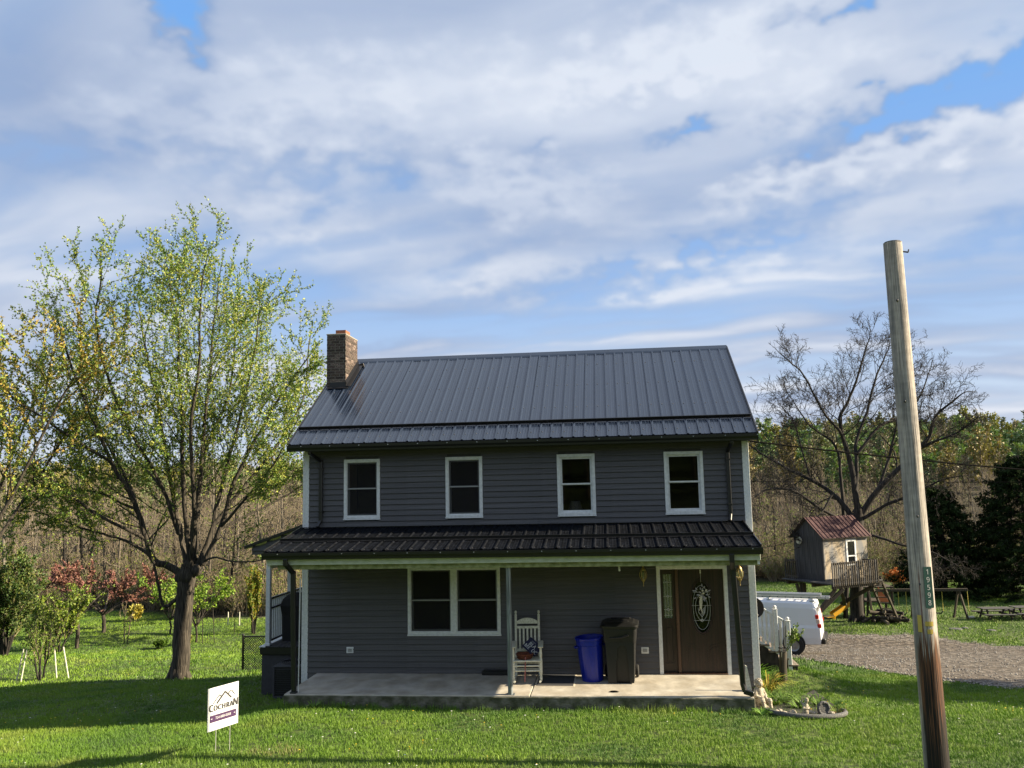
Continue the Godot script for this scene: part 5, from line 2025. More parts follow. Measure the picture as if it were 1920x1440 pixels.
func planting() -> void:
	# left of the house
	shrub("evergreen_shrub", "dark green rounded shrub at the left edge of the lawn", "bush", gpos(-17.4, -14.2), 3.6, 2.6, 31, [Color(0.3, 0.42, 0.6), Color(0.45, 0.55, 0.7), Color(0.7, 0.6, 0.8)], 0.11, 16.0, 16)
	yard_tree("yellow_tree", "tree with drooping yellow and orange spring leaves at the far left", gpos(-10.9, -3.4), 2.4, 9.6, 7.4, 41, [Color(1.5, 1.1, 1.0), Color(2.1, 1.35, 1.6), Color(1.1, 1.15, 1.0), Color(1.8, 0.95, 1.4)], 0.085, 17.0, 0.13, "petal")
	shrub("leafy_bush", "bushy green shrub with pale leaves below the pink tree", "bush", gpos(-16.6, -16.4), 2.5, 2.2, 42, [Color(0.9, 1.0, 0.7), Color(0.7, 0.8, 0.6), Color(1.2, 1.1, 0.8)], 0.12, 9.0, 9)
	yard_tree("pink_tree", "small rosy pink blossoming tree before the woods", gpos(-17.9, -21.6), 0.9, 3.1, 4.8, 43, [Color(1.35, 0.42, 2.4), Color(1.0, 0.34, 1.7), Color(1.3, 0.52, 2.2)], 0.12, 26.0, 0.1, "petal")
	yard_tree("russet_tree", "small russet budding tree right of the pink tree", gpos(-15.4, -24.8), 0.8, 2.2, 3.4, 44, [Color(0.9, 0.5, 1.4), Color(0.8, 0.5, 1.0)], 0.08, 6.0, 0.07, "petal")
	shrub("young_tree", "young leafy tree inside a ring of white stakes", "tree", gpos(-12.0, -8.75), 2.3, 1.1, 45, [Color(0.7, 0.85, 0.6), Color(0.9, 0.95, 0.7)], 0.07, 9.0, 5, 0.2)
	stakes(V(-12.0, 0, -8.75), [V(-0.78, 0, 0.1), V(-0.45, 0, 0.35), V(0.5, 0, -0.1), V(0.95, 0, -0.05)], 0.98, 0.022, "%s white stake of the four round the young tree", M.old_white, 0.25)
	yard_tree("slender_tree", "slender young tree left of the big tree with fresh green leaves", gpos(-14.4, -21.4), 0.7, 2.7, 2.6, 46, [Color(0.8, 1.1, 0.7), Color(1.0, 1.1, 0.7)], 0.1, 12.0, 0.05)
	yard_tree("slender_tree", "young green tree standing behind the big tree trunk", gpos(-12.1, -19.4), 0.7, 3.0, 2.3, 47, [Color(1.0, 1.25, 0.8), Color(1.2, 1.25, 0.8)], 0.11, 12.0, 0.05)
	stakes(V(-12.1, 0, -19.4), [V(-0.9, 0, 0.2), V(-0.6, 0, 0.5), V(0.5, 0, 0.4), V(0.9, 0, 0.1)], 1.5, 0.016, "%s dark stake round the young tree behind the big trunk", M.bark_dark, 0.12)
	shrub("tuft", "tall grass tuft round the stakes behind the big tree", "grass", gpos(-12.3, -18.6), 0.35, 1.6, 48, [Color(0.9, 0.7, 0.5), Color(0.7, 0.7, 0.6)], 0.16, 12.0, 12, 0.2)
	shrub("tuft", "dark low tuft left of the big tree trunk", "grass", gpos(-12.9, -17.8), 0.32, 1.2, 49, [Color(0.45, 0.6, 0.5)], 0.14, 12.0, 10, 0.2)
	var col := shrub("columnar_tree", "narrow young tree with bronze and green leaves behind the fence", "tree", gpos(-10.35, -21.5), 3.0, 0.35, 50, [Color(1.5, 0.85, 0.5), Color(1.2, 0.9, 0.5), Color(0.8, 1.0, 0.6)], 0.1, 15.0, 8, 0.35)
	col.scale = V(0.8, 0.85, 0.8)
	stakes(V(-10.35, 0, -21.5), [V(-0.85, 0, 0.2), V(0.7, 0, 0.0)], 1.3, 0.015, "%s thin stake beside the bronze young tree", M.bark_dark, 0.05)
	stakes(V(-12.4, 0, -24.2), [V(-0.45, 0, 0), V(0.15, 0, 0)], 0.65, 0.025, "%s short white stake on the far left lawn", M.old_white, 0.0)
	shrub("sapling", "thin leafless sapling alone on the left lawn", "tree", gpos(-15.2, -19.0), 1.7, 0.4, 51, [Color(1, 0.8, 0.6)], 0.06, 0.6, 2, 0.3)
	yard_tree("small_tree", "small crooked tree with pale trunk beside the green bush", gpos(-16.6, -17.6), 1.3, 2.9, 2.4, 52, [Color(0.9, 0.95, 0.7)], 0.09, 1.5, 0.09)
	shrub("dry_grass", "clump of straw coloured dry grass before the woods", "grass", gpos(-16.4, -26.2), 0.75, 1.4, 53, [Color(3.0, 2.0, 3.0), Color(2.4, 1.7, 2.2)], 0.2, 12.0, 14, 0.25, "petal")
	shrub("dry_grass", "second straw coloured clump nearer the pink tree", "grass", gpos(-18.6, -25.6), 0.7, 1.0, 54, [Color(3.0, 2.0, 3.0)], 0.2, 10.0, 10, 0.25, "petal")
	# right of the house
	conifer("dark evergreen behind the utility pole", gpos(25.2, -33.9), 6.3, 2.9, 33, 0.6)
	conifer("broad tall evergreen at the right edge", gpos(29.3, -33.0), 7.9, 3.9, 34, 0.62)
	shrub("orange_shrub", "round orange leaved shrub before the dark evergreen", "bush", gpos(23.9, -38.2), 1.0, 2.0, 55, [Color(2.9, 0.75, 1.0), Color(2.3, 0.7, 0.8)], 0.09, 16.0, 12, 0.12, "petal")
	# a dense tree beyond the right edge of the view, whose shade falls across the lawn
	conifer("dense broad evergreen out of view to the right of the lawn", gpos(25.6, -1.6), 7.3, 4.2, 35, 0.42)
	# flower bed at the corner of the porch
	var lily := func(at: Vector3, n: int, l: float, sd: int, label: String, cols: Array, called: String) -> void:
		var t := thing(called, label, "plant", at)
		var g := RandomNumberGenerator.new()
		g.seed = sd
		var mb := MB.new()
		for i in n:
			var a := g.randf() * TAU
			var o := V(cos(a), 0, sin(a))
			var side := V(-o.z, 0, o.x)
			var ll := l * g.randf_range(0.6, 1.15)
			var qc: Color = cols[g.randi() % cols.size()] * g.randf_range(0.75, 1.25)
			mb.col = Color(qc.r * 0.17, qc.g * 0.23, qc.b * 0.035)
			var prev := o * 0.05 * g.randf()
			var w := 0.014
			for s in 4:
				var f := (s + 1) / 4.0
				var nx := o * ll * f * 0.75 * g.randf_range(0.85, 1.1) + V(0, ll * (1.1 * f - 0.75 * f * f), 0) + o * 0.05
				var w2 := 0.014 * (1.0 - f * 0.92)
				mb.quad(prev - side * w, prev + side * w, nx + side * w2, nx - side * w2)
				prev = nx
				w = w2
		kind(part(t, "leaves", mb, M.petal if called == "dry_stems" else M.leaf), "stuff")
	for k in 7:
		var p: Array = [[9.55, 0.75], [9.85, 0.95], [9.3, 1.1], [10.15, 0.9], [9.7, 1.35], [9.35, 0.35], [10.35, 1.25]][k]
		var lbl: String = ["largest lily clump in the middle of the flower bed", "lily clump right of the middle of the bed", "lily clump beside the kneeling statue", "lily clump near the right end of the bed", "low lily clump in front of the others", "lily clump against the house corner", "small lily clump at the right tip of the bed"][k]
		lily.call(gpos(p[0], p[1]), 60, [0.5, 0.46, 0.4, 0.42, 0.3, 0.45, 0.34][k], 70 + k, lbl, [Color(0.6, 0.8, 0.5), Color(0.8, 1.0, 0.6)], "lily_clump")
	lily.call(gpos(9.5, -0.6), 90, 0.75, 81, "tan and orange dry stems beside the house corner", [Color(2.2, 1.1, 1.0), Color(2.6, 1.7, 1.6), Color(1.2, 1.0, 0.6)], "dry_stems")
	lily.call(gpos(9.45, -1.7), 90, 0.6, 82, "bright green herb clump by the side steps", [Color(0.8, 1.3, 0.5)], "herb_clump")
	lily.call(gpos(9.62, -1.25), 70, 0.55, 83, "leafy green clump behind the dry stems", [Color(0.7, 1.1, 0.5)], "herb_clump")
	lily.call(gpos(10.25, 1.75), 50, 0.26, 84, "reddish spiky plant behind the grey disc", [Color(1.2, 0.5, 0.8), Color(0.7, 0.7, 0.6)], "spiky_plant")
	lily.call(gpos(0.95, 2.02), 26, 0.26, 85, "grass tuft growing against the front of the slab", [Color(0.6, 0.8, 0.5)], "grass_tuft")
	lily.call(gpos(1.5, 1.98), 22, 0.2, 86, "smaller grass tuft against the slab right of the first", [Color(0.6, 0.8, 0.5)], "grass_tuft")
	lily.call(gpos(8.95, 2.05), 40, 0.24, 87, "grass tuft at the right corner of the slab", [Color(0.7, 1.0, 0.5)], "grass_tuft")


# ---------------------------------------------------------------- things on and round the porch

func lettering(parent: Node, text: String, size: float, at: Transform3D, mat: Material, thick := 0.002, called := "lettering", bold := false) -> void:
	var f := SystemFont.new()
	f.font_names = PackedStringArray(["Droid Sans"])
	f.font_weight = 700 if bold else 400
	var tm := TextMesh.new()
	tm.text = text
	tm.font = f
	tm.font_size = 64
	tm.pixel_size = size / 46.0
	tm.depth = thick
	part(parent, called, tm, mat, at)


func yard_sign() -> void:
	var base := gpos(0.74, 5.3)
	var t := thing("yard_sign", "white square yard sign with roof logo and purple band on two wire legs", "sign", base, deg_to_rad(67.0))
	var top := 0.95
	var w := 0.57
	var h := 0.6
	var bd := MB.new()
	bd.cbox(V(-w / 2, top - h, -0.003), V(w / 2, top, 0.003), 0.001)
	part(t, "board", bd, M.sign_white)
	for x in [-0.12, 0.14]:
		var lg := MB.new()
		lg.rod(V(x, -0.1, -0.006), V(x, top - 0.25, -0.006), 0.0045, 6)
		part(t, "leg", lg, M.wire_metal)
	var lo := MB.new()
	var z := 0.0045
	var stroke := func(a: Vector2, b: Vector2, wd: float) -> void:
		lo.bar(V(a.x, top + a.y, z), V(b.x, top + b.y, z), wd, 0.002, 0.0003, V(0, 0, 1))
	stroke.call(Vector2(-0.125, -0.235), Vector2(0.03, -0.095), 0.03)
	stroke.call(Vector2(0.03, -0.095), Vector2(0.15, -0.205), 0.024)
	stroke.call(Vector2(-0.19, -0.225), Vector2(-0.075, -0.12), 0.016)
	stroke.call(Vector2(-0.075, -0.12), Vector2(-0.035, -0.155), 0.014)
	stroke.call(Vector2(0.085, -0.14), Vector2(0.135, -0.1), 0.018)
	stroke.call(Vector2(0.15, -0.1), Vector2(0.21, -0.17), 0.015)
	lo.box(V(0.025, top - 0.175, 0.0035), V(0.037, top - 0.15, 0.0055))
	part(t, "roof_logo", lo, M.ink_dark)
	# heavy strokes: each word is laid twice, a hair apart
	for k in 3:
		var o := -0.004 + 0.004 * k
		lettering(t, "C", 0.1, Transform3D(Basis.from_scale(V(1.0, 1, 1)), V(-0.225 + o, top - 0.287, 0.0045 + 0.0004 * k)), M.ink_dark, 0.002, "lettering", true)
		lettering(t, "OCHRA", 0.073, Transform3D(Basis.from_scale(V(1.08, 1, 1)), V(0.0 + o, top - 0.294, 0.0045 + 0.0004 * k)), M.ink_dark, 0.002, "lettering", true)
		lettering(t, "N", 0.1, Transform3D(Basis.from_scale(V(1.0, 1, 1)), V(0.228 + o, top - 0.28, 0.0045 + 0.0004 * k)), M.ink_dark, 0.002, "lettering", true)
	lettering(t, "ROOFING & REMODELING", 0.031, Transform3D(Basis.IDENTITY, V(0.0, top - 0.365, 0.005)), M.ink_grey)
	var bn := MB.new()
	bn.box(V(-0.245, top - 0.485, 0.0033), V(0.245, top - 0.385, 0.0045))
	var band := part(t, "phone_band", bn, M.ink_purple)
	lettering(band, "724-888-0088", 0.034, Transform3D(Basis.IDENTITY, V(0.0, top - 0.4325, 0.0055)), M.sign_white)
	for x in [-0.212, 0.212]:
		var ds := MB.new()
		ds.box(V(x - 0.012, top - 0.436, 0.0045), V(x + 0.012, top - 0.428, 0.0062))
		part(band, "dash", ds, M.sign_white)


func utility_pole() -> void:
	var base := V(10.595, ground_at(10.595, 5.47), 5.47)
	var t := thing("utility_pole", "weathered grey utility pole with dark creosote stained foot and green number plate", "pole", base)
	var seg := 28
	var mb := MB.new()
	mb.with_uv = true
	var h := 7.15
	var rings := 60
	var g := RandomNumberGenerator.new()
	g.seed = 5
	var f := FastNoiseLite.new()
	f.seed = 9
	f.frequency = 1.3
	f.fractal_octaves = 4
	var pos := []
	for i in rings + 1:
		var y := -0.4 + (h + 0.4) * i / rings
		var r := lerpf(0.157, 0.121, clampf(y / h, 0, 1))
		var row := []
		for k in seg + 1:
			var a := TAU * k / seg
			var rr := r + f.get_noise_3d(cos(a) * 0.9, y * 0.12, sin(a) * 0.9) * 0.006 + f.get_noise_3d(cos(a) * 5.0, y * 0.35, sin(a) * 5.0) * 0.0022
			row.append(V(cos(a) * rr - 0.0075 * y * 1.0, y, sin(a) * rr))
		pos.append(row)
	for i in rings:
		for k in seg:
			var q := [[i, k], [i + 1, k], [i + 1, k + 1], [i, k + 1]]
			var nn := []
			var pp := []
			var uu := []
			for c in q:
				var p: Vector3 = pos[c[0]][c[1]]
				pp.append(p)
				var a: float = TAU * c[1] / seg
				var e := (pos[mini(c[0] + 1, rings)][c[1]] as Vector3) - (pos[maxi(c[0] - 1, 0)][c[1]] as Vector3)
				var sd := (pos[c[0]][posmod(c[1] + 1, seg)] as Vector3) - (pos[c[0]][posmod(c[1] - 1, seg)] as Vector3)
				var nrm := e.cross(sd).normalized()
				if nrm.dot(V(cos(a), 0, sin(a))) < 0.0:
					nrm = -nrm
				nn.append(nrm)
				uu.append(Vector2(float(c[1]) / seg, 1.0 - float(c[0]) / rings))
			for tr in [[0, 1, 2], [0, 2, 3]]:
				mb.tri_n(pp[tr[0]], pp[tr[1]], pp[tr[2]], nn[tr[0]], nn[tr[1]], nn[tr[2]])
				mb.uv.append(uu[tr[0]])
				mb.uv.append(uu[tr[2]])
				mb.uv.append(uu[tr[1]])
	# wood grain, and the creosote that soaked the lower 1.7 m on the road side and ran in streaks
	var iw := 256
	var ih := 1024
	var n1 := FastNoiseLite.new()
	n1.seed = 61
	n1.frequency = 1.0
	n1.fractal_octaves = 4
	var img := Image.create(iw, ih, false, Image.FORMAT_RGB8)
	var bmp := Image.create(iw, ih, false, Image.FORMAT_L8)
	for j in ih:
		var y := (1.0 - float(j) / ih) * (h + 0.4) - 0.4
		for i in iw:
			var a := TAU * i / iw
			var ca := cos(a)
			var sa := sin(a)
			var fine := n1.get_noise_3d(ca * 9.0, y * 0.7, sa * 9.0)
			var fibre := n1.get_noise_3d(ca * 26.0, y * 1.6, sa * 26.0)
			var blot := n1.get_noise_3d(ca * 1.3 + 7.0, y * 0.9, sa * 1.3)
			var ringy := n1.get_noise_2d(y * 9.0, ca * 0.6)
			var tone := clampf(0.78 + fine * 0.25 + fibre * 0.3 + blot * 0.15 + ringy * 0.08, 0.35, 1.0)
			var c := Color(0.7, 0.675, 0.66).lerp(Color(0.78, 0.735, 0.69), clampf(0.5 + blot, 0, 1)) * tone
			# the stain has a ragged, streaky upper edge and leaves the left edge of the trunk dry
			var face := cos(a - 1.3)
			var edge := 1.72 + fine * 0.25 + clampf(n1.get_noise_2d(a * 5.0, 3.0), -1, 1) * 0.35
			var soak := smoothstep(edge + 0.05, edge - 0.12, y) * smoothstep(-0.1, 0.35, face + fine * 0.5)
			var creo := Color(0.42, 0.275, 0.18).lerp(Color(0.1, 0.075, 0.06), clampf(smoothstep(1.3, 0.3, y + fine * 0.9 + blot * 0.9), 0, 1)) * clampf(0.75 + fibre * 0.8 + fine * 0.4, 0.25, 1.5)
			c = c.lerp(creo, soak)
			# a rusty run below the bolt
			var run := smoothstep(0.1, 0.03, absf(angle_difference(a, 2.05) + fine * 0.06)) * smoothstep(2.75, 2.5, y) * smoothstep(1.6, 1.8, y)
			c = c.lerp(Color(0.36, 0.2, 0.16) * tone, run * 0.6)
			img.set_pixel(i, j, c)
			bmp.set_pixel(i, j, G(clampf(0.5 + fine * 0.4 + fibre * 0.5, 0, 1)))
	var pm := mk("pole_wood", Color.WHITE, 0.88)
	pm.albedo_texture = ImageTexture.create_from_image(img)
	bump(pm, ImageTexture.create_from_image(bmp), 0.7)
	part(t, "shaft", mb, pm)
	var cap := MB.new()
	cap.lathe(PackedVector2Array([Vector2(0.122, -0.01), Vector2(0.11, 0.012), Vector2(0.0, 0.02)]), 24, Transform3D(Basis.IDENTITY, V(-0.0075 * h, h, 0)))
	cap.rod(V(-0.06 + 0.1, h - 0.13, 0.02), V(0.14, h - 0.15, 0.02), 0.012, 6)
	cap.rod(V(0.14, h - 0.15, 0.02), V(0.15, h - 0.11, 0.02), 0.01, 6)
	part(t, "pole_top", cap, M.plank_grey)
	for b in [[6.3, 1.9], [4.9, 2.0], [3.35, 1.75], [2.46, 2.05]]:
		var kn := MB.new()
		var a: float = b[1]
		kn.ball(V(cos(a) * 0.137 - 0.0075 * b[0], b[0], sin(a) * 0.137), V(0.016, 0.02, 0.016), 7, 5)
		part(t, "knot", kn, M.ink_dark)
	# number plate on the right front of the pole
	var dirp := V(sin(deg_to_rad(13)), 0, cos(deg_to_rad(13)))
	var side := Vector3.UP.cross(dirp)
	var pb := Basis(side, Vector3.UP, dirp)
	var plate := MB.new()
	var pl := PackedVector2Array()
	for c in [[0.045, 0.255], [-0.045, 0.255], [-0.045, -0.255], [0.045, -0.255]]:
		for k in 4:
			var a: float = [0.0, PI / 2, PI, PI * 1.5][[[0.045, 0.255], [-0.045, 0.255], [-0.045, -0.255], [0.045, -0.255]].find(c)] + k * PI / 6.0
			pl.append(Vector2(c[0] + cos(a) * 0.012, c[1] + sin(a) * 0.012))
	plate.prism(pl, -0.002, 0.002)
	var at := V(-0.018, 2.42, 0) + dirp * 0.152
	var po := part(t, "number_plate", plate, M.plate_green, Transform3D(pb, at))
	var digits := "19598"
	for i in 5:
		lettering(po, digits[i], 0.066, Transform3D(Basis.IDENTITY, V(0.0, 0.2 - i * 0.1, 0.003)), M.plate_digit)
	var refl := func(y0: float, hh: float, a0: float, a1: float) -> void:
		var rm := MB.new()
		for k in 6:
			var u := lerpf(a0, a1, k / 6.0)
			var w := lerpf(a0, a1, (k + 1) / 6.0)
			var r := 0.156
			var o := V(-0.015, 0, 0)
			rm.quad(o + V(cos(w) * r, y0, sin(w) * r), o + V(cos(u) * r, y0, sin(u) * r), o + V(cos(u) * r, y0 + hh, sin(u) * r), o + V(cos(w) * r, y0 + hh, sin(w) * r))
			rm.quad(o + V(cos(w) * (r - 0.006), y0, sin(w) * (r - 0.006)), o + V(cos(u) * (r - 0.006), y0, sin(u) * (r - 0.006)), o + V(cos(u) * r, y0, sin(u) * r), o + V(cos(w) * r, y0, sin(w) * r))
		part(t, "reflector", rm, M.reflector)
	refl.call(1.92, 0.06, deg_to_rad(70), deg_to_rad(108))
	refl.call(1.82, 0.06, deg_to_rad(74), deg_to_rad(100))
	refl.call(1.84, 0.22, deg_to_rad(122), deg_to_rad(142))


func rocking_chair() -> void:
	var t := thing("rocking_chair", "white wooden rocking chair with slatted back on the porch", "chair", V(4.76, 0.0, 0.62), deg_to_rad(4.0))
	var m: Material = M.old_white
	for s in [-1.0, 1.0]:
		var x: float = s * 0.245
		var rk := MB.new()
		var pts := PackedVector3Array()
		var rad := PackedFloat32Array()
		for i in 13:
			var z := -0.5 + i * 0.08
			pts.append(V(x, 0.022 + pow((z + 0.02) * 0.62, 2.0) * 0.62, z))
			rad.append(0.021)
		rk.tube(pts, rad, 8)
		part(t, "rocker", rk, m)
		var fp := MB.new()
		fp.lathe(PackedVector2Array([Vector2(0.02, 0.03), Vector2(0.03, 0.08), Vector2(0.022, 0.12), Vector2(0.03, 0.2), Vector2(0.03, 0.42), Vector2(0.022, 0.46), Vector2(0.028, 0.52), Vector2(0.02, 0.66)]), 12, Transform3D(Basis.IDENTITY, V(x * 1.08, 0.02, 0.27)))
		part(t, "leg", fp, m)
		var bp := MB.new()
		bp.rod(V(x * 0.94, 0.04, -0.22), V(x * 0.94, 1.2, -0.42), 0.024, 12)
		bp.lathe(PackedVector2Array([Vector2(0.0, 0.0), Vector2(0.02, 0.0), Vector2(0.012, 0.02), Vector2(0.026, 0.045), Vector2(0.022, 0.075), Vector2(0, 0.09)]), 12, Transform3D(Basis.IDENTITY, V(x * 0.94, 1.19, -0.42)))
		part(t, "back_post", bp, m)
		var ar := MB.new()
		ar.cbox(V(x * 1.08 - 0.05, 0.675, -0.33), V(x * 1.08 + 0.05, 0.7, 0.34), 0.01)
		part(t, "armrest", ar, m)
	var cr := MB.new()
	var hp := PackedVector2Array([Vector2(-0.21, 0.0), Vector2(0.21, 0.0), Vector2(0.21, 0.05)])
	for i in 9:
		var x := 0.21 - 0.42 * i / 8.0
		hp.append(Vector2(x, 0.05 + 0.065 * (1.0 - pow(x / 0.21, 2.0))))
	cr.prism(hp, -0.012, 0.012, Transform3D(Basis(Vector3.RIGHT, -0.17), V(0, 1.02, -0.39)))
	part(t, "crest_rail", cr, m)
	for y in [[0.93, -0.372], [0.5, -0.3]]:
		var rl := MB.new()
		rl.cbox(V(-0.215, y[0], y[1] - 0.012), V(0.215, y[0] + 0.05, y[1] + 0.012), 0.006)
		part(t, "back_rail", rl, m)
	for i in 5:
		var sl := MB.new()
		var x := -0.152 + i * 0.076
		sl.bar(V(x, 0.53, -0.303), V(x, 0.95, -0.374), 0.036, 0.012, 0.003, V(0, 0, 1))
		part(t, "slat", sl, m)
	var seat := MB.new()
	for i in 9:
		seat.cbox(V(-0.255, 0.415 - i * 0.004, 0.25 - i * 0.062), V(0.255, 0.437 - i * 0.004, 0.3 - i * 0.062), 0.006)
	seat.rod(V(-0.26, 0.425, 0.3), V(0.26, 0.425, 0.3), 0.018, 10)
	part(t, "seat", seat, m)
	for y in [[0.33, 0.27], [0.24, 0.27], [0.28, -0.26], [0.17, -0.24]]:
		var st := MB.new()
		st.rod(V(-0.25, y[0], y[1]), V(0.25, y[0], y[1]), 0.016, 10)
		part(t, "stretcher", st, m)
	# on the seat: a folded navy board with white letters, and a low brown basket with a hanging strap
	var bt := thing("navy_sign", "navy blue sign with white letters lying tilted on the rocking chair", "sign", V(4.86, 0.44, 0.62), 0.0)
	var bd := MB.new()
	bd.cbox(V(-0.17, -0.13, -0.006), V(0.17, 0.13, 0.006), 0.003)
	var rot := Basis(Vector3.RIGHT, deg_to_rad(-38)) * Basis(V(0, 0, 1), deg_to_rad(-42))
	var board := part(bt, "board", bd, M.navy_cloth, Transform3D(rot, V(0.0, 0.19, -0.05)))
	for l in [["BLA", 0.07, -0.02, 0.02], ["OC", 0.07, 0.1, -0.06], ["ME", 0.07, -0.08, -0.06], ["--------", 0.03, -0.04, 0.085]]:
		lettering(board, l[0], l[1], Transform3D(Basis(V(0, 0, 1), PI / 2 * 0.0), V(l[2], l[3], 0.0075)), M.sign_white)
	var bk := thing("basket", "low brown woven basket on the seat of the rocking chair", "basket", V(4.72, 0.44, 0.74), 0.0)
	var bm := MB.new()
	bm.lathe(PackedVector2Array([Vector2(0.0, 0.0), Vector2(0.13, 0.0), Vector2(0.15, 0.05), Vector2(0.165, 0.09), Vector2(0.155, 0.095), Vector2(0.14, 0.05), Vector2(0.0, 0.03)]), 18)
	for k in 3:
		var pts := PackedVector3Array()
		var rad := PackedFloat32Array()
		for i in 25:
			var a := TAU * i / 24.0
			var r: float = [0.142, 0.155, 0.166][k] + (0.003 if i % 2 else -0.003)
			pts.append(V(cos(a) * r, 0.025 + k * 0.033, sin(a) * r))
			rad.append(0.011)
		bm.tube(pts, rad, 6, false)
	part(bk, "bowl", bm, M.basket)
	var stp := MB.new()
	stp.bar(V(0.03, 0.06, 0.165), V(0.03, -0.03, 0.2), 0.02, 0.004, 0.001)
	stp.bar(V(0.03, -0.03, 0.2), V(0.01, -0.4, 0.17), 0.02, 0.004, 0.001, V(0, 0, 1))
	part(bk, "strap", stp, M.red_strap)


func rounded(hw: float, hd: float, r: float, n: int) -> PackedVector2Array:
	var p := PackedVector2Array()
	var k := 0
	for c in [[1, 1], [-1, 1], [-1, -1], [1, -1]]:
		for i in n + 1:
			var a := PI / 2 * k + PI / 2 * i / n
			p.append(Vector2(c[0] * (hw - r) + cos(a) * r, c[1] * (hd - r) + sin(a) * r))
		k += 1
	return p


func loft(mb: MB, rings: Array, close_bottom := true, close_top := true) -> void:
	# rings: [outline, height, offset]; faces turned outwards, smooth round the outline
	for i in rings.size() - 1:
		var a: PackedVector2Array = rings[i][0]
		var b: PackedVector2Array = rings[i + 1][0]
		var n := a.size()
		for k in n:
			var q := []
			var nn := []
			for e in [[i, k], [i, (k + 1) % n], [i + 1, (k + 1) % n], [i + 1, k]]:
				var o: PackedVector2Array = rings[e[0]][0]
				var p: Vector2 = o[e[1]]
				var d: Vector2 = o[(e[1] + 1) % n] - o[(e[1] - 1 + n) % n]
				q.append(V(p.x, rings[e[0]][1], -p.y))
				var m := V(d.y, 0, d.x)
				var sl: float = (rings[i + 1][0][e[1]].length() - rings[i][0][e[1]].length()) / maxf(absf(rings[i + 1][1] - rings[i][1]), 1e-4)
				nn.append((m.normalized() - Vector3.UP * clampf(sl, -3, 3) * signf(rings[i + 1][1] - rings[i][1])).normalized())
			mb.tri_n(q[0], q[1], q[2], nn[0], nn[1], nn[2])
			mb.tri_n(q[0], q[2], q[3], nn[0], nn[2], nn[3])
	for e in [[0, close_bottom, -1.0], [rings.size() - 1, close_top, 1.0]]:
		if not e[1]:
			continue
		var o: PackedVector2Array = rings[e[0]][0]
		for k in range(1, o.size() - 1):
			var y: float = rings[e[0]][1]
			mb.tri_out(V(o[0].x, y, -o[0].y), V(o[k].x, y, -o[k].y), V(o[k + 1].x, y, -o[k + 1].y), V(0, y - e[2], 0))


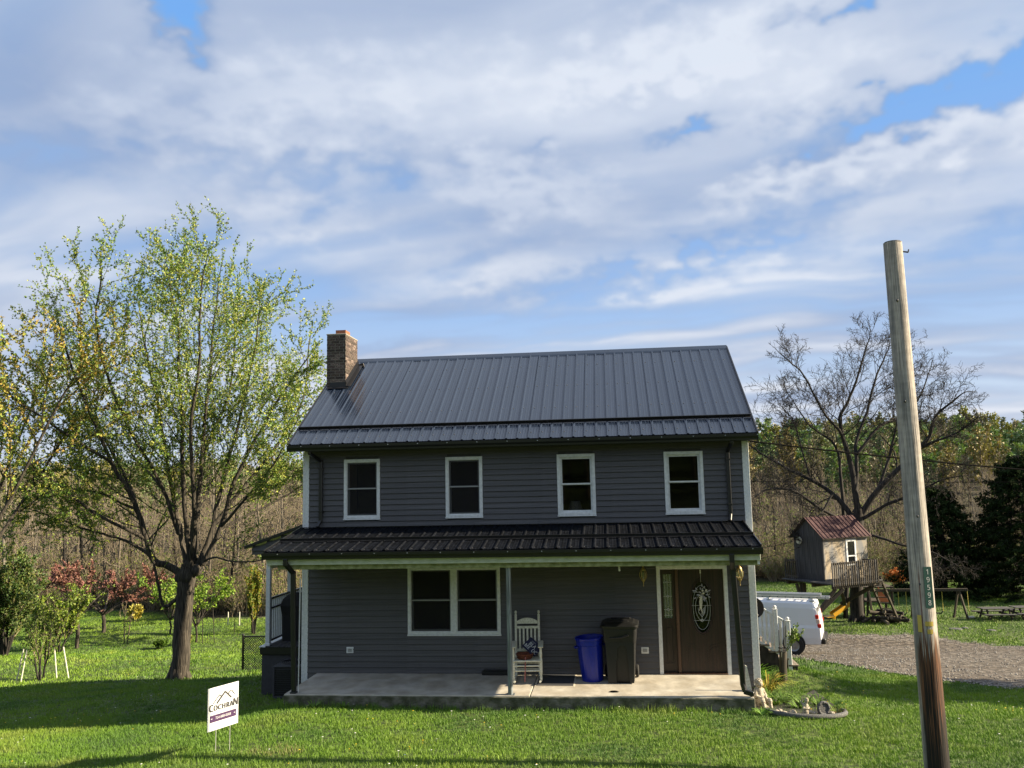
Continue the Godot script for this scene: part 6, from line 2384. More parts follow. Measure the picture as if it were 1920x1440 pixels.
func bins() -> void:
	var t := thing("wheelie_bin", "tall black wheeled rubbish cart with hinged lid beside the front door", "bin", V(6.575, 0.0, 0.52), deg_to_rad(-3.0))
	var mb := MB.new()
	var rings := []
	for e in [[0.0, 0.24, 0.27], [0.03, 0.255, 0.285], [0.25, 0.27, 0.3], [0.74, 0.295, 0.33], [0.76, 0.31, 0.345], [0.98, 0.325, 0.36], [1.03, 0.325, 0.36]]:
		rings.append([rounded(e[1], e[2], 0.07, 5), e[0]])
	loft(mb, rings)
	part(t, "body", mb, M.bin_grey)
	var fr := MB.new()
	# raised front panel with an arched recess, and the lifting bar pocket
	var outer := PackedVector2Array([Vector2(-0.24, 0.02), Vector2(-0.08, 0.02), Vector2(-0.08, 0.4), Vector2(-0.05, 0.46), Vector2(-0.05, 0.64), Vector2(0.0, 0.7), Vector2(0.1, 0.7), Vector2(0.13, 0.64), Vector2(0.17, 0.02), Vector2(0.25, 0.02), Vector2(0.27, 0.76), Vector2(-0.27, 0.76)])
	fr.prism(outer, 0.27, 0.348)
	part(t, "front_panel", fr, M.bin_grey)
	var hd := MB.new()
	hd.tube(PackedVector3Array([V(-0.2, 0.84, 0.35), V(0.05, 0.86, 0.37), V(0.17, 0.9, 0.372)]), PackedFloat32Array([0.014, 0.018, 0.022]), 8)
	part(t, "lift_bar", hd, M.bin_grey)
	var lid := MB.new()
	rings = []
	for e in [[1.03, 0.36, 0.4, 0.09], [1.065, 0.365, 0.405, 0.09], [1.085, 0.35, 0.39, 0.09], [1.11, 0.29, 0.32, 0.09], [1.13, 0.26, 0.28, 0.08]]:
		rings.append([rounded(e[1], e[2], e[3], 5), e[0]])
	loft(lid, rings)
	lid.cbox(V(-0.18, 1.128, -0.22), V(0.2, 1.15, -0.17), 0.008)
	lid.cbox(V(-0.2, 1.125, 0.1), V(0.17, 1.14, 0.16), 0.006)
	part(t, "lid", lid, M.black_plastic)
	for s in [-1.0, 1.0]:
		var wh := MB.new()
		wh.lathe(PackedVector2Array([Vector2(0.0, -0.03), Vector2(0.1, -0.03), Vector2(0.12, -0.015), Vector2(0.12, 0.015), Vector2(0.1, 0.03), Vector2(0.0, 0.03)]), 16, Transform3D(Basis(V(0, 0, 1), PI / 2), V(s * 0.3, 0.12, -0.27)))
		part(t, "wheel", wh, M.tyre)
	var ba := MB.new()
	ba.tube(PackedVector3Array([V(-0.3, 1.0, -0.36), V(-0.27, 1.06, -0.44), V(0.27, 1.06, -0.44), V(0.3, 1.0, -0.36)]), PackedFloat32Array([0.018, 0.018, 0.018, 0.018]), 8)
	part(t, "handle", ba, M.bin_grey)
	# blue can leaning on it
	var b := thing("blue_bin", "open blue plastic trash can leaning against the black cart", "bin", V(6.02, 0.0, 0.56), deg_to_rad(15.0))
	b.rotation.z = deg_to_rad(3.5)
	var bm := MB.new()
	var seg := 30
	var prof := [Vector2(0.2, 0.0), Vector2(0.205, 0.02), Vector2(0.225, 0.3), Vector2(0.245, 0.64), Vector2(0.25, 0.68), Vector2(0.262, 0.69), Vector2(0.265, 0.78), Vector2(0.28, 0.79), Vector2(0.285, 0.82), Vector2(0.27, 0.83), Vector2(0.258, 0.82), Vector2(0.24, 0.66), Vector2(0.19, 0.03), Vector2(0.0, 0.02)]
	for i in prof.size() - 1:
		for k in seg:
			var q := []
			var nn := []
			for e in [[i, k], [i, k + 1], [i + 1, k + 1], [i + 1, k]]:
				var p: Vector2 = prof[e[0]]
				var a: float = TAU * e[1] / seg
				# shallow flutes round the body
				var r := p.x
				if p.y < 0.66 and p.y > 0.01 and i < 8:
					r *= 1.0 + (0.018 if int(e[1]) % 3 == 0 else 0.0)
				q.append(V(cos(a) * r, p.y, -sin(a) * r))
			bm.quad(q[0], q[1], q[2], q[3])
	part(b, "body", bm, M.bin_blue)
	for s in [-1.0, 1.0]:
		var hm := MB.new()
		hm.tube(PackedVector3Array([V(s * 0.25, 0.66, -0.07), V(s * 0.3, 0.65, -0.05), V(s * 0.3, 0.65, 0.05), V(s * 0.25, 0.66, 0.07)]), PackedFloat32Array([0.016, 0.016, 0.016, 0.016]), 8)
		part(b, "handle", hm, M.bin_blue)


func porch_things() -> void:
	var t := thing("doormat", "dark rectangular mat with a pale border between chair and bins", "mat", V(5.35, 0.0, 0.62))
	var mb := MB.new()
	mb.cbox(V(-0.42, 0.001, -0.5), V(0.34, 0.007, 0.5), 0.002)
	part(t, "border", mb, M.mat_edge)
	var mc := MB.new()
	mc.cbox(V(-0.39, 0.006, -0.49), V(0.31, 0.012, 0.46), 0.002)
	part(t, "pile", mc, M.mat_dark)
	# low boot tray by the wall, lying partly behind the chair
	t = thing("boot_tray", "low black boot tray along the porch wall left of the post", "tray", V(4.06, 0.0, 0.12))
	var tr := MB.new()
	tr.cbox(V(-0.28, 0.0, -0.08), V(0.28, 0.09, 0.08), 0.02)
	part(t, "tray", tr, M.black_plastic)
	var ti := MB.new()
	ti.cbox(V(-0.25, 0.085, -0.06), V(0.25, 0.096, 0.06), 0.005)
	part(t, "tray_rim", ti, M.tyre)
	# a lamp stands inside behind the third upper window
	t = thing("table_lamp", "pale shaded table lamp inside behind the third upper window", "lamp", V(5.72, 2.96, -0.9))
	var lb := MB.new()
	lb.lathe(PackedVector2Array([Vector2(0.0, 0.0), Vector2(0.08, 0.0), Vector2(0.08, 0.02), Vector2(0.02, 0.05), Vector2(0.035, 0.16), Vector2(0.015, 0.3), Vector2(0.0, 0.3)]), 14)
	part(t, "base", lb, M.stone_grey)
	var sh := MB.new()
	sh.lathe(PackedVector2Array([Vector2(0.16, 0.28), Vector2(0.1, 0.46)]), 20)
	part(t, "lamp_shade", sh, M.stone_grey)
	var tb := MB.new()
	tb.cbox(V(-0.3, -0.04, -0.25), V(0.3, -0.002, 0.2), 0.01)
	for k in [[-0.26, -0.21], [0.24, -0.21], [-0.26, 0.16], [0.24, 0.16]]:
		tb.box(V(k[0], -0.35, k[1]), V(k[0] + 0.03, -0.04, k[1] + 0.03))
	var table := part(self, "bedside_table", tb, M.door_wood, Transform3D(Basis.IDENTITY, V(5.72, 2.96, -0.9)))
	tag(table, "small dark table under the lamp behind the third upper window", "table")
	# thin white rod leaning beside the left downspout
	var rod := MB.new()
	rod.rod(V(0, 0, 0), V(0.03, 2.1, 0.03), 0.011, 8)
	tag(part(self, "white_rod", rod, M.vinyl_white, Transform3D(Basis.IDENTITY, V(0.53, 0.002, 1.7))), "thin white rod leaning beside the left downspout", "rod")
	var st := MB.new()
	st.prism(PackedVector2Array([Vector2(-0.04, 0), Vector2(0.07, 0), Vector2(0.0, 0.42), Vector2(-0.03, 0.44)]), -0.02, 0.02)
	tag(part(self, "white_board", st, M.old_white, Transform3D(Basis.IDENTITY, V(8.84, 0.0, 1.3))), "pointed white board standing behind the right downspout", "board")
	# scrap of dark cord on the slab
	var sc := MB.new()
	var pts := PackedVector3Array()
	var rad := PackedFloat32Array()
	for i in 22:
		var a := i * 0.75
		pts.append(V(cos(a) * (0.09 - i * 0.002), 0.007 + 0.0006 * i, sin(a) * (0.05 - i * 0.001)))
		rad.append(0.005)
	sc.tube(pts, rad, 6)
	tag(part(self, "cord", sc, M.cable, Transform3D(Basis.IDENTITY, V(6.42, 0.0, 1.5))), "small coil of dark cord on the slab before the black cart", "cord")
	# air conditioner in the corner below the side deck
	t = thing("air_conditioner", "dark grey air conditioning unit at the left corner of the house", "air conditioner", V(-0.52, ground_at(-0.52, -0.95), -0.95))
	var bx := MB.new()
	bx.cbox(V(-0.37, 0.0, -0.37), V(0.37, 0.08, 0.37), 0.01)
	for x in [-0.355, 0.355]:
		for z in [-0.355, 0.355]:
			bx.cbox(V(x - 0.02, 0.08, z - 0.02), V(x + 0.02, 0.7, z + 0.02), 0.006)
	bx.cbox(V(-0.375, 0.66, -0.375), V(0.375, 0.73, 0.375), 0.03)
	bx.box(V(-0.33, 0.08, -0.33), V(0.33, 0.66, 0.33))
	part(t, "casing", bx, M.foundation)
	for i in 12:
		var lv := MB.new()
		var ly := 0.11 + i * 0.045
		lv.bar(V(-0.34, ly + 0.01, 0.355), V(0.34, ly + 0.01, 0.355), 0.012, 0.03, 0.003)
		lv.box(V(-0.362, ly, -0.34), V(-0.345, ly + 0.025, 0.34))
		lv.box(V(0.345, ly, -0.34), V(0.362, ly + 0.025, 0.34))
		part(t, "louver", lv, M.black_plastic)
	var fn := MB.new()
	for k in 7:
		var r := 0.06 + k * 0.042
		var pp := PackedVector3Array()
		var rr := PackedFloat32Array()
		for i in 25:
			var a := TAU * i / 24.0
			pp.append(V(cos(a) * r, 0.735 + 0.02 * (1.0 - r / 0.32), sin(a) * r))
			rr.append(0.005)
		fn.tube(pp, rr, 5, false)
	part(t, "fan_guard", fn, M.black_metal)
	# covered grill up on the side deck
	t = thing("covered_grill", "barbecue under a black cover on the side deck", "grill", V(-0.98, 0.288, -2.25))
	var gr := MB.new()
	var rings := []
	for e in [[0.0, 0.3, 0.26], [0.6, 0.31, 0.27], [0.8, 0.34, 0.29], [0.95, 0.3, 0.25], [1.05, 0.2, 0.16], [1.08, 0.1, 0.08]]:
		rings.append([rounded(e[1], e[2], minf(0.08, e[2] * 0.8), 4), e[0]])
	loft(gr, rings)
	for k in 9:
		var a := TAU * k / 9.0
		gr.tube(PackedVector3Array([V(cos(a) * 0.3, 0.02, sin(a) * 0.26), V(cos(a) * 0.31, 0.5, sin(a) * 0.27), V(cos(a) * 0.3, 0.85, sin(a) * 0.26)]), PackedFloat32Array([0.035, 0.022, 0.012]), 6)
	part(t, "cover", gr, M.tyre)
	# satellite dish on the right wall
	t = thing("satellite_dish", "dark round satellite dish on the right end wall of the house", "dish", V(9.25, 1.06, -1.6))
	var dm := MB.new()
	dm.lathe(PackedVector2Array([Vector2(0.0, 0.0), Vector2(0.12, 0.015), Vector2(0.2, 0.045), Vector2(0.22, 0.06), Vector2(0.215, 0.07), Vector2(0.12, 0.025), Vector2(0.0, 0.01)]), 24, Transform3D(Basis(V(0, 0, 1), -0.5) * Basis(Vector3.RIGHT, PI / 2 - 0.15), V(0.2, 0.0, 0.05)))
	part(t, "dish", dm, M.black_plastic)
	var da := MB.new()
	da.rod(V(0.0, -0.1, 0.0), V(0.2, 0.0, 0.04), 0.018, 8)
	da.cbox(V(-0.015, -0.2, -0.06), V(0.004, 0.0, 0.06), 0.003)
	da.rod(V(0.2, -0.18, 0.06), V(0.24, -0.12, 0.3), 0.01, 8)
	da.ball(V(0.24, -0.12, 0.3), V(0.03, 0.03, 0.04), 8, 6)
	part(t, "arm", da, M.black_metal)


func side_stairs() -> void:
	var t := thing("side_stairs", "wooden side steps with white railing at the right end of the house", "stairs", V(9.25, 0.0, -2.6))
	var tops := [0.35, 0.21, 0.07, -0.08, -0.22]
	for i in tops.size():
		var x0: float = 0.0 if i == 0 else 0.36 + (i - 1) * 0.2
		var x1: float = 0.36 + i * 0.2 - (0.0 if i == 0 else 0.0)
		var tr := MB.new()
		tr.cbox(V(x0 + 0.0, tops[i] - 0.035, -0.58), V(x1 + 0.025, tops[i], 0.6), 0.006)
		part(t, "tread", tr, M.step_wood)
		var ri := MB.new()
		ri.box(V(maxf(x0, 0.002), -1.6, -0.57), V(x1, tops[i] - 0.036, 0.57))
		part(t, "riser", ri, M.step_riser)
	var a := V(0.02, 1.25, 0.55)
	var b := V(1.0, 0.66, 0.55)
	var a2 := V(0.02, 0.47, 0.55)
	var b2 := V(1.0, -0.12, 0.55)
	for p in [[a, b], [a2, b2]]:
		var rl := MB.new()
		rl.bar(p[0], p[1], 0.06, 0.05, 0.008)
		part(t, "handrail", rl, M.vinyl_white)
	for i in 10:
		var f := (i + 0.7) / 10.4
		if i == 7:
			continue
		var bl := MB.new()
		var p := a2.lerp(b2, f)
		bl.lathe(PackedVector2Array([Vector2(0.027, 0.0), Vector2(0.027, 0.16), Vector2(0.018, 0.18), Vector2(0.03, 0.28), Vector2(0.02, 0.42), Vector2(0.027, 0.6), Vector2(0.027, 0.77)]), 8, Transform3D(Basis.IDENTITY, p))
		part(t, "baluster", bl, M.vinyl_white)
	for q in [[0.74, 0.05, 0.95], [1.0, -0.5, 0.7]]:
		var nw := MB.new()
		nw.cbox(V(q[0] - 0.045, q[1], 0.505), V(q[0] + 0.045, q[2], 0.595), 0.008)
		nw.cbox(V(q[0] - 0.055, q[2], 0.495), V(q[0] + 0.055, q[2] + 0.02, 0.605), 0.006)
		nw.ball(V(q[0], q[2] + 0.055, 0.55), V(0.04, 0.04, 0.04), 10, 7)
		part(t, "newel", nw, M.vinyl_white)


func flower_bed() -> void:
	# curved edging, mulch and the ornaments
	var ed := MB.new()
	var pts := PackedVector3Array()
	var rad := PackedFloat32Array()
	var poly := PackedVector2Array()
	for i in 25:
		var a := lerpf(PI * 1.02, TAU * 1.03, i / 24.0)
		var x := 9.72 + cos(a) * 0.68
		var z := 1.75 - sin(a) * 0.55
		pts.append(V(x, ground_at(x, z) + 0.05, z))
		rad.append(0.042)
		poly.append(Vector2(x, -z))
	ed.tube(pts, rad, 8)
	tag(part(self, "bed_edging", ed, M.stone_grey), "curved pale concrete edging along the front of the flower bed", "edging")
	for p in [[10.45, -0.8], [10.0, 0.0], [9.3, -0.2], [9.0, -1.0]]:
		poly.append(Vector2(p[0], -p[1]))
	poly.append(Vector2(9.05, -1.6))
	var mu := MB.new()
	var ix := Geometry2D.triangulate_polygon(poly)
	for i in range(0, ix.size(), 3):
		var q := []
		for k in 3:
			var p := poly[ix[i + k]]
			q.append(V(p.x, ground_at(p.x, -p.y) + 0.035, -p.y))
		mu.tri_out(q[0], q[1], q[2], V(9.7, -20, 1))
	kind(tag(part(self, "mulch", mu, M.bark_dark), "dark mulch of the flower bed", "mulch"), "structure")
	var g := RandomNumberGenerator.new()
	g.seed = 3
	for i in 9:
		var rk := MB.new()
		var x := g.randf_range(9.15, 9.5) if i < 6 else g.randf_range(9.75, 10.2)
		var z := g.randf_range(1.75, 2.15)
		rk.ball(V(0, 0.02, 0), V(g.randf_range(0.04, 0.09), g.randf_range(0.025, 0.045), g.randf_range(0.03, 0.06)), 8, 6, Basis(Vector3.UP, g.randf() * TAU))
		var o := part(self, "pale_stone", rk, M.stone_white, Transform3D(Basis.IDENTITY, V(x, ground_at(x, z) + 0.03, z)))
		tag(o, "pale stone among the mulch along the front of the flower bed", "stone", "stones in the flower bed")
	cherub()
	# small angel figure on the edging
	var t := thing("angel_figure", "small chalk white angel figure standing at the front edge of the flower bed", "statue", V(9.655, ground_at(9.655, 2.15) + 0.03, 2.15), 0.3)
	var fig := Figure.new()
	fig.bone(V(-0.02, 0.0, 0), V(-0.015, 0.1, 0), 0.028, 0.032)
	fig.bone(V(0.025, 0.0, 0.01), V(0.015, 0.1, 0), 0.026, 0.03)
	fig.bone(V(0, 0.09, 0), V(0.008, 0.19, -0.005), 0.042, 0.035)
	fig.bone(V(0.01, 0.2, 0), V(0.02, 0.22, 0.01), 0.018, 0.018)
	fig.bone(V(0.022, 0.255, 0.01), V(0.026, 0.27, 0.012), 0.036, 0.034)
	fig.bone(V(-0.025, 0.18, 0), V(-0.05, 0.13, 0.02), 0.016, 0.013)
	fig.bone(V(-0.05, 0.13, 0.02), V(-0.01, 0.13, 0.05), 0.013, 0.011)
	fig.bone(V(0.04, 0.18, 0), V(0.055, 0.13, 0.025), 0.016, 0.013)
	fig.bone(V(0.055, 0.13, 0.025), V(0.015, 0.135, 0.05), 0.013, 0.011)
	fig.bone(V(0.03, 0.18, -0.035), V(0.075, 0.25, -0.05), 0.02, 0.01)
	fig.bone(V(-0.02, 0.18, -0.035), V(-0.06, 0.24, -0.05), 0.02, 0.01)
	part(t, "body", fig.surface(0.008, 0.018), M.stone_white)
	# grey carved disc lying against the plants
	t = thing("carved_disc", "round grey carved stone ring leaning in the mulch", "ornament", V(10.0, ground_at(10.0, 1.95) + 0.13, 1.95), 0.35)
	var dk := MB.new()
	var ring := PackedVector3Array()
	var rr := PackedFloat32Array()
	for i in 25:
		var a := TAU * i / 24.0
		ring.append(V(cos(a) * 0.1, sin(a) * 0.1, 0))
		rr.append(0.026)
	dk.tube(ring, rr, 8, false)
	for k in 8:
		var a := TAU * k / 8.0
		dk.ball(V(cos(a) * 0.1, sin(a) * 0.1, 0.024), V(0.018, 0.018, 0.01), 6, 4)
	dk.prism(oval(0, 0, 0.09, 0.09, 20), -0.012, 0.006)
	part(t, "disc", dk, M.stone_grey)
	# weathered post with a rusty trellis crown
	t = thing("trellis_post", "weathered log post with a crown of thin sticks and a leafy vine", "post", gpos(9.98, -1.35))
	var lg := MB.new()
	lg.tube(PackedVector3Array([V(-0.02, -0.1, 0), V(-0.01, 0.3, 0), V(0.01, 0.6, 0)]), PackedFloat32Array([0.085, 0.078, 0.075]), 12)
	part(t, "log", lg, M.tree_wood)
	for k in 6:
		var a := TAU * k / 6.0
		var sk := MB.new()
		sk.rod(V(cos(a) * 0.065, 0.5, sin(a) * 0.065), V(cos(a) * 0.085 + 0.03, 1.05 + 0.1 * (k % 3), sin(a) * 0.085), 0.009, 6)
		part(t, "stick", sk, M.plank_grey if k % 2 else M.old_white)
	for y in [0.62, 0.68]:
		var hp := MB.new()
		var pp := PackedVector3Array()
		var ra := PackedFloat32Array()
		for i in 13:
			var a := TAU * i / 12.0
			pp.append(V(cos(a) * 0.082, y, sin(a) * 0.082))
			ra.append(0.008)
		hp.tube(pp, ra, 6, false)
		part(t, "hoop", hp, M.bark_dark)
	var vine := Grower.new()
	vine.r.seed = 8
	vine.leaf_cols = [Color(0.6, 0.75, 0.5), Color(0.9, 1.0, 0.6)]
	vine.per = 14.0
	vine.leaf_l = 0.045
	vine.leaf_w = 0.035
	vine.top_level = 2
	vine.kids = [6, 5, 0]
	vine.leaf_from = 0
	vine.twig_level = 0
	vine.wig = 0.35
	for k in 3:
		vine.branch(V(0.08, 0.62, 0.02), V(0.7, 0.7, vine.r.randf_range(-0.4, 0.4)).normalized(), 0.5, 0.008, 0)
	part(t, "vine_stem", vine.twig, M.bark_dark)
	kind(part(t, "vine_leaves", vine.leaf, M.leaf), "stuff")


class Figure:
	# bones joined by a smooth minimum and meshed as surface nets
	var a := PackedVector3Array()
	var b := PackedVector3Array()
	var ra := PackedFloat32Array()
	var rb := PackedFloat32Array()

	func bone(p: Vector3, q: Vector3, r0: float, r1: float) -> void:
		a.append(p)
		b.append(q)
		ra.append(r0)
		rb.append(r1)

	func field(p: Vector3, k: float) -> float:
		var d := 1e9
		for i in a.size():
			var ab := b[i] - a[i]
			var t := clampf((p - a[i]).dot(ab) / maxf(ab.length_squared(), 1e-8), 0.0, 1.0)
			var e := p.distance_to(a[i] + ab * t) - lerpf(ra[i], rb[i], t)
			var h := clampf(0.5 + 0.5 * (d - e) / k, 0.0, 1.0)
			d = lerpf(d, e, h) - k * h * (1.0 - h)
		return d

	func surface(cell: float, k: float) -> MB:
		var lo := Vector3.ONE * 1e9
		var hi := -lo
		for i in a.size():
			for q in [[a[i], ra[i]], [b[i], rb[i]]]:
				lo = lo.min(q[0] - Vector3.ONE * (q[1] + cell * 3.0))
				hi = hi.max(q[0] + Vector3.ONE * (q[1] + cell * 3.0))
		var n := Vector3i(((hi - lo) / cell).ceil()) + Vector3i.ONE
		var f := PackedFloat32Array()
		f.resize(n.x * n.y * n.z)
		for z in n.z:
			for y in n.y:
				for x in n.x:
					f[(z * n.y + y) * n.x + x] = field(lo + Vector3(x, y, z) * cell, k)
		var at := {}
		for z in n.z - 1:
			for y in n.y - 1:
				for x in n.x - 1:
					var s := Vector3.ZERO
					var c := 0
					for e in [[0, 1], [2, 3], [4, 5], [6, 7], [0, 2], [1, 3], [4, 6], [5, 7], [0, 4], [1, 5], [2, 6], [3, 7]]:
						var p := Vector3(e[0] & 1, (e[0] >> 1) & 1, e[0] >> 2)
						var q := Vector3(e[1] & 1, (e[1] >> 1) & 1, e[1] >> 2)
						var u := f[((z + int(p.z)) * n.y + y + int(p.y)) * n.x + x + int(p.x)]
						var w := f[((z + int(q.z)) * n.y + y + int(q.y)) * n.x + x + int(q.x)]
						if (u < 0.0) != (w < 0.0):
							s += p.lerp(q, u / (u - w))
							c += 1
					if c:
						at[Vector3i(x, y, z)] = lo + (Vector3(x, y, z) + s / c) * cell
		var mb := MB.new()
		var nrm := {}
		for key in at:
			var p: Vector3 = at[key]
			var e := cell * 0.5
			nrm[key] = Vector3(field(p + Vector3(e, 0, 0), k) - field(p - Vector3(e, 0, 0), k), field(p + Vector3(0, e, 0), k) - field(p - Vector3(0, e, 0), k), field(p + Vector3(0, 0, e), k) - field(p - Vector3(0, 0, e), k)).normalized()
		for z in range(1, n.z - 1):
			for y in range(1, n.y - 1):
				for x in range(1, n.x - 1):
					var u := f[(z * n.y + y) * n.x + x]
					for ax in 3:
						var o := Vector3i.ZERO
						o[ax] = 1
						var w := f[((z + o.z) * n.y + y + o.y) * n.x + x + o.x]
						if (u < 0.0) == (w < 0.0):
							continue
						var d1 := Vector3i.ZERO
						d1[(ax + 1) % 3] = 1
						var d2 := Vector3i.ZERO
						d2[(ax + 2) % 3] = 1
						var c := Vector3i(x, y, z)
						var q := [c - d1 - d2, c - d2, c, c - d1]
						if u >= 0.0:
							q.reverse()
						if not (at.has(q[0]) and at.has(q[1]) and at.has(q[2]) and at.has(q[3])):
							continue
						mb.tri_n(at[q[0]], at[q[1]], at[q[2]], nrm[q[0]], nrm[q[1]], nrm[q[2]])
						mb.tri_n(at[q[0]], at[q[2]], at[q[3]], nrm[q[0]], nrm[q[2]], nrm[q[3]])
		return mb


func cherub() -> void:
	# a seated child of pale cast stone, knees forward, head tilted
	var t := thing("cherub_statue", "pale cast stone statue of a seated child at the corner of the porch", "statue", V(9.05, ground_at(9.05, 1.35) - 0.01, 1.35), deg_to_rad(28.0))
	var f := Figure.new()
	f.bone(V(0, 0.15, -0.02), V(0.0, 0.2, -0.03), 0.085, 0.08)
	f.bone(V(0, 0.2, -0.03), V(-0.01, 0.33, -0.04), 0.075, 0.068)
	f.bone(V(-0.01, 0.33, -0.04), V(-0.015, 0.38, -0.03), 0.05, 0.035)
	f.bone(V(-0.02, 0.45, -0.015), V(-0.02, 0.47, -0.01), 0.068, 0.066)
	f.bone(V(-0.02, 0.425, 0.03), V(-0.02, 0.43, 0.03), 0.035, 0.035)
	f.bone(V(-0.02, 0.45, 0.053), V(-0.02, 0.44, 0.06), 0.01, 0.01)
	for s in [-1.0, 1.0]:
		f.bone(V(s * 0.045, 0.13, 0.0), V(s * 0.075, 0.17, 0.15), 0.052, 0.042)
		f.bone(V(s * 0.075, 0.17, 0.15), V(s * 0.07, 0.03, 0.2), 0.038, 0.027)
		f.bone(V(s * 0.07, 0.02, 0.2), V(s * 0.075, 0.015, 0.27), 0.024, 0.016)
		f.bone(V(s * 0.075, 0.33, -0.04), V(s * 0.105, 0.23, 0.0), 0.032, 0.026)
		f.bone(V(s * 0.105, 0.23, 0.0), V(s * 0.04, 0.21, 0.1), 0.025, 0.02)
		for k in 4:
			f.bone(V(s * 0.04, 0.21, 0.1), V(s * (0.018 + k * 0.006), 0.215 - k * 0.01, 0.125), 0.008, 0.006)
	f.bone(V(0, 0.05, -0.02), V(0, 0.09, -0.02), 0.11, 0.1)
	part(t, "body", f.surface(0.0125, 0.028), M.stone_white)
	var hr := MB.new()
	for i in 40:
		var a := i * 2.4
		var y := 1.0 - i / 40.0 * 1.15
		var r := sqrt(maxf(0.0, 1.0 - y * y))
		var o := V(cos(a) * r, y, sin(a) * r)
		if o.z > 0.45 and o.y < 0.5:
			continue
		hr.ball(V(-0.02, 0.46, -0.012) + o * 0.066, V(0.018, 0.016, 0.018), 6, 4)
	part(t, "curls", hr, M.stone_white)
	var bs := MB.new()
	bs.lathe(PackedVector2Array([Vector2(0.0, 0.0), Vector2(0.16, 0.0), Vector2(0.165, 0.02), Vector2(0.15, 0.05), Vector2(0.0, 0.055)]), 18, Transform3D(Basis.IDENTITY, V(0, 0, 0.05)))
	part(t, "plinth", bs, M.stone_white)


# ---------------------------------------------------------------- the yard behind

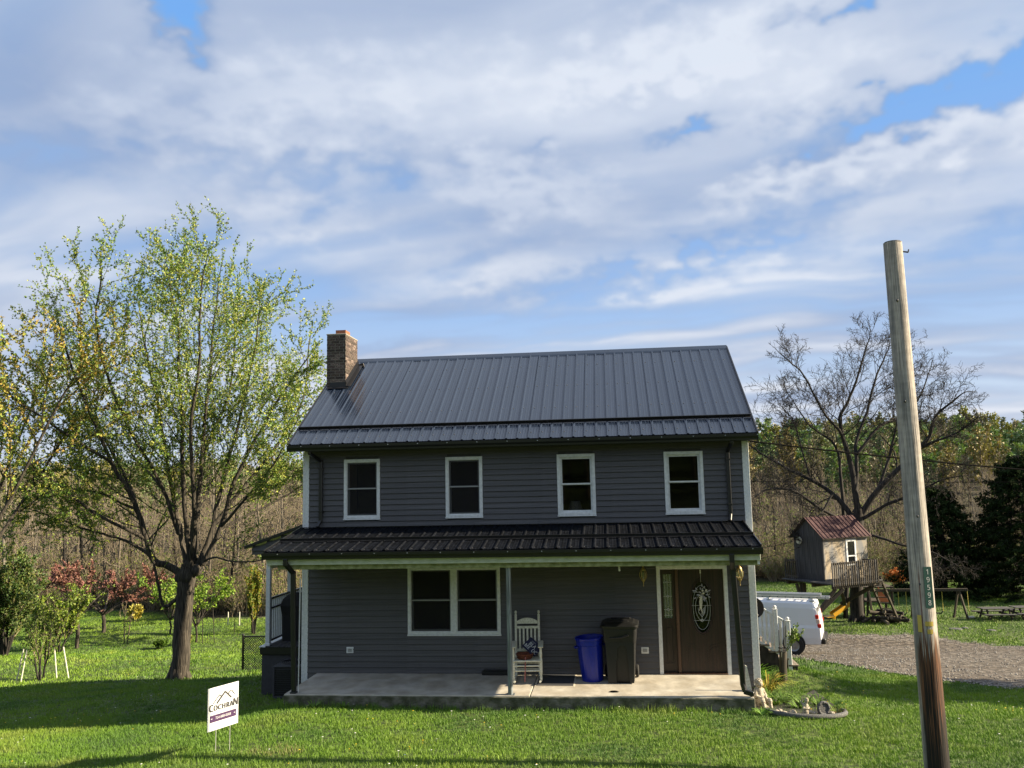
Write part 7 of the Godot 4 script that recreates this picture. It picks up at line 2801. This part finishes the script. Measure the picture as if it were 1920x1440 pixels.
func van() -> void:
	var wx := 12.78
	var wz := -14.25
	# axis of the van: rear towards the right and a little towards the viewer
	var gy := ground_at(wx, wz) + 0.02
	var t := thing("white_van", "white panel van with a ladder on its roof parked behind the house", "van", V(wx, gy, wz), deg_to_rad(-16.0))
	# x runs to the rear, the rear axle at x = 0, near wheel at z = 0
	t.scale = Vector3.ONE * 0.9
	var half := 0.99
	var st := [
		# x, roof height, half width at the roof, sill height, scale of width
		[1.05, 1.95, 0.80, 0.42, 0.93], [1.01, 2.0, 0.83, 0.4, 0.97], [0.91, 2.03, 0.85, 0.38, 0.995], [0.75, 2.04, 0.86, 0.38, 1.0], [0.0, 2.06, 0.86, 0.36, 1.0], [-2.2, 2.07, 0.86, 0.36, 1.0],
		[-2.9, 2.03, 0.84, 0.36, 1.0], [-3.6, 1.4, 0.84, 0.36, 0.99], [-4.2, 1.15, 0.8, 0.38, 0.97], [-4.45, 0.95, 0.78, 0.4, 0.92]]
	var mb := MB.new()
	var rows := []
	for s in st:
		var row := PackedVector3Array()
		var roof: float = s[1]
		var sill: float = s[3]
		var k: float = s[4]
		var belt := minf(1.12, roof - 0.12)
		var lean := 0.0
		var pr := [[0.86, sill], [0.95, sill + 0.05], [0.985, sill + 0.3], [0.99, belt - 0.08], [0.965, belt], [0.955, belt + 0.03], [0.9, lerpf(belt, roof, 0.72)], [s[2], roof - 0.09], [s[2] - 0.06, roof - 0.025], [s[2] - 0.18, roof], [0.3, roof + 0.015]]
		for p in pr:
			# the tail leans forward above the belt line
			lean = 0.0 if s[0] < 0.8 else -0.16 * clampf((p[1] - 0.95) / 1.05, 0, 1)
			row.append(V(s[0] + lean, p[1], p[0] * k - half))
		for i in range(pr.size() - 1, -1, -1):
			row.append(V(row[i].x, pr[i][1], -pr[i][0] * k - half))
		rows.append(row)
	for i in rows.size() - 1:
		var a: PackedVector3Array = rows[i]
		var b: PackedVector3Array = rows[i + 1]
		for k in a.size() - 1:
			mb.quad_out(a[k], a[k + 1], b[k + 1], b[k], V((a[0].x + b[0].x) * 0.5, 1.0, -half))
	for r in [0, rows.size() - 1]:
		var a: PackedVector3Array = rows[r]
		for k in a.size() / 2:
			mb.quad_out(a[k], a[k + 1], a[a.size() - 2 - k], a[a.size() - 1 - k], V(-1.0, 1.0, -half))
	part(t, "body", mb, M.van_white)
	# wheel housings, wheels
	for x in [0.0, -3.42]:
		for s in [0.0, -1.98]:
			var ar := MB.new()
			var zc: float = s - 0.02 if s == 0.0 else s + 0.02
			ar.lathe(PackedVector2Array([Vector2(0.0, -0.05), Vector2(0.43, -0.05), Vector2(0.43, 0.027), Vector2(0.0, 0.027)]), 24, Transform3D(Basis(Vector3.RIGHT, PI / 2), V(x, 0.42, zc)))
			part(t, "wheel_housing", ar, M.tyre)
			var wh := MB.new()
			var zt: float = 0.03 if s == 0.0 else -2.01
			wh.lathe(PackedVector2Array([Vector2(0.2, -0.1), Vector2(0.33, -0.11), Vector2(0.37, -0.08), Vector2(0.375, 0.0), Vector2(0.37, 0.05), Vector2(0.34, 0.075), Vector2(0.22, 0.07), Vector2(0.2, 0.05)]), 28, Transform3D(Basis(Vector3.RIGHT, PI / 2), V(x, 0.36, zt)))
			var w := part(t, "wheel", wh, M.tyre)
			var ri := MB.new()
			ri.lathe(PackedVector2Array([Vector2(0.0, 0.05), Vector2(0.07, 0.05), Vector2(0.09, 0.02), Vector2(0.17, 0.03), Vector2(0.2, 0.055), Vector2(0.215, 0.06), Vector2(0.21, -0.04)]), 20, Transform3D(Basis(Vector3.RIGHT, PI / 2), V(x, 0.36, zt)))
			part(w, "rim", ri, M.rim)
	var bp := MB.new()
	bp.cbox(V(0.96, 0.44, -1.92), V(1.2, 0.66, -0.06), 0.04)
	part(t, "bumper", bp, M.black_plastic)
	for s in [0.0, -1.98]:
		var tl := MB.new()
		var z0: float = -0.115 if s == 0.0 else -1.955
		for k in 3:
			var m := MB.new()
			m.cbox(V(0.91 - k * 0.035, 1.06 + k * 0.17, z0 + (k * -0.012 if s == 0.0 else k * 0.012)), V(1.06 - k * 0.04, 1.22 + k * 0.17, z0 + 0.09 + (k * -0.014 if s == 0.0 else k * 0.014)), 0.02)
			part(t, "tail_light", m, M.tail_clear if k == 1 else M.tail_red)
	var rw := MB.new()
	for k in [[-0.92, -0.25], [-1.73, -1.06]]:
		rw.quad(V(1.025 - 0.045, 1.3, k[1]), V(1.025 - 0.045, 1.3, k[0]), V(0.94 - 0.01, 1.8, k[0] + 0.04), V(0.94 - 0.01, 1.8, k[1] - 0.04))
	part(t, "rear_window", rw, M.dark_glass)
	# dark weather seal along the rear corner and the rack feet
	var sl := MB.new()
	sl.tube(PackedVector3Array([V(1.005, 1.05, -0.09), V(0.95, 1.5, -0.115), V(0.895, 1.9, -0.16)]), PackedFloat32Array([0.012, 0.014, 0.012]), 6)
	part(t, "door_seal", sl, M.black_plastic)
	for x in [0.75, -0.9, -2.4]:
		var rk := MB.new()
		rk.cbox(V(x - 0.025, 2.07, -1.75), V(x + 0.025, 2.14, -0.23), 0.008)
		for z in [-0.28, -1.7]:
			rk.cbox(V(x - 0.09, 2.02, z - 0.05), V(x + 0.09, 2.1, z + 0.06), 0.02)
		part(t, "roof_rack", rk, M.aluminium)
	# ladder laid along the rack
	var ld := thing("ladder", "aluminium extension ladder lying on the roof of the white van", "ladder", t.position, t.rotation.y)
	ld.scale = t.scale
	for z in [-0.3, -0.72]:
		for o in [0.0, 0.1]:
			var r := MB.new()
			r.cbox(V(-3.3 + o * 2.0, 2.145 + o, z - 0.015 + o * 0.2), V(1.42 - o * 3.2, 2.235 + o, z + 0.015 + o * 0.2), 0.006)
			part(ld, "rail", r, M.aluminium)
	for i in 15:
		var r := MB.new()
		r.rod(V(1.25 - i * 0.3, 2.19, -0.745), V(1.25 - i * 0.3, 2.19, -0.276), 0.02, 8)
		part(ld, "rung", r, M.tyre)
	var ft := MB.new()
	ft.cbox(V(1.41, 2.15, -0.325), V(1.5, 2.2, -0.275), 0.01)
	part(ld, "foot", ft, M.tyre)


func tree_house() -> void:
	var gy := ground_at(16.9, -23.5)
	var t := thing("tree_house", "grey plank tree house with maroon roof and railed platform on braces", "tree house", V(16.75, gy, -23.4), deg_to_rad(33.0))
	# local x to the right along the sunlit face, z towards its front
	var fl := 2.14
	var w := 2.75
	var d := 1.75
	var eave := fl + 2.0
	var apex := fl + 2.78
	var x0 := -w / 2
	var z0 := -d / 2 - 0.35
	var z1 := z0 + d
	for i in 12:
		var b := MB.new()
		var x := -1.95 + i * 0.262
		b.cbox(V(x, fl - 0.05, z0 - 0.35), V(x + 0.25, fl, 1.45), 0.006)
		part(t, "floor_board", b, M.plank_grey)
	for z in [z0 - 0.2, 0.1, 1.25]:
		var j := MB.new()
		j.cbox(V(-1.75, fl - 0.25, z - 0.06), V(1.3, fl - 0.052, z + 0.06), 0.01)
		part(t, "joist", j, M.tree_wood)
	# gable planks, left and right
	for s in [-1.0, 1.0]:
		for i in 10:
			var p := MB.new()
			var za := z0 + d * i / 10.0
			var zb := z0 + d * (i + 1) / 10.0 - 0.008
			var f := func(z: float) -> float:
				return eave + (apex - eave) * (1.0 - absf(z - (z0 + d / 2)) / (d / 2))
			var xx: float = x0 - 0.02 if s < 0 else -x0 + 0.02
			p.prism(PackedVector2Array([Vector2(za, fl - 0.1), Vector2(zb, fl - 0.1), Vector2(zb, f.call(zb) - 0.02), Vector2(za, f.call(za) - 0.02)]), -xx - 0.012, -xx + 0.012, Transform3D(Basis(V(0, 0, 1), V(0, 1, 0), V(-1, 0, 0)), Vector3.ZERO))
			part(t, "plank", p, M.plank_grey)
	# front face of weathered plywood with a window, and the back wall
	var holes := [[0.02, fl + 0.62, 0.62, fl + 1.78]]
	for sp in [[x0, 0.0, fl, eave], [0.64, -x0, fl, eave], [0.0, 0.64, fl, fl + 0.6], [0.0, 0.64, fl + 1.8, eave]]:
		var p := MB.new()
		p.cbox(V(sp[0] + 0.003, sp[2], z1 - 0.02), V(sp[1] - 0.003, sp[3] - 0.003, z1), 0.003)
		part(t, "plywood_panel", p, M.plank_pale)
	var bk := MB.new()
	bk.box(V(x0, fl, z0), V(-x0, eave, z0 + 0.02))
	part(t, "back_wall", bk, M.plank_grey)
	var fr := MB.new()
	for b in [[0.0, fl + 0.6, 0.1, fl + 1.8], [0.54, fl + 0.6, 0.64, fl + 1.8], [0.1, fl + 1.68, 0.54, fl + 1.8], [0.1, fl + 0.6, 0.54, fl + 0.68], [0.1, fl + 1.0, 0.54, fl + 1.06]]:
		fr.cbox(V(b[0], b[1], z1 - 0.03), V(b[2], b[3], z1 + 0.03), 0.006)
	var win := part(t, "window", fr, M.vinyl_white)
	var gl := MB.new()
	gl.box(V(0.1, fl + 0.68, z1 - 0.016), V(0.54, fl + 1.68, z1 - 0.008))
	part(win, "pane", gl, M.dark_glass)
	for s in [-1.0, 1.0]:
		var zr := z0 + d / 2
		var slope := V(0, apex - eave, -s * d / 2).normalized()
		var nrm := V(0, d / 2, s * (apex - eave)).normalized()
		var len := Vector2(apex - eave, d / 2).length() + 0.22
		var n := 12
		for i in n:
			var p := MB.new()
			var wd := (w + 0.36) / n
			var xa := x0 - 0.18 + i * wd
			var pr := [[0.0, 0.0], [wd * 0.3, 0.0], [wd * 0.42, 0.03], [wd * 0.58, 0.03], [wd * 0.7, 0.0], [wd, 0.0]]
			var top := V(0, apex + 0.03, zr)
			for k in 5:
				var a: Vector3 = top + V(xa + pr[k][0], 0, 0) + nrm * pr[k][1]
				var b: Vector3 = top + V(xa + pr[k + 1][0], 0, 0) + nrm * pr[k + 1][1]
				p.quad_out(a, b, b - slope * len, a - slope * len, V(0, fl, zr))
			part(t, "roof_panel", p, M.maroon_roof)
		var bd := MB.new()
		bd.bar(V(0, apex, zr) - nrm * 0.012, V(0, apex, zr) - slope * len - nrm * 0.012, w + 0.3, 0.03, 0.004)
		part(t, "roof_board", bd, M.tree_wood)
	# railings: front, left and right sides of the platform
	var rail := func(a: Vector3, b: Vector3) -> void:
		var l := a.distance_to(b)
		for y in [fl + 0.12, fl + 0.84]:
			var r := MB.new()
			r.bar(a + V(0, y, 0), b + V(0, y, 0), 0.05, 0.09, 0.008)
			part(t, "rail", r, M.tree_wood)
		var n := int(l / 0.125)
		for i in n + 1:
			var p := a.lerp(b, float(i) / n)
			var k := MB.new()
			k.cbox(V(p.x - 0.03, fl - 0.12, p.z - 0.02 + 0.03), V(p.x + 0.03, fl + 0.9 + 0.02 * sin(i * 2.1), p.z + 0.02 + 0.03), 0.006)
			part(t, "baluster", k, M.tree_wood if i % 3 else M.plank_grey)
	rail.call(V(-1.9, 0, 1.42), V(0.88, 0, 1.42))
	rail.call(V(0.9, 0, 1.38), V(0.9, 0, z1 + 0.1))
	rail.call(V(-1.74, 0, z0 - 0.3), V(-1.74, 0, z0 + 0.45))
	# props
	for p in [[V(-1.3, -0.1, z0 + 0.3), V(-1.3, fl - 0.2, z0 + 0.3), 0.11], [V(-1.5, fl - 0.25, 1.2), V(-2.5, 0.5, 0.6), 0.07], [V(-1.3, fl - 0.25, 1.3), V(0.9, 0.85, -0.55), 0.075], [V(0.85, fl - 0.25, 1.25), V(0.6, 0.9, -0.5), 0.075], [V(-1.7, fl - 0.2, -0.9), V(-1.25, 0.4, -0.85), 0.06]]:
		var b := MB.new()
		b.bar(p[0], p[1], p[2] * 2.0, p[2] * 2.0, 0.012)
		part(t, "brace", b, M.tree_wood)
	# a long prop crossing from the floor down to the left post
	var lb := MB.new()
	lb.bar(V(-1.2, fl - 0.25, 1.35), V(-2.75, 0.25, 0.45), 0.14, 0.14, 0.012)
	part(t, "brace", lb, M.tree_wood)
	# ladder on the right
	var la := V(0.98, fl + 0.1, 1.3)
	var lbm := V(2.4, 0.0, 1.0)
	var sd := V(0.28, 0, 0.42)
	for s in [0.0, 1.0]:
		var b := MB.new()
		b.bar(la + sd * s - V(0, 0, 0.5), lbm + sd * s - V(0, 0, 0.5), 0.09, 0.11, 0.01)
		part(t, "ladder_rail", b, M.tree_wood)
	for i in 8:
		var p := la.lerp(lbm, (i + 0.6) / 8.2) - V(0, 0, 0.5)
		var b := MB.new()
		b.bar(p, p + sd, 0.08, 0.04, 0.006)
		part(t, "ladder_rung", b, M.tree_wood)
	# pulley wheel for the rope line on the left gable
	var pw := MB.new()
	pw.lathe(PackedVector2Array([Vector2(0.05, -0.02), Vector2(0.17, -0.02), Vector2(0.15, 0.0), Vector2(0.17, 0.02), Vector2(0.05, 0.02)]), 16, Transform3D(Basis(V(0, 0, 1), PI / 2), V(x0 - 0.1, fl + 1.75, z0 + 0.4)))
	part(t, "pulley_wheel", pw, M.old_white)


func play_yard() -> void:
	# wood pile below the tree house ladder
	var g := RandomNumberGenerator.new()
	g.seed = 15
	for i in 26:
		var r := g.randf_range(0.04, 0.09)
		var l := g.randf_range(0.6, 1.3)
		var x := 19.1 + g.randfn(0.0, 0.5)
		var z := -24.3 + g.randfn(0.0, 0.3)
		var hgt := maxf(0.0, 0.5 - absf(x - 19.1) * 0.45) * g.randf()
		var mb := MB.new()
		mb.tube(PackedVector3Array([V(-l / 2, 0, 0), V(0, 0.02, 0.02), V(l / 2, 0, 0)]), PackedFloat32Array([r, r * 0.95, r * 0.9]), 8)
		var o := part(self, "log", mb, [M.bark_dark, M.tree_wood, M.bark_woods][i % 3], Transform3D(Basis(Vector3.UP, g.randf() * TAU) * Basis(V(0, 0, 1), g.randf_range(-0.3, 0.3)), V(x, ground_at(x, z) + r + hgt, z)))
		tag(o, "rough log in the heap of firewood below the tree house ladder", "log", "logs in the wood pile")
	# play set: swing beam on A legs, swings, and a yellow slide
	var y0 := ground_at(22.0, -25.8)
	var t := thing("swing_set", "wooden swing set with long top beam and angled legs behind the pole", "swing set", V(21.0, y0, -25.8))
	var bm := MB.new()
	bm.bar(V(-2.4, 1.33, 0.0), V(2.2, 1.34, 0.1), 0.1, 0.13, 0.01)
	part(t, "beam", bm, M.tree_wood)
	for p in [[V(1.62, 0, -0.3), V(1.8, 1.36, 0.05)], [V(2.05, 0, 0.35), V(1.82, 1.36, 0.05)], [V(-0.3, 0, -0.3), V(-0.22, 1.36, 0.0)], [V(-2.3, 0, -0.5), V(-2.3, 1.36, 0.0)], [V(-2.3, 0, 0.5), V(-2.3, 1.36, 0.0)]]:
		var l := MB.new()
		l.bar(p[0] - V(0, 0.1, 0), p[1], 0.09, 0.09, 0.01)
		part(t, "leg", l, M.tree_wood)
	for s in [[0.65, 0.35, 0.4], [-0.95, 0.3, 0.35]]:
		var x: float = s[0]
		var r := MB.new()
		r.rod(V(x, 1.3, 0.05), V(x, s[1], 0.05), 0.014, 6)
		r.rod(V(x + s[2], 1.3, 0.05), V(x + s[2], s[1], 0.05), 0.014, 6)
		part(t, "rope", r, M.rope_yellow)
		var se := MB.new()
		se.tube(PackedVector3Array([V(x, s[1], 0.05), V(x + s[2] * 0.25, s[1] - 0.1, 0.05), V(x + s[2] * 0.75, s[1] - 0.1, 0.05), V(x + s[2], s[1], 0.05)]), PackedFloat32Array([0.02, 0.03, 0.03, 0.02]), 6)
		part(t, "swing_seat", se, M.tyre)
	var hang := MB.new()
	hang.rod(V(2.18, 1.3, 0.1), V(2.2, 0.1, 0.1), 0.012, 6)
	part(t, "rope", hang, M.rope_yellow)
	var wb := MB.new()
	wb.cbox(V(2.05, 0.03, 0.02), V(2.4, 0.12, 0.2), 0.03)
	part(t, "disc_seat", wb, M.old_white)
	var sl := thing("yellow_slide", "yellow plastic slide coming down to the lawn left of the tree trunk", "slide", V(16.9, ground_at(16.9, -25.7), -25.7), 0.1)
	var sm := MB.new()
	var a := V(0.0, 0.12, 0.0)
	var b := V(1.5, 0.95, -0.35)
	sm.bar(a, b, 0.5, 0.03, 0.006)
	for s in [-1.0, 1.0]:
		sm.bar(a + V(0, 0.08, s * 0.24), b + V(0, 0.08, s * 0.24), 0.04, 0.16, 0.01)
	sm.bar(V(-0.35, 0.1, 0.05), a, 0.5, 0.03, 0.006)
	sm.cbox(V(-0.05, -0.02, -0.2), V(0.1, 0.12, 0.2), 0.02)
	part(sl, "chute", sm, M.slide_yellow)
	var fs := thing("play_frame", "low wooden play frame with an orange flap behind the big bare tree", "play set", V(19.2, ground_at(19.2, -26.4), -26.4))
	for p in [V(-0.75, 0, -0.5), V(0.6, 0, -0.5), V(-0.75, 0, 0.5), V(0.6, 0, 0.5)]:
		var l := MB.new()
		l.cbox(p + V(-0.05, -0.1, -0.05), p + V(0.05, 1.5, 0.05), 0.008)
		part(fs, "post", l, M.tree_wood)
	for y in [0.75, 1.42]:
		var l := MB.new()
		l.cbox(V(-0.82, y, -0.6), V(0.68, y + 0.06, 0.6), 0.008)
		part(fs, "deck", l, M.tree_wood)
	var fp := MB.new()
	fp.tri_out(V(-0.05, 1.5, 0.62), V(0.45, 0.75, 0.62), V(-0.1, 0.8, 0.64), V(0, 1, 0))
	fp.tri_out(V(-0.05, 1.5, 0.6), V(0.45, 0.75, 0.6), V(-0.1, 0.8, 0.62), V(0, 1, 1))
	part(fs, "flap", fp, M.tarp_orange)
	# picnic tables
	for k in 2:
		var x: float = 24.3 + k * 1.5
		var p := thing("picnic_table", ["dark picnic table nearer the swing set", "dark picnic table at the right edge, end to end with the other"][k], "table", V(x, ground_at(x, -25.5), -25.5 - k * 0.1), 0.06, "picnic tables")
		for i in 5:
			var m := MB.new()
			m.cbox(V(-0.72, 0.5, -0.36 + i * 0.145), V(0.72, 0.535, -0.36 + i * 0.145 + 0.138), 0.006)
			part(p, "plank", m, M.plank_grey)
		for s in [-1.0, 1.0]:
			var se := MB.new()
			se.cbox(V(-0.8, 0.28, s * 0.62 - 0.12), V(0.8, 0.315, s * 0.62 + 0.12), 0.006)
			part(p, "bench", se, M.plank_grey)
			for q in [-1.0, 1.0]:
				var l := MB.new()
				l.bar(V(s * 0.5, -0.05, q * 0.55), V(s * 0.5, 0.5, q * 0.2), 0.05, 0.1, 0.006)
				part(p, "leg", l, M.tree_wood)
			var c := MB.new()
			c.cbox(V(s * 0.5 - 0.025, 0.19, -0.72), V(s * 0.5 + 0.025, 0.278, 0.72), 0.006)
			part(p, "crossbar", c, M.tree_wood)
	# flat stones in the far lawn
	for p in [[21.3, -22.4, 0.22], [22.6, -22.0, 0.16], [21.8, -22.7, 0.12]]:
		var rk := MB.new()
		rk.ball(V(0, 0.02, 0), V(p[2] * 1.4, 0.06, p[2]), 10, 6)
		tag(part(self, "flat_stone", rk, M.stone_grey, Transform3D(Basis.IDENTITY, gpos(p[0], p[1]))), "flat grey stone lying in the lawn beyond the drive", "stone", "flat stones in the lawn")


func chain_fence() -> void:
	var a := gpos(-5.34, -9.08)
	var t := thing("chain_link_fence", "black chain link fence running to the side deck", "fence", a)
	var len := 3.9
	var h := 1.06
	for x in [0.0, 2.6]:
		var p := MB.new()
		p.rod(V(x, -0.2, 0), V(x, h + 0.04, 0), 0.038, 10)
		p.ball(V(x, h + 0.05, 0), V(0.042, 0.035, 0.042), 10, 6)
		part(t, "post", p, M.black_metal)
	var r := MB.new()
	r.rod(V(0, h, 0), V(len, h + 0.04, 0), 0.022, 8)
	part(t, "top_rail", r, M.black_metal)
	var m := MB.new()
	var s := 0.075
	var n := int(len / s)
	for i in range(-15, n):
		for k in 2:
			var x0 := i * s
			var x1 := x0 + h - 0.05
			var ya := 0.03
			var yb := h
			if k == 1:
				var tmp := x0
				x0 = x1
				x1 = tmp
			# cut the strand at the ends of the run
			var f0 := clampf((0.0 - x0) / (x1 - x0), 0, 1) if (x0 < 0.0 or x1 < 0.0) else (0.0 if k == 0 else 1.0)
			var u0 := 0.0
			var u1 := 1.0
			if x0 < 0.0:
				u0 = f0
			if x1 < 0.0:
				u1 = f0
			if x1 > len:
				u1 = (len - x0) / (x1 - x0)
			if x0 > len:
				u0 = (len - x0) / (x1 - x0)
			if u1 - u0 < 0.05:
				continue
			m.tube(PackedVector3Array([V(lerpf(x0, x1, u0), lerpf(ya, yb, u0), k * 0.004), V(lerpf(x0, x1, u1), lerpf(ya, yb, u1), k * 0.004)]), PackedFloat32Array([0.0085, 0.0085]), 4, false)
	kind(part(t, "mesh", m, M.black_metal), "stuff")


func cables() -> void:
	var run := func(called: String, label: String, a: Vector3, b: Vector3, sag: float, r: float) -> void:
		var pts := PackedVector3Array()
		var rad := PackedFloat32Array()
		for i in 25:
			var f := i / 24.0
			pts.append(a.lerp(b, f) - V(0, sag * 4.0 * f * (1.0 - f), 0))
			rad.append(r)
		var mb := MB.new()
		mb.tube(pts, rad, 6)
		tag(part(self, called, mb, M.cable), label, "cable")
	run.call("service_cable", "upper black service cable sagging from the house gable past the pole", V(9.25, 4.78, -2.6), V(34.0, 3.35, -17.5), 0.35, 0.02)
	run.call("overhead_wire", "lower thin straight wire crossing behind the utility pole", V(12.0, 3.86, -30.2), V(48.0, 3.1, -29.5), 0.05, 0.018)
	run.call("pulley_line", "upper pale rope from the tree house pulley to the house", V(9.26, 1.95, -5.5), V(15.1, 1.1, -23.3), 0.1, 0.012)
	run.call("pulley_line", "lower pale rope from the tree house pulley to the house", V(9.26, 1.6, -5.6), V(15.1, 0.75, -23.3), 0.1, 0.012)


func _ready() -> void:
	rng.seed = 7
	camera_and_light()
	materials()
	ground()
	house_all()
	grass()
	maple()
	bare_tree()
	woods()
	planting()
	utility_pole()
	yard_sign()
	rocking_chair()
	bins()
	porch_things()
	side_stairs()
	flower_bed()
	chain_fence()
	van()
	tree_house()
	play_yard()
	cables()
